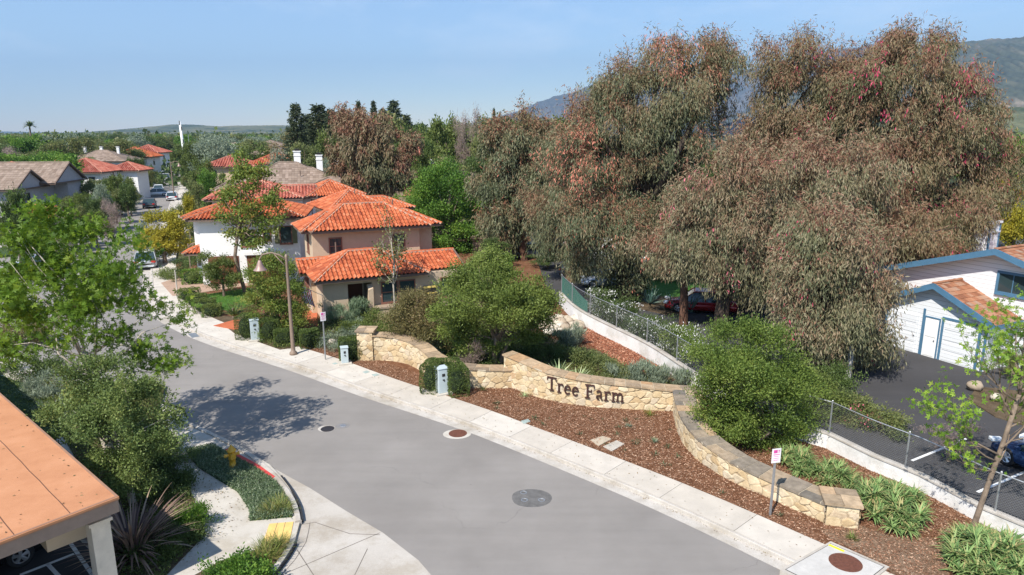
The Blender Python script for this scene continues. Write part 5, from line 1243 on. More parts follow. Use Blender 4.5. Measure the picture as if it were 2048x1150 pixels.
h.wall(0, 0, 2.6, 2.4, 0, 1.5, M['tand']); m = MB(); m.b2(-.15, -.15, 1.5, 2.75, 2.55, 1.68); m.obj('roof', M['tan'], h.r)

# --- carport, bottom left
r = thing('carport', 'flat terracotta coloured carport on pale stucco posts at the lower left', 'carport')
c0 = np.array(G(235, 993, 2.95)[:2]); e1 = nrm(np.array(G(0, 787, 2.95)[:2]) - c0); e2 = nrm(np.array(G(0, 1083, 2.95)[:2]) - c0)
P = [c0, c0 + e1 * 24, c0 + e1 * 24 + e2 * 9, c0 + e2 * 9]
MB().prism(P, 2.55, 2.90).obj('fascia_board', plain('carport_fascia', (.26, .19, .15), .8), r)
MB().prism([c0 + e1 * .0 - e2 * .015 - e1 * .015, c0 + e1 * 24 - e2 * .015, c0 + e1 * 24 + e2 * .04, c0 + e1 * .04 + e2 * .04, c0 + e1 * .04 + e2 * 9, c0 - e1 * .015 + e2 * 9], 2.86, 2.965).obj('drip_edge', plain('drip_edge_brown', (.30, .17, .11), .6), r)
ca = sum(P) / 4; tr = surf('roll_roofing', [(.3, (.44, .20, .10)), (.5, (.50, .235, .12)), (.7, (.55, .27, .145))], 1.1, 60, .92, .2, .16)
MB().prism([p + (ca - p) * -.004 for p in P], 2.90, 2.955).obj('roof', tr, r)
m = MB()
for k in (1.0, 2.1, 3.1):
    a = c0 + e2 * k + e1 * .06; b = a + e1 * 23; n = 30; pts = [(*(a + (b - a) * i / n + e2 * random.uniform(-.012, .012)), 2.957) for i in range(n + 1)]; m.tube(pts, .011, 4)
m.obj('seam', plain('seam_dark', (.12, .06, .04), .9), r)
def at2(a, b): return c0 + e1 * a + e2 * b
ang = math.atan2(e1[1], e1[0])
for a, b in ((.75, .28), (4.2, .28), (7.8, .28), (11.4, .28)):
    p = at2(a, b) if a > 1 else np.array(at2(.55, .35))
    m = MB(); m.box((p[0], p[1], 1.2), (.42, .42, 2.14), ang); m.box((p[0], p[1], 2.3), (.52, .52, .08), ang); m.box((p[0], p[1], .2), (.5, .5, .2), ang); pp = m.obj('post', plain('carport_post', (.62, .54, .44), .9, bstr=.2), r)
    m = MB(); m.box((p[0], p[1], 2.45), (.16, .3, .22), ang); m.obj('beam_block', M['tand'], pp)
m = MB(); p = (-11.25, 15.35); m.box((p[0], p[1], 1.95), (.75, .95, .8), ang); m.obj('storage_locker', M['tan'], r)
m = MB(); p = at2(8.5, 5.4); m.box((p[0], p[1], 1.3), (17, .2, 2.5), ang); m.obj('rear_wall', M['tand'], r)
# ------------------------------------------------------------------ leaf palettes
LM_ = dict(
    syc=leafmat('leaf_sycamore', [(0.054, 0.110, 0.013), (0.103, 0.190, 0.018), (0.169, 0.270, 0.023), (0.292, 0.361, 0.041)], .45),
    privet=leafmat('leaf_small_olive', [(0.076, 0.122, 0.036), (0.136, 0.194, 0.058), (0.211, 0.274, 0.079), (0.302, 0.317, 0.101)], .35),
    arbutus=leafmat('leaf_arbutus', [(0.083, 0.120, 0.026), (0.135, 0.184, 0.038), (0.203, 0.255, 0.056), (0.270, 0.315, 0.083)], .35),
    bright=leafmat('leaf_bright_green', [(0.045, 0.109, 0.017), (0.088, 0.184, 0.028), (0.162, 0.283, 0.039), (0.251, 0.360, 0.056)], .4),
    myrtle=leafmat('leaf_myrtle', [(0.063, 0.102, 0.021), (0.121, 0.185, 0.037), (0.198, 0.266, 0.053), (0.298, 0.338, 0.085)], .4),
    young=leafmat('leaf_young_sycamore', [(.10, .20, .02), (.18, .32, .03), (.28, .43, .04), (.40, .48, .07)], .45),
    olive=leafmat('leaf_olive', [(0.083, 0.112, 0.040), (0.139, 0.172, 0.059), (0.222, 0.244, 0.079), (0.305, 0.251, 0.132)], .35),
    brownol=leafmat('leaf_brown_olive', [(0.097, 0.092, 0.040), (0.166, 0.152, 0.059), (0.236, 0.198, 0.079), (0.277, 0.185, 0.106)], .35),
    dark=leafmat('leaf_dark_green', [(0.031, 0.057, 0.016), (0.061, 0.096, 0.026), (0.104, 0.153, 0.040), (0.156, 0.205, 0.059)], .3),
    mid=leafmat('leaf_mid_green', [(0.064, 0.089, 0.024), (0.108, 0.147, 0.034), (0.172, 0.217, 0.053), (0.252, 0.281, 0.079)], .35),
    yellow=leafmat('leaf_golden', [(0.166, 0.172, 0.020), (0.305, 0.277, 0.026), (0.457, 0.383, 0.040), (0.582, 0.475, 0.079)], .4),
    grey=leafmat('leaf_grey_green', [(0.125, 0.158, 0.099), (0.194, 0.238, 0.158), (0.291, 0.343, 0.238), (0.416, 0.449, 0.330)], .3),
    bare=leafmat('twig_grey_pink', [(0.194, 0.132, 0.119), (0.277, 0.198, 0.172), (0.347, 0.264, 0.224), (0.236, 0.224, 0.119)], .2),
    euc=leafmat('leaf_eucalyptus', [(0.069, 0.083, 0.039), (0.134, 0.144, 0.072), (0.206, 0.195, 0.108), (0.245, 0.199, 0.119), (0.253, 0.152, 0.094), (0.239, 0.097, 0.065)], .1),
    eucg=leafmat('leaf_eucalyptus_green', [(0.055, 0.076, 0.039), (0.097, 0.123, 0.061), (0.152, 0.163, 0.087), (0.202, 0.177, 0.094), (0.245, 0.130, 0.076), (0.260, 0.101, 0.061)], .1),
    eucr=leafmat('leaf_eucalyptus_brown', [(0.065, 0.083, 0.038), (0.125, 0.125, 0.060), (0.197, 0.163, 0.087), (0.235, 0.151, 0.087), (0.249, 0.098, 0.065)], .1),
    ivy=leafmat('leaf_ivy', [(0.042, 0.059, 0.026), (0.069, 0.092, 0.040), (0.104, 0.125, 0.059), (0.152, 0.158, 0.079)], .25),
    pink=plain('pink_blossom', (.62, .15, .20), .7, var=.4, scale=1.2), crimson=plain('crimson_blossom', (.55, .05, .13), .7, var=.4, scale=1.2), coral=plain('coral_blossom', (.60, .22, .15), .7, var=.35, scale=1.2),
    whitef=plain('white_blossom', (.75, .74, .72), .7), conif=leafmat('leaf_conifer', [(.03, .045, .02), (.06, .08, .035), (.10, .115, .05), (.15, .14, .06)], .2), conif2=leafmat('leaf_conifer_dark', [(0.017, 0.040, 0.016), (0.035, 0.066, 0.026), (0.055, 0.092, 0.040), (0.090, 0.125, 0.053)], .2),
    lav=leafmat('leaf_lavender', [(0.097, 0.145, 0.079), (0.166, 0.238, 0.132), (0.263, 0.343, 0.211), (0.388, 0.449, 0.317)], .3),
    aloe=leafmat('leaf_aloe', [(.09, .165, .05), (.16, .26, .08), (.26, .37, .13), (.38, .32, .14)], .2),
    yucca=leafmat('leaf_yucca', [(0.194, 0.264, 0.119), (0.305, 0.396, 0.185), (0.471, 0.554, 0.290), (0.624, 0.660, 0.396)], .2),
    flax=leafmat('leaf_flax', [(0.080, 0.054, 0.051), (0.161, 0.102, 0.085), (0.286, 0.196, 0.145), (0.482, 0.357, 0.255)], .15),
    agave=leafmat('leaf_agave', [(0.083, 0.158, 0.132), (0.125, 0.224, 0.185), (0.194, 0.304, 0.251), (0.249, 0.343, 0.264)], .15),
    grass=leafmat('leaf_grass', [(0.083, 0.132, 0.026), (0.166, 0.211, 0.046), (0.277, 0.290, 0.079), (0.416, 0.330, 0.132)], .3),
    box=leafmat('leaf_box_hedge', [(0.037, 0.064, 0.016), (0.069, 0.109, 0.024), (0.112, 0.160, 0.037), (0.174, 0.217, 0.053)], .3),
    ground=leafmat('leaf_groundcover', [(0.069, 0.119, 0.053), (0.125, 0.185, 0.086), (0.194, 0.251, 0.132), (0.305, 0.356, 0.238)], .3),
    redtip=leafmat('leaf_red_tip', [(.09, .15, .03), (.15, .215, .04), (.23, .28, .055), (.33, .24, .06)], .35),
)
def L3(us, base, Y=None):
    """lobes surveyed as (u, v, radius in px[, Y offset]) -> local ellipsoids round base"""
    out = []
    for q in us:
        u, v, r = q[:3]; yy = (Y if Y is not None else base[1]) + (q[3] if len(q) > 3 else 0)
        c = HT(u, v, yy); dep = yy * CS + (HC - c[2]) * SN; R = r / F * dep
        out.append((c[0] - base[0], c[1] - base[1], c[2] - base[2], R, R * 1.05, R * (q[4] if len(q) > 4 else .9)))
    return out
def tree(name, label, base, lobes, cl, per, cr, L, W, mat, bark='bark', r0=.15, seed=1, cat='tree', group=None, trunks=1, nl=10, flower=None, hang=0, top=None, lr=1.0, **kw):
    rg = np.random.default_rng(seed); t = thing(name, label, cat, base, 0, group)
    Lb = np.array(lobes); cen = Lb[:, :3].mean(0)
    for k in range(trunks):
        m = MB(); tp = top if top is not None else (cen[0] * .55 + rg.normal() * .15, cen[1] * .55, max(.4, (Lb[:, 2] - Lb[:, 5]).min() * .4 + cen[2] * .45))
        idx = rg.choice(len(Lb), size=min(nl, len(Lb) * 2)) if len(Lb) * 2 >= nl else rg.permutation(len(Lb))[:nl]
        tg = [Lb[i, :3] + rg.uniform(-.5, .5, 3) * Lb[i, 3:6] for i in list(idx) + list(rg.choice(len(Lb), size=nl))]
        off_ = (rg.normal(size=3) * r0 * 2 * (1, 1, 0)) if trunks > 1 else np.zeros(3)
        limbs(m, off_, tg, r0, rg, 7, trunk_top=np.array(tp) + off_ * 3, lr=lr); m.obj('trunk', M[bark], t, True)
    mats = [LM_[mat], LM_[flower]] if flower else [LM_[mat]]
    crown('crown', lobes, cl, per, cr, L, W, mats, t, rg, hang=hang, flower=kw.pop('fl', .02) if flower else 0, **kw)
    return t
# ---------------------------------------------------------------- eucalyptus grove
def euc(label, base, lob, n_str, mat, seed, r0=.35, bark='redbark', Y=None, L=.28, W=.046, hangl=(.5, 1.5), flower='pink', ff=.03, extra_red=None, nl=14, name='eucalyptus_tree', topred=.35, top=None, dens=1.0):
    rg = np.random.default_rng(seed); t = thing(name, label, 'tree', base, 0)
    lobes = [l[:3] + (l[3] * .88, l[4] * .88, l[5] * .9) for l in L3(lob, base, Y)]; Lb = np.array(lobes); m = MB()
    tp = top if top is not None else (Lb[:, 0].mean() * .35, Lb[:, 1].mean() * .35, Lb[:, 2].mean() * .45)
    tg = [Lb[i, :3] + rg.uniform(-.45, .35, 3) * Lb[i, 3:6] - (0, 0, .3) for i in list(rg.permutation(len(Lb))) + list(rg.choice(len(Lb), size=nl))]
    limbs(m, (0, 0, 0), tg, r0, rg, 8, trunk_top=tp, split=.45); m.obj('trunk', M[bark], t, True)
    # branchlets: each clump is a small dome, its leaves hang in strings
    ncl = int(n_str * 1.25 / 9); nsb = max(4, ncl // 9); S0, OS, Kk = in_lobes(lobes, nsb, rg, .34, .7)
    si = np.concatenate((np.arange(nsb), rg.integers(0, nsb, ncl - nsb))); lr = float(Lb[:, 3].mean()) * .27
    P0 = S0[si] + rg.normal(size=(ncl, 3)) * lr * np.array((1, 1, .6)); O0 = unit(OS[si] + rg.normal(size=(ncl, 3)) * .3)
    z = P0[:, 2]; zz = (z - z.min()) / (np.ptp(z) + 1e-6)
    ct = np.clip(rg.random(nsb)[si] * .45 + rg.random(ncl) * .22 + topred * np.clip(O0[:, 2], -.2, 1) + .12 * zz + .08, 0, 1)
    clr = rg.uniform(.35, .8, ncl)
    ii = np.repeat(np.arange(ncl), 9); ns = len(ii)
    a = rg.uniform(0, 6.283, ns); rr = clr[ii] * np.sqrt(rg.random(ns))
    S = P0[ii] + np.stack([rr * np.cos(a), rr * np.sin(a), .45 * clr[ii] - .55 * rr ** 2 / clr[ii] + rg.normal(size=ns) * .08], 1)
    hl = rg.uniform(hangl[0], hangl[1], ns) * (.45 + .55 * (1 - np.clip(O0[ii, 2], 0, 1)))
    per = int(7 * dens); jj = np.repeat(np.arange(ns), per); f = np.tile(np.linspace(0, 1, per), ns)
    P = S[jj] + rg.normal(size=(len(jj), 3)) * .07; P[:, 2] -= f * hl[jj]
    P[:, :2] += (O0[ii][jj, :2]) * (.25 * np.sin(f * 2))[:, None]
    D = np.array((0, 0, -1.0)) + rg.normal(size=(len(jj), 3)) * .38 + O0[ii][jj] * .25
    tnt = np.clip(ct[ii][jj] * .75 + rg.random(len(jj)) * .3 - f * .06, 0, 1)
    up_ = np.where(O0[:, 2] > .25)[0]; ku = rg.choice(up_, size=len(up_) * 3) if len(up_) else up_; kk = np.repeat(ku, 9)   # thin shoots standing out of the crown
    dr = unit(O0[ku] + rg.normal(size=(len(ku), 3)) * .5 + np.array((0, 0, .5))); fr_ = np.tile(np.linspace(.3, 1.0, 9), len(ku))
    Pu = P0[kk] + np.repeat(dr, 9, axis=0) * (fr_ * np.repeat(rg.uniform(.6, 1.5, len(ku)), 9))[:, None] + rg.normal(size=(len(kk), 3)) * .06
    nP = len(P); P = np.concatenate((P, Pu)); D = np.concatenate((D, rg.normal(size=(len(kk), 3)) * .6 + np.array((0, 0, -.5)))); tnt = np.concatenate((tnt, np.clip(.45 + .5 * rg.random(len(kk)), 0, 1)))
    jj_full = len(P); mi = np.zeros(len(P), int)
    if flower:
        fcl = rg.random(ncl) < ff
        if extra_red is not None:
            for (u, v, r) in extra_red:
                cc_ = np.array(HT(u, v, base[1] if Y is None else Y)) - np.array(base); R = r / F * cc_[1] if False else r / F * (base[1] if Y is None else Y)
                dd = np.hypot(P0[:, 0] - cc_[0], P0[:, 2] - cc_[2]); fcl |= (dd < R) & (rg.random(ncl) < .6) & (O0[:, 1] < .2)
        mi[:nP][fcl[ii][jj] & (rg.random(len(jj)) < .42)] = 1
    leaves('crown', P, D, L * rg.uniform(.7, 1.25, len(P)), W * rg.uniform(.7, 1.3, len(P)), tnt, [LM_[mat], LM_[flower or 'pink']], mi, t, 'quad', rg)
    return t
bA = (7.8, 46.7, 0)
euc('big eucalyptus left of centre with coral blossom on its left flank and ivy-clad trunk', bA,
    [(1350, 92, 42, 1), (1300, 125, 45), (1405, 105, 40, 1), (1452, 118, 24), (1240, 165, 50), (1360, 170, 75), (1185, 205, 38), (1440, 190, 36, 2), (1230, 250, 75), (1340, 265, 85, 1), (1410, 280, 44, 2), (1160, 250, 38), (1130, 305, 48, -1), (1190, 350, 70, -1), (1290, 370, 75, 0), (1370, 350, 42, 2), (1120, 370, 45, -1), (1160, 430, 55, -2), (1240, 450, 65, -1), (1290, 460, 42, 1), (1110, 440, 40, -1), (1200, 500, 40, -1), (1260, 540, 38, 0), (1150, 490, 35, -1), (1480, 100, 15), (1200, 300, 60), (1300, 200, 70)],
    19000, 'eucg', 11, .55, 'darkbark', flower='coral', ff=.035, topred=.14, extra_red=[(1130, 290, 60), (1170, 330, 50), (1200, 360, 50), (1150, 250, 30), (1350, 95, 50)], top=(1.2, 0, 7.5))
euc('left giant of the two rear eucalyptus crowns, rising highest beside the gap', (13.5, 45.5, 0),
    [(1600, 82, 34), (1560, 125, 45), (1640, 130, 50), (1555, 185, 38), (1600, 200, 75), (1680, 170, 55), (1550, 262, 52), (1640, 285, 85), (1515, 310, 40), (1560, 350, 75), (1700, 260, 60), (1520, 400, 60), (1620, 420, 75)],
    12500, 'eucr', 12, .5, 'darkbark', flower='crimson', ff=.03, nl=8)
euc('right giant rear eucalyptus with crimson blossom and rounded top by the hillside', (22.5, 43.5, 0),
    [(1780, 98, 36), (1830, 95, 42), (1880, 100, 34), (1740, 150, 55), (1820, 160, 75), (1900, 165, 60), (1940, 210, 45), (1760, 240, 80), (1860, 250, 85), (1940, 270, 55), (1985, 300, 35), (1800, 330, 85), (1900, 350, 85), (1960, 370, 55), (1840, 430, 80), (1740, 400, 70), (1930, 440, 50), (1850, 500, 50), (1990, 345, 28)],
    15000, 'eucr', 13, .5, 'darkbark', flower='crimson', ff=.06, nl=8, hangl=(.4, 1.2))
euc('middle eucalyptus with pale weeping crown spreading low before the two giants', (12.3, 38.8, 0),
    [(1480, 340, 60), (1420, 380, 60), (1540, 370, 75), (1620, 350, 70), (1390, 430, 55), (1470, 440, 75), (1560, 460, 80), (1370, 500, 35), (1440, 510, 55), (1520, 540, 55), (1700, 350, 65), (1650, 430, 75), (1740, 320, 50)],
    13500, 'euc', 14, .42, 'darkbark', flower='pink', ff=.025, topred=.26, extra_red=[(1300, 505, 30)], nl=8, top=(.2, 0, 5.5), hangl=(.5, 1.3))
euc('eucalyptus on a bare dark trunk at the lane edge, thin low crown', (10.5, 40.3, 0),
    [(1330, 500, 34), (1300, 495, 22), (1390, 520, 30), (1370, 470, 35), (1345, 530, 22)], 1400, 'euc', 15, .26, 'redbark', flower='coral', ff=.2, nl=4, top=(.1, 0, 5.2), hangl=(.3, .9))
euc('foremost eucalyptus drooping low over the lane next to the weathered pole', (14.6, 30.6, 0),
    [(1620, 520, 55), (1680, 500, 60), (1600, 580, 45), (1680, 590, 65), (1640, 640, 50), (1720, 640, 45), (1730, 560, 50), (1722, 690, 28, 1.6), (1755, 680, 22, 1.4), (1600, 630, 30), (1650, 690, 28, .6), (1640, 460, 50)],
    7000, 'euc', 16, .42, 'darkbark', flower='crimson', ff=.035, nl=6, L=.24, W=.045, hangl=(.5, 1.4), top=(.1, .1, 4))
euc('eucalyptus limb crown hanging in front of the blue trimmed house', (19.3, 39.0, 0),
    [(1760, 480, 60), (1820, 470, 55), (1880, 470, 45), (1780, 560, 45), (1830, 560, 42), (1860, 590, 28), (1790, 610, 30), (1920, 440, 40), (1900, 510, 25)], 4600, 'eucr', 17, .35, 'darkbark', flower='crimson', ff=.03, nl=6, hangl=(.4, 1.1), top=(-.3, 0, 4.5))
euc('slender brownish eucalyptus left of the big one, reddish trunk by the grey saloon', (1.1, 61.5, 0),
    [(1040, 250, 40), (1000, 275, 35), (1080, 270, 32), (1030, 320, 55), (1080, 340, 40), (985, 350, 40), (1040, 400, 50), (1000, 430, 38), (1080, 430, 35), (1050, 470, 32), (1010, 470, 28)],
    6200, 'eucg', 18, .35, 'redbark', flower='coral', ff=.01, topred=.15, nl=8, L=.34, W=.07, top=(.2, 0, 6))
euc('leaning eucalyptus with forked reddish trunk beside the fence end', (4.6, 53, 0),
    [(1110, 470, 35), (1150, 500, 32), (1090, 420, 42), (1130, 400, 40), (1075, 380, 30), (1180, 520, 26)], 2300, 'eucg', 19, .42, 'redbark', flower='coral', ff=.02, topred=.1, nl=5, top=(1.2, .3, 4.2))
euc('dark reddish eucalyptus standing alone beyond the brown roofs', (-17.8, 80, 0),
    [(700, 255, 38), (750, 250, 38), (790, 280, 38), (720, 290, 50), (770, 320, 45), (690, 300, 32), (740, 350, 45), (790, 340, 32), (700, 345, 28), (760, 375, 28), (815, 300, 14)], 4800, 'eucr', 20, .5, 'darkbark', flower='coral', ff=.03, nl=8, L=.45, W=.1, topred=.6, top=(.2, 0, 5))
# ivy on the big trunk
rg = np.random.default_rng(5); n = 5200; z = rg.uniform(0, 7.5, n); a = rg.uniform(0, 6.283, n); rr = .75 + .35 * np.sin(z * 1.3) + rg.random(n) * .35
P = np.stack([7.8 + z * .12 + rr * np.cos(a), 46.6 + rr * np.sin(a), z], 1); o = leaves('ivy', P, np.stack([np.cos(a), np.sin(a), -.6 + 0 * a], 1) + rg.normal(size=(n, 3)) * .5, .2, .13, rg.random(n), LM_['ivy']); tag(o, 'dark ivy wrapping the thick trunk of the big eucalyptus', 'ivy')

# ---------------------------------------------------------------- near trees
def grown(name, label, base, d0, h0, r0, tips_depth, mat, bark, seed, shape='palm', L=.17, W=.1, per=26, cr=.42, nchild=5, first=None, cat='tree', spread=.9, up=.12, scale=1.0, mult=1, keep=None, hangb=.1):
    rg = np.random.default_rng(seed); t = thing(name, label, cat, base); m = MB(); tips = []
    path = [np.zeros(3), np.array(d0) * .33, np.array(d0) * .66 + rg.normal(size=3) * .06, np.array(d0)]
    m.tube([path[0] - (0, 0, .15)] + path, [r0 * 1.3, r0 * 1.1, r0 * .92, r0 * .85, r0 * .78], 12)
    for (dx, dy, dz, ln, r, att) in first:
        p = np.array(d0) * att; grow(m, p, (dx, dy, dz), ln, r, tips_depth, rg, tips, nchild, up, spread)
    m.obj('trunk', M[bark], t, True)
    T = np.array(tips); 
    if keep is not None: T = T[[keep(p) for p in T]]
    idx = np.repeat(np.arange(len(T)), per); N = len(idx)
    P = T[idx] + rg.normal(size=(N, 3)) * cr * .5 * np.array((1, 1, .65)); D = rg.normal(size=(N, 3)) * .8 + np.array((0, 0, -hangb))
    ct = rg.random(len(T)); tn = np.clip(ct[idx] * .6 + rg.random(N) * .4, 0, 1)
    leaves('crown', P, D, L * rg.uniform(.6, 1.2, N), W, tn, [LM_[mat]], None, t, shape, rg, up=(0, 0, 1) if shape == 'quad' else None)
    return t, len(T)
g = (-13.9, 21.9, .1)
LS = L3([(100, 430, 42), (45, 470, 48), (160, 465, 45), (225, 475, 36), (15, 540, 50), (105, 540, 55), (195, 545, 50), (275, 530, 34), (60, 625, 50), (150, 625, 45), (250, 610, 45), (320, 595, 34), (345, 640, 22), (15, 690, 42), (105, 690, 36), (220, 690, 40), (300, 700, 36), (350, 735, 20), (352, 690, 20), (70, 560, 50, 2), (180, 590, 45, 2.2), (120, 480, 40, 2), (20, 600, 50, -2), (140, 660, 40, -1.8), (230, 560, 40, -1.5)], g)
t = tree('sycamore_tree', 'broad bright green sycamore with open branches in the left foreground', g, LS, 760, 12, .34, .15, .1, 'syc', 'palebark', .17, 31, nl=8, lr=.55, shape='palm', shell=.9, inner=.15, lump=.34, top=(-.5, 0, 4.2), upw=-.05)
t, n_ = grown('young_sycamore', 'slender young sycamore with sparse yellow-green leaves leaning at the right edge', (13.75, 18.25, .1), (.75, .1, 4.1), 0, .075, 2, 'young', 'bark', 32,
    first=[(-1, .2, .55, 2.1, .035, .55), (-1, -.1, .25, 2.0, .03, .5), (1, .1, .8, 1.6, .035, .6), (-.8, .3, 1.0, 2.0, .035, .85), (.7, .2, .5, 1.7, .03, .45), (.1, .1, 1, 2.0, .045, 1), (.6, -.1, 1, 1.8, .035, .9), (-1, .1, .6, 2.1, .03, .95), (1, .3, .2, 1.7, .03, .75), (-.8, -.2, .1, 1.5, .025, .42), (-.4, .1, 1.2, 1.9, .03, 1), (.8, .1, .7, 1.8, .03, 1)],
    L=.125, per=3, cr=.26, nchild=4, spread=1.0, up=.16)
bj = (-11.9, 19.4, .1)
tree('privet_tree', 'dense small-leaved olive green tree between the carport and the pavement', bj,
     L3([(190, 750, 45, .5), (140, 790, 40, .8), (250, 790, 55), (200, 830, 65), (290, 850, 55), (240, 890, 65), (160, 850, 45, .5), (310, 900, 45), (270, 940, 40, -.3), (120, 815, 28, .6), (340, 880, 26), (215, 940, 30, -.3)], bj), 560, 80, .26, .085, .045, 'privet', 'palebark', .11, 33, shell=.6, inner=.5, top=(-.15, 0, 2.2))
bm = (8.9, 23.8, .1)
tree('myrtle_tree', 'bushy bright green tree behind the right stone wall, touching the sign wall end', bm,
     L3([(1480, 665, 40), (1540, 675, 30), (1440, 700, 40), (1420, 720, 30), (1500, 720, 60), (1560, 740, 50), (1440, 770, 50), (1520, 790, 65), (1590, 770, 38), (1450, 830, 42), (1530, 850, 48), (1590, 830, 35), (1480, 870, 28), (1415, 790, 22), (1500, 760, 60, -1), (1460, 730, 45, -1), (1550, 790, 50, -1), (1470, 840, 40, -.8), (1545, 878, 26), (1580, 862, 24), (1510, 885, 22)], bm), 1000, 80, .36, .10, .042, 'myrtle', 'bark', .07, 34, shell=.5, inner=.62, trunks=2)
bq = (-.9, 32.6, .1)
tree('strawberry_tree', 'wide green tree on twin trunks behind the dip in the stone wall', bq,
     L3([(960, 560, 50), (1010, 570, 55), (910, 590, 45), (1060, 600, 45), (960, 620, 60), (1020, 640, 50), (1080, 590, 30), (900, 640, 45), (970, 520, 25), (1000, 520, 28), (1090, 625, 20), (930, 670, 30), (1040, 665, 36), (985, 680, 30), (1080, 650, 28), (960, 600, 50, -2), (1030, 610, 45, -2), (900, 610, 35, -2)], bq), 820, 85, .36, .12, .055, 'arbutus', 'bark', .12, 35, trunks=2, shell=.5, inner=.62)
bq = (-4.6, 33.6, .1)
tree('olive_brown_shrub', 'brownish olive spreading shrub tree left of the wide green one behind the wall', bq,
     L3([(830, 610, 36), (800, 630, 26), (860, 640, 38), (820, 660, 30), (790, 650, 16), (870, 670, 26), (850, 600, 24)], bq), 240, 80, .38, .12, .05, 'brownol', 'bark', .08, 36, shell=.5, inner=.6)
b = G(448, 592, .15)
tree('citrus_tree', 'small round dark green tree on a single trunk standing on the lawn', b, L3([(430, 530, 30), (450, 540, 28), (410, 545, 22), (440, 560, 22)], b), 130, 80, .3, .13, .06, 'mid', 'bark', .09, 37, top=(0, 0, 1.2))
b = (-13.6, 37.6, .1)
tree('photinia_tree', 'upright shrub tree with orange young leaves left of the street lamp', b, L3([(548, 540, 34), (528, 565, 32), (565, 585, 36), (532, 620, 32), (575, 628, 30), (550, 650, 34), (520, 590, 24), (590, 600, 24), (520, 540, 22)], b), 380, 75, .34, .12, .055, 'redtip', 'bark', .08, 38)
b = (-31.0, 60.0, .1)
tree('golden_tree', 'golden yellow tree at the bend left of the white house', b, L3([(322, 452, 26), (345, 462, 22), (305, 482, 20), (335, 490, 24), (355, 485, 16)], b), 150, 70, .5, .2, .1, 'yellow', 'bark', .18, 39, top=(0, 0, 2.2))
tree('street_sycamore', 'leafy green and gold upright sycamore rising above the white house roof', (-19.5, 48.5, .1), L3([(492, 325, 24), (470, 352, 26), (515, 350, 24), (490, 380, 40), (455, 395, 28), (530, 392, 28), (500, 425, 38), (455, 440, 24), (545, 445, 22), (505, 475, 30), (470, 480, 24), (545, 410, 18)], (-19.5, 48.5, .1)), 420, 20, .4, .19, .13, 'redtip', 'bark', .14, 48, shell=.8, inner=.3, top=(.1, 0, 5.5), vary=.5)
b = (-7.3, 41.0, .1)
t, n_ = grown('young_birch', 'thin sparse young tree in front of the tan house roof', b, (.1, 0, 3.6), 0, .06, 1, 'olive', 'palebark', 41,
    first=[(-.7, .1, 1, 1.8, .03, .75), (.7, .1, 1, 1.8, .03, .8), (0, .1, 1, 2.6, .045, 1), (-.5, 0, 1.4, 1.8, .03, .95), (.6, 0, .8, 1.5, .03, .65), (-.8, 0, .6, 1.4, .025, .6), (.5, .2, 1.3, 1.8, .03, .95)],
    shape='quad', L=.15, W=.11, per=7, cr=.35, nchild=6, spread=1.0)
b = (-6.2, 66, 0)
tree('green_tree', 'large vivid green round headed tree right of the orange roofs', b, L3([(880, 370, 38), (910, 400, 48), (860, 410, 36), (930, 440, 42), (890, 460, 42), (940, 480, 30), (860, 460, 30), (900, 350, 22)], b), 360, 80, .7, .22, .12, 'bright', 'bark', .25, 42)
b = (-8.5, 72, 0)
tree('green_tree', 'narrow vivid green tree with scalloped top behind the large round green tree', b, L3([(870, 365, 28), (850, 395, 26), (895, 360, 22), (840, 430, 22)], b), 130, 80, .6, .22, .12, 'bright', 'bark', .2, 43)

# ---------------------------------------------------------------- shrubs
def shrub(name, label, us, seed, mat, cl=60, per=60, cr=.22, L=.09, W=.04, cat='shrub', flower=None, fl=.03, z=.1, group=None, Y=None, base=None, **kw):
    """mound(s) whose foot stands where seen"""
    rg = np.random.default_rng(seed)
    lob = []; b0 = None
    for q in us:
        u, vb, r, h = q[:4]; g = G(u, vb, z); R = r / F * (g[1] * CS + HC * SN)
        if b0 is None: b0 = (g[0], g[1] + R * .6, z)
        lob.append((g[0] - b0[0], g[1] + R * .7 - b0[1], h * .42, R, R * .9, h * .6))
    t = thing(name, label, cat, b0, 0, group)
    m = MB(); [m.tube([(l[0] * .9, l[1] * .9, -.1), (l[0], l[1], l[2])], [.03, .015], 5) for l in lob[:1]]; m.obj('stem', M['bark'], t)
    crown('foliage', lob, cl, per, cr, L, W, [LM_[mat]] + ([LM_[flower]] if flower else []), t, rg, flower=fl if flower else 0, **kw)
    return t
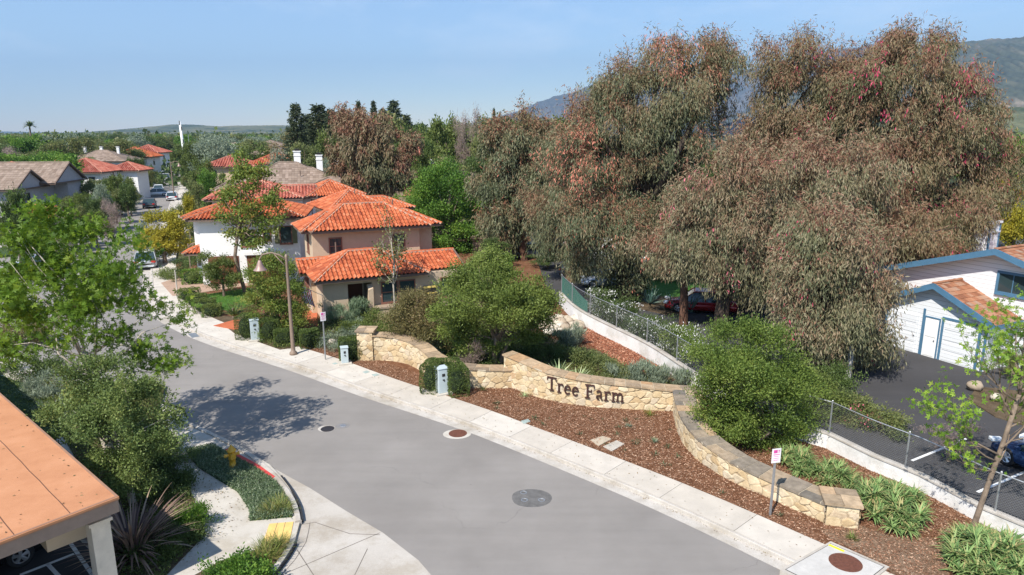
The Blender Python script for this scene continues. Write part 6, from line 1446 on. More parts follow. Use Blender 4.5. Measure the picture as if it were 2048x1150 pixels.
def hedge(name, label, c, sx, sy, h, rz, seed, mat='box', n=5200, L=.055, W=.035, group=None, z=.1, rnd=.14):
    """clipped: leaves packed over a rounded box"""
    rg = np.random.default_rng(seed); t = thing(name, label, 'hedge', (c[0], c[1], z), rz, group)
    p = rg.uniform(-1, 1, (n, 3)); ax = rg.choice(3, n, p=np.array([h * sy, h * sx, sx * sy]) / (h * sy + h * sx + sx * sy)); sg = np.where(rg.random(n) < .5, -1, 1)
    p[np.arange(n), ax] = sg * rg.uniform(.93, 1.02, n); p[(ax == 2)] = p[(ax == 2)] * np.array((1, 1, 1)); p[:, 2] = np.where(ax == 2, np.abs(p[:, 2]), p[:, 2])
    nn_ = np.linalg.norm(np.abs(p) ** 6, axis=1) ** (1 / 6.0); q = p / nn_[:, None] ** .9
    bump = 1 + rnd * .25 * np.sin(q[:, 0] * 5 + seed) * np.cos(q[:, 1] * 6 + q[:, 2] * 4)
    P = q * np.array((sx / 2, sy / 2, h / 2)) * bump[:, None] + np.array((0, 0, h / 2)); D = q * .7 + rg.normal(size=(n, 3)) * .7 + np.array((0, 0, .2))
    leaves('foliage', P, D, L * rg.uniform(.7, 1.3, n), W, rg.random(n), LM_[mat], None, t, 'quad', rg)
    m = MB(); m.blob((0, 0, h * .47), (sx * .47, sy * .47, h * .47), 12, 8, .03); m.obj('branch_core', plain('hedge_core', (.02, .032, .012), .95), t)
    return t
gh = G(885, 790, .1)
hedge('clipped_hedge', 'largest clipped hedge, the half left of the pale cabinet before the dip in the wall', (gh[0] - .52, gh[1] + .62), .75, 1.3, 1.3, math.radians(-12), 51)
hedge('clipped_hedge', 'largest clipped hedge, the half right of the pale cabinet with the longest shadow', (gh[0] + .62, gh[1] + .28), .85, 1.25, 1.25, math.radians(20), 52)
hedge('clipped_hedge', 'clipped hedge low behind the pale cabinet joining its two halves', (gh[0] + .05, gh[1] + 1.0), 1.3, .7, 1.3, math.radians(5), 53)
gh = G(692, 727, .1)
hedge('clipped_hedge', 'square clipped hedge behind the small cabinet left of the stone pier', (gh[0] + .1, gh[1] + .75), 1.15, .95, 1.1, math.radians(15), 54)
gh = G(512, 681, .1)
hedge('clipped_hedge', 'tall clipped hedge block left of the cabinet near the red path', (gh[0] - .65, gh[1] + .45), .85, 1.1, 1.35, math.radians(-10), 55)
hedge('clipped_hedge', 'clipped hedge block right of the cabinet near the red path', (gh[0] + .8, gh[1] + .1), 1.0, 1.2, 1.2, math.radians(15), 56)
gh = G(575, 700, .1)
hedge('clipped_hedge', 'low dark clipped hedge just behind the foot of the street lamp', (gh[0] - .35, gh[1] + .9), 1.2, .9, .85, math.radians(20), 57)
gh = G(604, 702, .1)
hedge('clipped_hedge', 'low clipped hedge right of the street lamp foot', (gh[0] + .2, gh[1] + .8), 1.0, 1.0, .9, math.radians(20), 58)
for k, (u, v, s_) in enumerate(((373, 605, .95), (388, 616, .9), (404, 628, .95), (418, 636, .8))):
    gh = G(u, v, .1); hedge('round_shrub', ['rounded clipped shrub at the pavement corner, farthest of the lawn edge row', 'second rounded shrub from the far end of the lawn edge row', 'third rounded shrub from the far end of the lawn edge row', 'nearest rounded shrub of the lawn edge row, by the rockery'][k], (gh[0], gh[1] + .5), 1.3 * s_, 1.2 * s_, .85 * s_, .3, 60 + k, 'mid', 2600, .07, .045, 'rounded shrubs edging the lawn', rnd=.5)
for k, (u, v) in enumerate(((492, 520), (540, 500), (386, 540))):
    gh = G(u, v + 28, .1); hedge('clipped_hedge', ['green clipped hedge strip beside the white house garage', 'clipped hedge between the white house and the tan one', 'clipped hedge at the left end of the white house wall'][k], (gh[0], gh[1]), 1.4, .8, 1.1, .2, 66 + k, 'bright', 1600, .09, .06)
shrub('lavender_bush', 'large silvery upright lavender bush before the tan house porch', [(690, 650, 34, 1.3), (670, 648, 22, 1.1), (712, 652, 22, 1.15)], 71, 'lav', 120, 60, .2, .24, .03, upw=1.8, shell=.5)
shrub('green_bush', 'dark green rounded bush right of the lavender under the tan house windows', [(770, 660, 32, 1.3), (745, 664, 22, .9), (795, 650, 22, 1.2)], 72, 'mid', 110, 60, .26, .10, .05)
shrub('low_shrub', 'low green mound behind the second signpost', [(665, 700, 40, .55), (620, 690, 30, .5), (700, 690, 30, .55)], 73, 'grey', 110, 60, .24, .10, .035, upw=1.2)
shrub('low_shrub', 'dark feathery mound right behind the tall stone pier', [(735, 680, 35, .7), (700, 674, 30, .6), (770, 676, 26, .7)], 74, 'mid', 110, 60, .24, .10, .035, upw=1.0)
shrub('rosemary_mound', 'bluish rosemary mound behind the middle of the lettered wall', [(1130, 735, 34, .7), (1080, 725, 34, .8), (1170, 735, 25, .55)], 75, 'dark', 130, 60, .24, .13, .03, upw=1.2)
shrub('rosemary_mound', 'olive green mound behind the lettered wall left of the spiky grey-green row', [(1200, 755, 36, .8), (1165, 740, 26, .7), (1235, 765, 25, .6)], 76, 'olive', 140, 60, .24, .10, .035)
shrub('rosemary_mound', 'grey green spiky row behind the right part of the lettered wall', [(1290, 775, 32, .8), (1250, 765, 26, .7), (1335, 780, 28, .8), (1370, 785, 22, .7)], 77, 'grey', 150, 55, .22, .22, .03, upw=1.8)
shrub('rosemary_mound', 'tall bluish spiky shrub by the boulders above the red mulch', [(1150, 695, 24, .9), (1125, 700, 20, .8)], 78, 'grey', 80, 55, .2, .24, .03, upw=1.8)
shrub('low_shrub', 'dark low shrub in the shade under the wide green tree', [(1040, 720, 42, .7), (990, 738, 34, .6), (1090, 700, 30, .7), (940, 735, 30, .5)], 79, 'dark', 150, 60, .24, .11, .04, upw=.9)
shrub('low_shrub', 'yellow green low shrub under the twin trunks behind the dip of the wall', [(905, 712, 26, .45), (935, 726, 26, .45), (870, 700, 18, .4)], 80, 'bright', 90, 60, .2, .08, .035)
shrub('bare_shrub', 'grey leafless twiggy shrub beside the twin trunks', [(945, 745, 22, 1.3)], 81, 'bare', 60, 40, .25, .22, .012, upw=.8)
for k, (us, lab, sd) in enumerate((([(1185, 625, 30, 1.3), (1200, 650, 30, 1.3)], 'oleander clump at the upper end of the white blossomed hedge by the fence', 1), ([(1235, 655, 34, 1.3), (1260, 680, 30, 1.2)], 'second white blossomed oleander clump from the fence end', 2), ([(1295, 690, 34, 1.3), (1320, 705, 32, 1.2)], 'middle oleander clump of the white blossomed hedge', 3), ([(1350, 715, 34, 1.3), (1375, 735, 30, 1.2)], 'oleander clump of the hedge nearest the bushy bright green tree', 4))):
    sh = shrub('oleander', lab, us, 90 + sd, 'dark' if sd != 4 else 'myrtle', 150, 70, .3, .13, .035, flower='whitef', fl=.10, z=.3, group='white flowering oleanders along the block wall', upw=.8)
    sh.location.x += .45; sh.location.y += .35
for k, (u, v, r_, h_, lab, mt) in enumerate(((1665, 800, 34, 1.5, 'dark glossy shrub at the foot of the foremost eucalyptus', 'dark'), (1640, 835, 40, 1.6, 'dark green shrub against the white wall right of the bushy tree', 'mid'), (1720, 850, 34, 1.2, 'olive shrub with pink blossoms leaning on the fence', 'olive'), (1775, 870, 30, .9, 'thin climbing shrub on the fence by the parking line', 'olive'), (1570, 810, 40, 1.6, 'dark shrub behind the bushy bright tree', 'dark'))):
    shrub('fence_shrub', lab, [(u, v, r_, h_), (u + 22, v + 12, r_ * .8, h_ * .8)], 100 + k, mt, 120 if k < 3 else 60, 55, .28, .11, .045, z=.02, flower='pink' if k in (2, 3) else None, fl=.02)
shrub('bright_bush', 'bright green leafy bush at the bottom beside the driveway kerb', [(465, 1185, 48, .9), (500, 1165, 26, .7), (430, 1185, 30, .6), (460, 1215, 50, .8)], 110, 'bright', 170, 60, .2, .085, .045)
shrub('low_shrub', 'yellow green shrub where the planting meets the pavement beside the flax', [(378, 1062, 26, .65), (358, 1075, 24, .5)], 111, 'bright', 110, 60, .18, .08, .03, upw=1.3)
shrub('low_shrub', 'dark fine leaved groundcover mound under the olive green tree', [(330, 1000, 45, .6), (335, 975, 26, .5), (300, 960, 40, .6), (352, 1015, 20, .45), (300, 1120, 60, .4), (370, 1090, 34, .35)], 112, 'dark', 380, 60, .2, .07, .03, upw=1.0)
shrub('low_shrub', 'yellowish green shrub behind the trunk of the olive green tree', [(345, 930, 34, .8), (310, 920, 26, .9)], 113, 'privet', 120, 60, .2, .07, .03)
shrub('grey_shrub', 'silvery grey shrub between the carport roof and the olive green tree', [(100, 830, 30, 1.2), (75, 800, 24, 1.0), (130, 860, 24, 1.0)], 114, 'grey', 120, 50, .24, .16, .03, upw=1.2)
shrub('low_shrub', 'dark hedge mass left of the sycamore trunk above the carport', [(30, 770, 45, 1.0), (90, 765, 40, .9), (-20, 760, 40, 1.0)], 115, 'dark', 150, 60, .3, .10, .05)
shrub('olive_shrub', 'rust and olive leaved shrub hugging the left picture edge below the sycamore', [(10, 700, 45, 1.3), (50, 690, 30, 1.0)], 116, 'brownol', 130, 60, .3, .11, .05)
shrub('purple_bush', 'small bush with purple blooms beside the white house driveway', [(330, 560, 20, .8), (345, 566, 16, .7)], 117, 'mid', 60, 50, .25, .12, .05, flower=None)
shrub('dark_bush', 'dark bush at the white house corner under the golden tree', [(360, 558, 26, 1.4), (378, 545, 18, 1.4)], 118, 'dark', 80, 50, .3, .13, .05)
shrub('low_shrub', 'brown feathery shrub beside the red path near the palm', [(500, 640, 20, .8), (485, 628, 16, .7), (600, 668, 22, .7)], 119, 'brownol', 90, 50, .2, .12, .03, upw=1.2)
# ---------------------------------------------------------------- spiky plants
def spiky(name, label, spots, n, L, W, mat, seed, arch=.6, cat='plant', z=.1, seg=4, up0=.2, rad=.12, heads=1, hs=.3, group=None):
    rg = np.random.default_rng(seed); g0 = G(spots[0][0], spots[0][1], z); t = thing(name, label, cat, g0, 0, group); m = MB()
    for u, v in spots:
        g = G(u, v, z)
        for k in range(heads):
            o = rg.normal(size=2) * hs if heads > 1 else (0, 0)
            blades(m, (g[0] - g0[0] + o[0], g[1] - g0[1] + o[1], max(0, rg.normal() * .05 + (.12 if heads > 1 else 0))), n, L, W, rg, arch, 1, seg, 0, up0, rad)
    m.obj('leaves', LM_[mat], t); return t
def fill(poly, n, rg):
    P = [G(*p, .1)[:2] for p in poly]; xs = [p[0] for p in P]; ys = [p[1] for p in P]; out = []
    while len(out) < n:
        x, y = rg.uniform(min(xs), max(xs)), rg.uniform(min(ys), max(ys)); c = False; j = len(P) - 1
        for i in range(len(P)):
            if ((P[i][1] > y) != (P[j][1] > y)) and x < (P[j][0] - P[i][0]) * (y - P[i][1]) / (P[j][1] - P[i][1]) + P[i][0]: c = not c
            j = i
        if c: out.append((x, y))
    return out
def aloes(label, poly, n, seed, L=.44, W=.036, per=34, mat='aloe', hz=.35, name='aloe_clump'):
    rg = np.random.default_rng(seed); S = fill(poly, n, rg); c = np.mean(S, axis=0); t = thing(name, label, 'plant', (c[0], c[1], .1)); m = MB(); R = max(np.linalg.norm(np.array(s_) - c) for s_ in S)
    for x, y in S:
        d = np.hypot(x - c[0], y - c[1]) / R; blades(m, (x - c[0], y - c[1], hz * (1 - d ** 2) * rg.uniform(.6, 1.1)), per, L, W, rg, .75, 1, 4, 0, .05, .05)
    m.obj('leaves', LM_[mat], t); return t
aloes('bright green aloe clump behind the flagstone wall top, nearest the signpost panel', [(1560, 905), (1600, 900), (1625, 930), (1640, 965), (1590, 950), (1555, 930)], 26, 120)
aloes('sprawling pale green aloe clump behind the stone wall next to the red mulch', [(1620, 935), (1660, 930), (1710, 965), (1700, 985), (1650, 975), (1615, 955)], 30, 121)
aloes('big round aloe mound right of the square stone pier', [(1722, 985), (1770, 975), (1830, 1010), (1852, 1050), (1830, 1075), (1780, 1068), (1735, 1040), (1720, 1010)], 75, 122, .45, .05, hz=.55)
aloes('aloe mound at the bottom right corner under the young sycamore', [(1895, 1095), (1940, 1072), (2048, 1095), (2100, 1150), (2080, 1200), (1950, 1180), (1900, 1140)], 95, 123, .5, .055, hz=.6)
spiky('yucca', 'pale striped yucca rosette behind the lettered wall, left one of the pair', [(1118, 752)], 60, .85, .085, 'yucca', 124, .25, z=.5)
spiky('yucca', 'pale striped yucca rosette behind the lettered wall, right one of the pair', [(1155, 765)], 55, .8, .085, 'yucca', 125, .25, z=.5)
spiky('yucca', 'small dark spiky rosette behind the left stone wall', [(868, 712)], 36, .6, .06, 'agave', 126, .15, z=.3)
spiky('flax', 'large bronze New Zealand flax fountain beside the carport post', [(266, 1105)], 230, 1.8, .075, 'flax', 127, .5, seg=6, rad=.35, up0=.3)
spiky('small_palm', 'small fan palm with dark fronds beside the lawn', [(468, 632)], 46, 1.0, .12, 'dark', 128, .4, z=.7)
m = MB(); g = G(468, 636, .1); tag(m.tube([(g[0], g[1], .1), (g[0], g[1], .75)], [.1, .08], 8).obj('palm_stump', M['bark']), 'short stubby stem under the small fan palm', 'stump')
for k, (u, v) in enumerate(((1300, 612), (1345, 625), (1380, 630), (1275, 600))):
    spiky('agave', ['blue green agave in the shade by the lawn strip, second from left', 'blue green agave in the middle of the shaded bank', 'blue green agave nearest the red car', 'leftmost blue green agave on the shaded bank'][k], [(u, v - 5)], 46, 1.35, .16, 'agave', 130 + k, .1, z=.02, group='agaves on the shaded bank')
spiky('ornamental_grass', 'golden green grass tuft at the tip of the kerbside planting bed', [(550, 1020), (560, 1012), (540, 1028), (566, 1026)], 130, .42, .012, 'grass', 140, .4, rad=.2, seg=3)
spiky('ornamental_grass', 'golden green grass tufts by the lower kerb at the driveway', [(545, 1100), (530, 1105), (558, 1098), (520, 1120), (540, 1120)], 130, .48, .012, 'grass', 141, .4, rad=.2, seg=3)
for k, (u, v, s_, lab) in enumerate(((1049, 818 - 25, .3, 'pale grass tuft in the mulch below the left end of the lettered wall'), (1257, 862 - 8, .22, 'small grey green tuft in the mulch above the two flat lids'), (1300, 832, .38, 'reddish green tuft near the right end of the lettered wall'), (1309, 887, .22, 'small green tuft in the middle of the mulch slope'), (966, 782, .25, 'tiny tuft by the right clipped hedge'), (1704, 1078, .22, 'tiny green seedling in the mulch near the vault'))):
    spiky('grass_tuft', lab, [(u, v)], 60, s_, .012, ['yucca', 'grey', 'redtip', 'lav', 'olive', 'mid'][k], 150 + k, .3, seg=3, rad=.08)
rg = np.random.default_rng(9); S = fill([(930, 800), (1330, 840), (1380, 930), (1520, 1000), (1640, 1065), (1560, 1040), (1250, 915), (1000, 820)], 34, rg)
p0 = thing('seedling_plant', 'tiny dark seedling scattered in the bare mulch slope', 'seedling', (*S[0], .1), 0, 'tiny seedlings dotted over the mulch')
m = MB(); blades(m, (0, 0, 0), 14, .16, .02, rg, .3, 1, 3, 0, .2, .03); m.obj('leaves', LM_['ivy'], p0)
for s_ in S[1:]: copy_thing(p0, (*s_, .1), rg.uniform(0, 6), rg.uniform(.6, 1.3))
# boulders
rg = np.random.default_rng(4); bm_ = tinted('boulder', [(0, (.38, .30, .22)), (.5, (.50, .42, .32)), (1, (.60, .54, .45))], .9, .2, 0, 4, .25, .4); k = 0
for x, y in fill([(1075, 660), (1100, 640), (1150, 640), (1165, 655), (1150, 672), (1090, 672)], 34, rg):
    r_ = rg.uniform(.17, .4); o = MB().blob((0, 0, 0), (r_ * 1.2, r_, r_ * .7), 9, 6, .13, 0, rg.random()).obj('boulder', bm_, None, True); o.location = (x, y, .2 + r_ * .2); o.rotation_euler = (0, 0, rg.uniform(0, 6)); tag(o, 'pale rounded boulder in the heap above the red mulch', 'boulder', 'pale boulders heaped by the fence')
for (u, v, r_, lab) in ((848, 712, .35, 'pale boulder behind the left stone wall by the dark rosette'), (486, 640, .25, 'reddish rock on the rockery edge by the small palm'), (1950, 778, .3, 'reddish boulder at the planter corner before the garage'), (1990, 800, .2, 'tan rock lying in front of the reddish boulder'), (665, 690, .25, 'flat pale rock behind the small cabinet')):
    g = G(u, v, .1); o = MB().blob((0, 0, 0), (r_ * 1.2, r_, r_ * .8), 9, 6, .13, 0, rg.random()).obj('boulder', bm_, None, True); o.location = (g[0], g[1], .2 + r_ * .2); tag(o, lab, 'boulder')
lay('bare_soil', [G(*p, .11)[:2] for p in [(1640, 1060), (1720, 1050), (1790, 1075), (1870, 1075), (1900, 1150), (1880, 1220), (1800, 1200), (1775, 1130), (1665, 1080)]], .098, surf('bare_soil', [(.3, (.17, .10, .06)), (.5, (.24, .155, .10)), (.7, (.31, .22, .15))], 2.5, 24, .95, .9, .5, .1, None, .04))
# bark chips over the mulch, groundcover leaves over the beds
def scatter(name, n, polyw, z, L, W, mat, seed, upz=.15, kind='stuff', flat=True):
    rg = np.random.default_rng(seed); P = []
    xs = [p[0] for p in polyw]; ys = [p[1] for p in polyw]; px_ = np.array(polyw)
    while len(P) < n:
        q = np.stack([rg.uniform(min(xs), max(xs), n), rg.uniform(min(ys), max(ys), n)], 1); c = np.zeros(n, bool); j = len(px_) - 1
        for i in range(len(px_)):
            cond = ((px_[i, 1] > q[:, 1]) != (px_[j, 1] > q[:, 1])) & (q[:, 0] < (px_[j, 0] - px_[i, 0]) * (q[:, 1] - px_[i, 1]) / (px_[j, 1] - px_[i, 1] + 1e-9) + px_[i, 0]); c ^= cond; j = i
        P += list(q[c])
    P = np.array(P[:n]); P = np.column_stack([P, np.full(n, z) + rg.random(n) * upz * .3]); D = rg.normal(size=(n, 3)) * np.array((1, 1, .18 if flat else .8)) + np.array((0, 0, .05 if flat else .6))
    o = leaves(name, P, D, L * rg.uniform(.5, 1.4, n), W * rg.uniform(.6, 1.3, n), rg.random(n), mat, None, None, 'quad', rg, up=(0, 0, 1) if flat else None); o['kind'] = kind; return o
chip = leafmat('bark_chip', [(.12, .052, .027), (.22, .105, .058), (.33, .175, .105), (.46, .31, .21)], 0)
mp_ = [tuple(p) for p in off(2.62) if p[1] < 38]; mp_ = mp_ + [G(640, 700)[:2], G(760, 725)[:2], G(860, 760)[:2], G(1030, 782)[:2], G(1180, 818)[:2], G(1345, 830)[:2], G(1400, 790)[:2]] + [tuple(p) for p in Wp if p[1] < 28]
scatter('bark_chips', 60000, mp_, .112, .075, .03, chip, 1, .06)
redchip = leafmat('red_bark_chip', [(.17, .05, .025), (.3, .10, .05), (.42, .18, .10), (.5, .28, .18)], 0)
scatter('red_bark_chips', 9000, rp, .15, .10, .045, redchip, 2, .06)
bd = px([(371, 900), (396, 934), (475, 983), (499, 1019), (499, 1041), (585, 1033), (581, 1008), (554, 966), (510, 936), (475, 918), (426, 890)], .12)
scatter('groundcover_leaves', 26000, bd, .13, .07, .03, LM_['ground'], 3, .25, flat=False)
bd = px([(60, 760), (330, 770), (306, 872), (350, 936), (378, 972), (408, 1052), (405, 1074), (332, 1150), (300, 1200), (205, 1150), (200, 1000)], .12)
scatter('groundcover_leaves', 30000, bd, .13, .09, .035, LM_['mid'], 4, .3, flat=False)
bd = [(-60, 30), (-56, 41), (-50, 42), (-40, 39.4), (-30.5, 34.4), (-22, 29.6), (-17.5, 26.2), (-17.4, 23.4), (-24, 26), (-34, 14)]
scatter('groundcover_leaves', 26000, bd, .13, .13, .05, LM_['mid'], 5, .4, flat=False)
bd = [G(*p, .11)[:2] for p in [(640, 690), (700, 705), (760, 690), (860, 735), (1020, 765), (1360, 790), (1330, 735), (1250, 740), (1140, 700), (1000, 640), (1000, 560), (900, 560), (640, 640), (560, 640), (470, 668), (560, 700)]]
scatter('groundcover_leaves', 42000, bd, .13, .15, .04, LM_['mid'], 6, .6, flat=False)
lw = [G(*p, .15)[:2] for p in [(395, 592), (500, 576), (512, 590), (505, 612), (455, 622), (415, 612)]]
scatter('grass_blades', 9000, lw, .145, .06, .02, LM_['bright'], 7, .05, flat=False)

# fallen leaves on roof, pavement and gutter
rf = [tuple(c0 + e1 * .1 + e2 * .1), tuple(c0 + e1 * 15 + e2 * .1), tuple(c0 + e1 * 15 + e2 * 4), tuple(c0 + e1 * .1 + e2 * 4)]
dry = leafmat('dry_leaf', [(.10, .06, .03), (.18, .11, .05), (.26, .18, .08), (.12, .12, .05)], .1)
o = scatter('fallen_leaves', 260, rf, 2.962, .07, .035, dry, 21, .02)
wk = [tuple(p) for p in off(.8)[4:46]] + [tuple(p) for p in off(2.5)[4:46]][::-1]
scatter('fallen_leaves', 420, wk, .134, .06, .03, dry, 22, .02)
gt = [tuple(p) for p in off(.38)[2:60]] + [tuple(p) for p in off(.6)[2:60]][::-1]
scatter('fallen_leaves', 900, gt, .012, .05, .025, dry, 23, .02)
cw_ = px([(371, 905), (396, 940), (475, 990), (499, 1040), (440, 1080), (350, 1140), (405, 1060), (352, 938), (310, 880)], .12)
scatter('fallen_leaves', 260, cw_, .118, .06, .03, dry, 24, .02)
# ---------------------------------------------------------------- wooded belt: a few kinds, each tree a copy of its own
PROTO = {}
def proto(kind, mat, lobes, cl, per, cr, L, W, bark='bark', r0=.3, hang=0, **kw):
    t = tree(kind, None, (0, -200 - 30 * len(PROTO), -60), lobes, cl, per, cr, L, W, mat, bark, r0, 200 + len(PROTO), hang=hang, nl=5, **kw)
    PROTO[kind] = t; return t
def ball(n, R, H, z0, seed, fl=.8):
    rg = np.random.default_rng(seed); out = []
    for k in range(n):
        a = rg.uniform(0, 6.28); r = R * .62 * math.sqrt(rg.random()); z = z0 + (H - z0) * rg.uniform(.2, .85); q = R * rg.uniform(.32, .5); out.append((r * math.cos(a), r * math.sin(a), z, q, q, q * fl))
    return out
def cone(R, H, n, seed):
    rg = np.random.default_rng(seed); out = []
    for k in range(n):
        f = k / (n - 1); z = H * (.12 + .86 * f); r = R * (1 - f) ** .85 + .12; 
        for j in range(3 if f < .7 else 1):
            a = rg.uniform(0, 6.28); out.append((r * .5 * math.cos(a), r * .5 * math.sin(a), z, r * .62, r * .62, H / n * .75))
    return out
proto('broadleaf_tree', 'mid', ball(12, 4.2, 9, 1.2, 1), 190, 55, .8, .34, .22)
proto('bright_tree', 'bright', ball(11, 3.8, 8, .8, 2), 170, 55, .8, .34, .22)
proto('dark_tree', 'dark', ball(12, 4.4, 9.5, .8, 3), 190, 55, .8, .34, .22)
proto('olive_tree', 'olive', ball(12, 4.2, 8.5, .8, 4), 180, 55, .8, .32, .2)
proto('brown_tree', 'brownol', ball(12, 4.2, 9.5, 1, 5), 180, 50, .9, .32, .18)
proto('grey_tree', 'grey', ball(10, 3.4, 7, .6, 6), 150, 50, .8, .3, .16)
def conifer():
    r_ = np.random.default_rng(207); H, R = 16.0, 3.2; t = thing('conifer_tree', None, 'conifer', (0, -400, -60)); m = MB(); m.tube([(0, 0, -.2), (.05, 0, 6), (0, 0, 15.6)], [.32, .2, .03], 8); nb = 190; P = []; O = []
    for k in range(nb):
        f = 1 - (1 - k / nb) ** .75 if False else (k / nb) ** 1.15; z = 1.2 + (H - 1.4) * f; r = R * (1 - f) ** .8 * r_.uniform(.6, 1.1) + .25; a = k * 2.399 + r_.normal() * .3
        tip = np.array((r * math.cos(a), r * math.sin(a), z - r * .22 + .1)); root = np.array((0, 0, z))
        if k % 3 == 0: m.tube([root, tip], [.05, .015], 4)
        n = int(20 + 60 * r / R); u = r_.random(n) ** .6; w_ = .16 + .32 * r / R * (1.1 - u)
        P.append(root + (tip - root) * u[:, None] + r_.normal(size=(n, 3)) * w_[:, None] * np.array((1, 1, .35))); O.append(np.tile((tip - root) / (r + .01), (n, 1)))
    P = np.concatenate(P); O = np.concatenate(O); m.obj('trunk', M['darkbark'], t, True); n = len(P)
    leaves('crown', P, O * .8 + r_.normal(size=(n, 3)) * .5 + np.array((0, 0, -.15)), .5 * r_.uniform(.6, 1.2, n), .16, np.clip(r_.random(n) * .6 + .4 * r_.random(), 0, 1), [LM_['conif']], None, t, 'quad', r_)
    PROTO['conifer_tree'] = t
conifer()
proto('golden_tree', 'yellow', ball(8, 3.2, 7, .8, 8), 130, 50, .7, .3, .18)
proto('bare_tree', 'bare', ball(10, 3.6, 7.5, .8, 9), 150, 40, .8, .4, .05, shell=.9, inner=.2)
rg = np.random.default_rng(77)
used = set(); FIRST = {}
HGT = dict(broadleaf_tree=9.6, bright_tree=8.6, dark_tree=10.2, olive_tree=9.2, brown_tree=10.2, grey_tree=7.6, conifer_tree=16.2, golden_tree=7.6, bare_tree=8.2)
WID = dict(broadleaf_tree=4.6, bright_tree=4.2, dark_tree=4.8, olive_tree=4.6, brown_tree=4.6, grey_tree=3.8, conifer_tree=2.8, golden_tree=3.6, bare_tree=4.0)
def put(kind, u, vtop, Y, wpx=None, label=None, group=None, foot=0):
    c = HT(u, vtop, Y); h = max(1.5, c[2] - foot); x = c[0]; sz = h / HGT[kind]; dep = Y * CS + 6 * SN
    sx = (wpx / 2 / F * dep) / WID[kind] if wpx else sz * rg.uniform(.85, 1.15)
    src = PROTO[kind]; cat = 'conifer' if kind == 'conifer_tree' else 'tree'
    if kind not in used:
        used.add(kind); src.location = (x, Y, foot); src.rotation_euler = (0, 0, rg.uniform(0, 6)); src.scale = (sx, sx, sz); FIRST[kind] = src
        return tag(src, label, cat, group)
    return copy_thing(src, (x, Y, foot), rg.uniform(0, 6.28), (sx, sx, sz), label, cat, group) if not group else copy_thing(src, (x, Y, foot), rg.uniform(0, 6.28), (sx, sx, sz), label, cat, group)
def setg(o, label, group=None):
    o['label'] = label
    if group: o['group'] = group
    elif 'group' in o: del o['group']
    return o
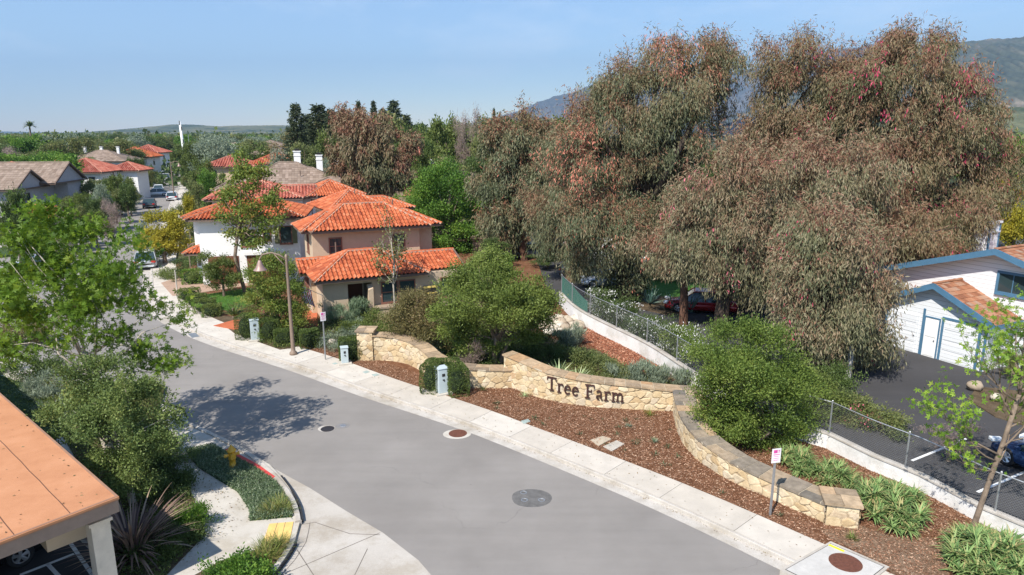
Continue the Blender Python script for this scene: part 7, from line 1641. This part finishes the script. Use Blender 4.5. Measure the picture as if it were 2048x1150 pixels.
one = [  # trees one can pick out
 ('conifer_tree', 612, 226, 138, 64, 'shorter conifer filling in between the two tall left ones'), ('conifer_tree', 765, 214, 138, 56, 'conifer between the brownish tip and the wide top'), ('conifer_tree', 812, 226, 136, 60, 'rightmost conifer right of the wide top'), ('broadleaf_tree', 662, 236, 118, 90, 'leafy crown between the shaggy conifer and the dark reddish tree'), ('olive_tree', 608, 272, 112, 90, 'olive tree in front of the two tall left conifers'), ('broadleaf_tree', 850, 232, 116, 80, 'leafy crown right of the conifer group'), ('olive_tree', 960, 232, 118, 80, 'pale olive crown behind the bare white branches'), ('grey_tree', 545, 292, 120, 60, 'grey green tree left of the tallest conifer'),
 ('conifer_tree', 590, 203, 118, 72, 'tallest dark conifer, standing left of the brown roofs'), ('conifer_tree', 636, 205, 128, 104, 'broad shaggy conifer right of the tallest dark one'),
 ('conifer_tree', 716, 198, 150, 34, 'dark pointed conifer tip behind the dark reddish eucalyptus, left one'), ('conifer_tree', 746, 198, 150, 36, 'brownish pointed conifer tip behind the dark reddish eucalyptus, middle one'),
 ('conifer_tree', 787, 197, 140, 74, 'wide conifer top just right of the two pointed tips'), ('conifer_tree', 988, 213, 140, 20, 'small lone conifer tip before the blue mountain'), ('conifer_tree', 660, 214, 122, 60, 'conifer shoulder between the shaggy one and the dark reddish eucalyptus'),
 ('broadleaf_tree', 893, 203, 112, 100, 'light green tree standing proud of the wood left of the bare white branches'), ('bare_tree', 935, 210, 105, 60, 'tree with bare pale branches above the wood'),
 ('dark_tree', 825, 240, 100, 80, 'dark tree filling the gap right of the dark reddish eucalyptus'), ('broadleaf_tree', 860, 270, 96, 90, 'leafy tree below the light green crown'), ('olive_tree', 905, 300, 84, 110, 'broad olive tree above the vivid round green tree'), ('dark_tree', 950, 300, 86, 90, 'dark tree left of the slender eucalyptus'), ('olive_tree', 960, 260, 104, 80, 'olive crown behind the slender eucalyptus'),
 ('conifer_tree', 690, 236, 120, 60, 'conifer half hidden behind the left of the dark reddish eucalyptus'), ('brown_tree', 1110, 232, 90, 80, 'brownish crown behind the big eucalyptus left flank'), ('brown_tree', 1040, 235, 110, 70, 'brown crown peeping above the slender eucalyptus'),
 ('golden_tree', 2010, 330, 66, 90, 'golden tree at the right edge above the shake roof'), ('golden_tree', 2040, 385, 56, 90, 'second golden tree hugging the right edge lower down'), ('bright_tree', 2030, 270, 110, 80, 'bright green tree behind the golden ones'), ('broadleaf_tree', 1990, 300, 95, 70, 'green tree between the right giant eucalyptus and the golden ones'),
 ('bright_tree', 410, 332, 92, 50, 'bright green tree right of the far street by the red roofs'), ('olive_tree', 385, 350, 84, 50, 'yellow green tree along the right side of the far street'), ('golden_tree', 370, 375, 72, 40, 'golden green tree in the street row, right side'), ('broadleaf_tree', 400, 300, 110, 60, 'green tree above the right side of the far street'), ('broadleaf_tree', 375, 272, 170, 50, 'tall tree at the top of the far street right of the mast'), ('olive_tree', 350, 400, 66, 44, 'olive street tree behind the golden one'), ('grey_tree', 282, 440, 62, 50, 'grey green shrubby tree at the kerb left of the golden one'),
 ('dark_tree', 14, 362, 55, 80, 'dark green tree at the left edge above the sycamore'), ('dark_tree', 70, 420, 56, 60, 'dark bush below the small red gable'), ('broadleaf_tree', 150, 372, 78, 50, 'leafy tree beside the twin grey gables'), ('olive_tree', 175, 352, 95, 55, 'olive tree below the white walled red roofed house'), ('grey_tree', 192, 362, 80, 48, 'rounded grey green tree among the shrubs left of the street'), ('dark_tree', 262, 308, 125, 50, 'dark glossy tree before the long red roof'), ('broadleaf_tree', 232, 335, 98, 55, 'green tree left of the street by the pale lamp'), ('dark_tree', 250, 360, 88, 50, 'dark tree at the left kerb behind the driveways'), ('bare_tree', 215, 395, 70, 50, 'grey brown bush tree beside the teal car'), ('olive_tree', 290, 335, 130, 50, 'olive tree left of the street past the driveways'),
 ('bare_tree', 15, 290, 150, 70, 'leafless pinkish tree at the left edge of the wood'), ('bright_tree', 90, 300, 125, 80, 'bright green tree behind the grey gables, left'), ('bright_tree', 125, 312, 115, 60, 'bright green tree behind the grey gables, right'),
 ('broadleaf_tree', 430, 330, 96, 50, 'green tree at the left of the brown roof'), ('bright_tree', 580, 330, 108, 60, 'bright green tree at the foot of the tallest dark conifer'), ('grey_tree', 650, 308, 110, 60, 'grey green tree behind the chimneys'), ('dark_tree', 620, 300, 115, 60, 'dark tree left of the chimneys'),
 ('bright_tree', 790, 385, 62, 50, 'small bright tree beside the brown half hidden house'), ('olive_tree', 850, 330, 80, 60, 'olive tree above the narrow scalloped green tree'), ('bare_tree', 920, 330, 75, 60, 'grey twiggy tree above the vivid round green tree'),
 ('dark_tree', 990, 470, 58, 60, 'dark shrub tree behind the tan outbuilding'), ('bright_tree', 1010, 505, 50, 50, 'yellow green shrub by the silver grey saloon'), ('broadleaf_tree', 960, 490, 47, 70, 'leafy shrub above the wide green tree'), ('dark_tree', 1095, 520, 58, 80, 'dark shrub behind the forked trunk'), ('dark_tree', 1180, 520, 62, 70, 'dark bush behind the crossover'),
 ('dark_tree', 1630, 560, 52, 100, 'dark bush in the shade behind the middle eucalyptus'), ('bright_tree', 1720, 520, 46, 60, 'bright bush glimpsed behind the drooping foliage'), ('dark_tree', 1560, 575, 56, 90, 'deep green hedge mass behind the trunks'), ('bright_tree', 1250, 560, 51, 60, 'lit green bush beside the lawn strip'), ('bright_tree', 1330, 560, 54, 130, 'long lit hedge behind the lawn strip'), ('bright_tree', 1440, 570, 54, 90, 'green hedge by the dark blue car'),
 ('olive_tree', 2010, 790, 31, 60, 'olive shrub in the planter by the garage'), ('bright_tree', 2046, 770, 32, 50, 'bright green shrub at the right edge by the garage'), ('bare_tree', 1900, 900, 22.5, 120, 'grey twiggy thicket behind the chain-link fence')]
for (kd, u, v, Y, wp, lab) in one:
    o = put(kd, u, v, Y, wp, lab); 
    if 'group' in o: del o['group']
# street-side shrubs, right side of the far street
K2 = [(x, y) for x, y in ((-33.6, 61.5), (-40.9, 78), (-58.8, 118), (-97.5, 203.8))]
NM = {'broadleaf_tree': 'green', 'bright_tree': 'bright green', 'dark_tree': 'dark green', 'olive_tree': 'olive', 'brown_tree': 'brownish', 'grey_tree': 'grey green', 'bare_tree': 'leafless', 'conifer_tree': 'dark pointed', 'golden_tree': 'golden'}
def belt(n, u0, u1, Y0, Y1, top, kinds, place, seed, avoid=None):
    r_ = np.random.default_rng(seed)
    for k in range(n):
        Y = Y0 * (Y1 / Y0) ** r_.random(); u = r_.uniform(u0, u1); kd = kinds[int(r_.integers(len(kinds)))]; x = HT(u, 260, Y)[0]
        if avoid and avoid(x, Y): continue
        c = r_.uniform(*top); v = 575 - F * math.tan(0)  # height set in metres
        o = copy_thing(PROTO[kd], (x, Y, 0), r_.uniform(0, 6.28), (c / HGT[kd] * r_.uniform(.9, 1.3),) * 2 + (c / HGT[kd],), 'distant %s tree %s' % (NM[kd], place), 'conifer' if kd == 'conifer_tree' else 'tree', '%s trees %s' % (NM[kd], place))
def av(x, y):
    for (a, b, r) in ((-54, 136, 8), (-46, 138, 8), (-70, 118, 11), (-77, 107, 5), (-87, 155, 10), (-87, 173, 8), (-102, 210, 8), (-59, 173, 8), (-83, 210, 9), (-75, 216, 8), (-14, 98, 9), (-66, 84, 14), (-26, 84, 14), (-112, 195, 10)):
        if (x - a) ** 2 + (y - b) ** 2 < r * r: return True
    if y < 225 and abs(1024 + F * x / (y * CS + 1.5) - 371) < 22: return True
    if y < 310:   # keep the street clear
        xs = -33.6 - .4505 * (y - 61.5)
        if xs - 11 < x < xs + 1.5: return True
    return False
MX = ['broadleaf_tree', 'broadleaf_tree', 'dark_tree', 'olive_tree', 'bright_tree', 'olive_tree', 'grey_tree']
belt(105, -40, 560, 150, 330, (8.5, 12), MX, 'in the belt behind the red roofs', 301, av)
belt(75, -60, 640, 300, 950, (9, 12), MX + ['dark_tree', 'brown_tree'], 'on the far left skyline', 302, av)
belt(40, 570, 1150, 115, 240, (12, 16.5), ['broadleaf_tree', 'dark_tree', 'olive_tree', 'conifer_tree', 'brown_tree'], 'in the tall wood behind the roofs', 303, av)
belt(12, 1000, 1500, 75, 160, (7, 11), ['dark_tree', 'olive_tree', 'brown_tree'], 'behind the eucalyptus grove', 304, av)
belt(34, 1900, 2350, 110, 700, (7, 11), ['broadleaf_tree', 'bright_tree', 'olive_tree', 'golden_tree', 'dark_tree'], 'below the hillside at the right', 305)
belt(24, 300, 640, 330, 700, (9, 11.5), MX, 'between the mast and the conifers', 306, av)
belt(16, -60, 200, 100, 170, (6.5, 8.5), ['bright_tree', 'olive_tree', 'dark_tree', 'broadleaf_tree'], 'behind the grey gables', 307, av)
for k, (u, v, Y, kd) in enumerate(((140, 382, 84, 'olive_tree'), (165, 376, 90, 'broadleaf_tree'), (200, 350, 104, 'olive_tree'), (222, 352, 102, 'dark_tree'), (245, 345, 112, 'broadleaf_tree'), (180, 392, 78, 'dark_tree'), (225, 372, 88, 'olive_tree'), (205, 380, 82, 'bright_tree'), (270, 338, 130, 'dark_tree'), (110, 395, 72, 'broadleaf_tree'), (150, 405, 70, 'olive_tree'), (185, 408, 70, 'broadleaf_tree'), (255, 365, 96, 'olive_tree'), (285, 325, 150, 'broadleaf_tree'))):
    o = put(kd, u, v, Y, 56, 'rounded %s tree in the dense planting between the grey gables and the far street' % NM[kd], '%s trees in the planting left of the far street' % NM[kd])
r_ = np.random.default_rng(308)
for side, o1, o2, n in (('right', 2.6, 7, 18), ('left', -22, -12.5, 46)):
    for k in range(n):
        y = 66 + (205 - 66) * ((k + r_.random()) / n) ** 1.2; x = -33.6 - .4505 * (y - 61.5) + r_.uniform(o1, o2)
        if side == 'left' and av(x - 2, y) and not (-1 < 0 and False):
            pass
        kd = ['olive_tree', 'bright_tree', 'dark_tree', 'broadleaf_tree', 'grey_tree', 'olive_tree'][int(r_.integers(6))]; c = r_.uniform(2.2, 4.3) if side == 'left' else r_.uniform(2.0, 3.8)
        copy_thing(PROTO[kd], (x, y, 0), r_.uniform(0, 6.28), (c / HGT[kd] * 1.0,) * 2 + (c / HGT[kd],), 'small %s garden tree lining the %s side of the far street' % (NM[kd], side), 'tree', 'small %s trees on the %s of the far street' % (NM[kd], side))
# palm on the skyline
g = HT(56, 246, 330); t = thing('palm_tree', 'single palm rising above the wood at the left', 'palm', (g[0], 330, 0)); MB().tube([(0, 0, 0), (.5, 0, g[2] - 1.5)], [.5, .35], 8).obj('trunk', M['bark'], t); m = MB(); blades(m, (.5, 0, g[2] - 1.5), 60, 4.2, .8, rg, .8, 1, 4, 0, .05, .3); m.obj('crown', LM_['dark'], t)
# distant mass of woodland under the horizon
def mass(name, n, Y0, Y1, u0, u1, mat, seed, hh):
    r_ = np.random.default_rng(seed); Y = Y0 * (Y1 / Y0) ** r_.random(n); u = r_.uniform(u0, u1, n); X = (u - 1024) / F * Y * 1.02
    m = 14; idx = np.repeat(np.arange(n), m); sz = hh * r_.uniform(.6, 1.15, n)
    P = np.stack([X[idx] + r_.normal(size=n * m) * sz[idx] * .5, Y[idx] + r_.normal(size=n * m) * sz[idx] * .4, np.abs(r_.normal(size=n * m)) * sz[idx] * .35 + sz[idx] * .25], 1)
    o = leaves(name, P, r_.normal(size=(n * m, 3)) + np.array((0, 0, .5)), sz[idx] * .35, sz[idx] * .28, np.clip(r_.random(n)[idx] * .7 + r_.random(n * m) * .3, 0, 1), LM_[mat], None, None, 'quad', r_); o['kind'] = 'stuff'; return o
mass('far_woodland', 5200, 450, 4200, -200, 1200, 'mid', 401, 8.5); mass('far_woodland', 3000, 400, 3800, -200, 1200, 'olive', 402, 8.5); mass('far_woodland', 2600, 420, 1400, 1800, 2500, 'mid', 403, 9); mass('far_woodland', 1400, 140, 460, -200, 650, 'dark', 404, 3.2)
for k in list(PROTO):      # kinds never placed do not stay in the scene
    if k not in used:
        for ch in list(PROTO[k].children): bpy.data.objects.remove(ch)
        bpy.data.objects.remove(PROTO[k])
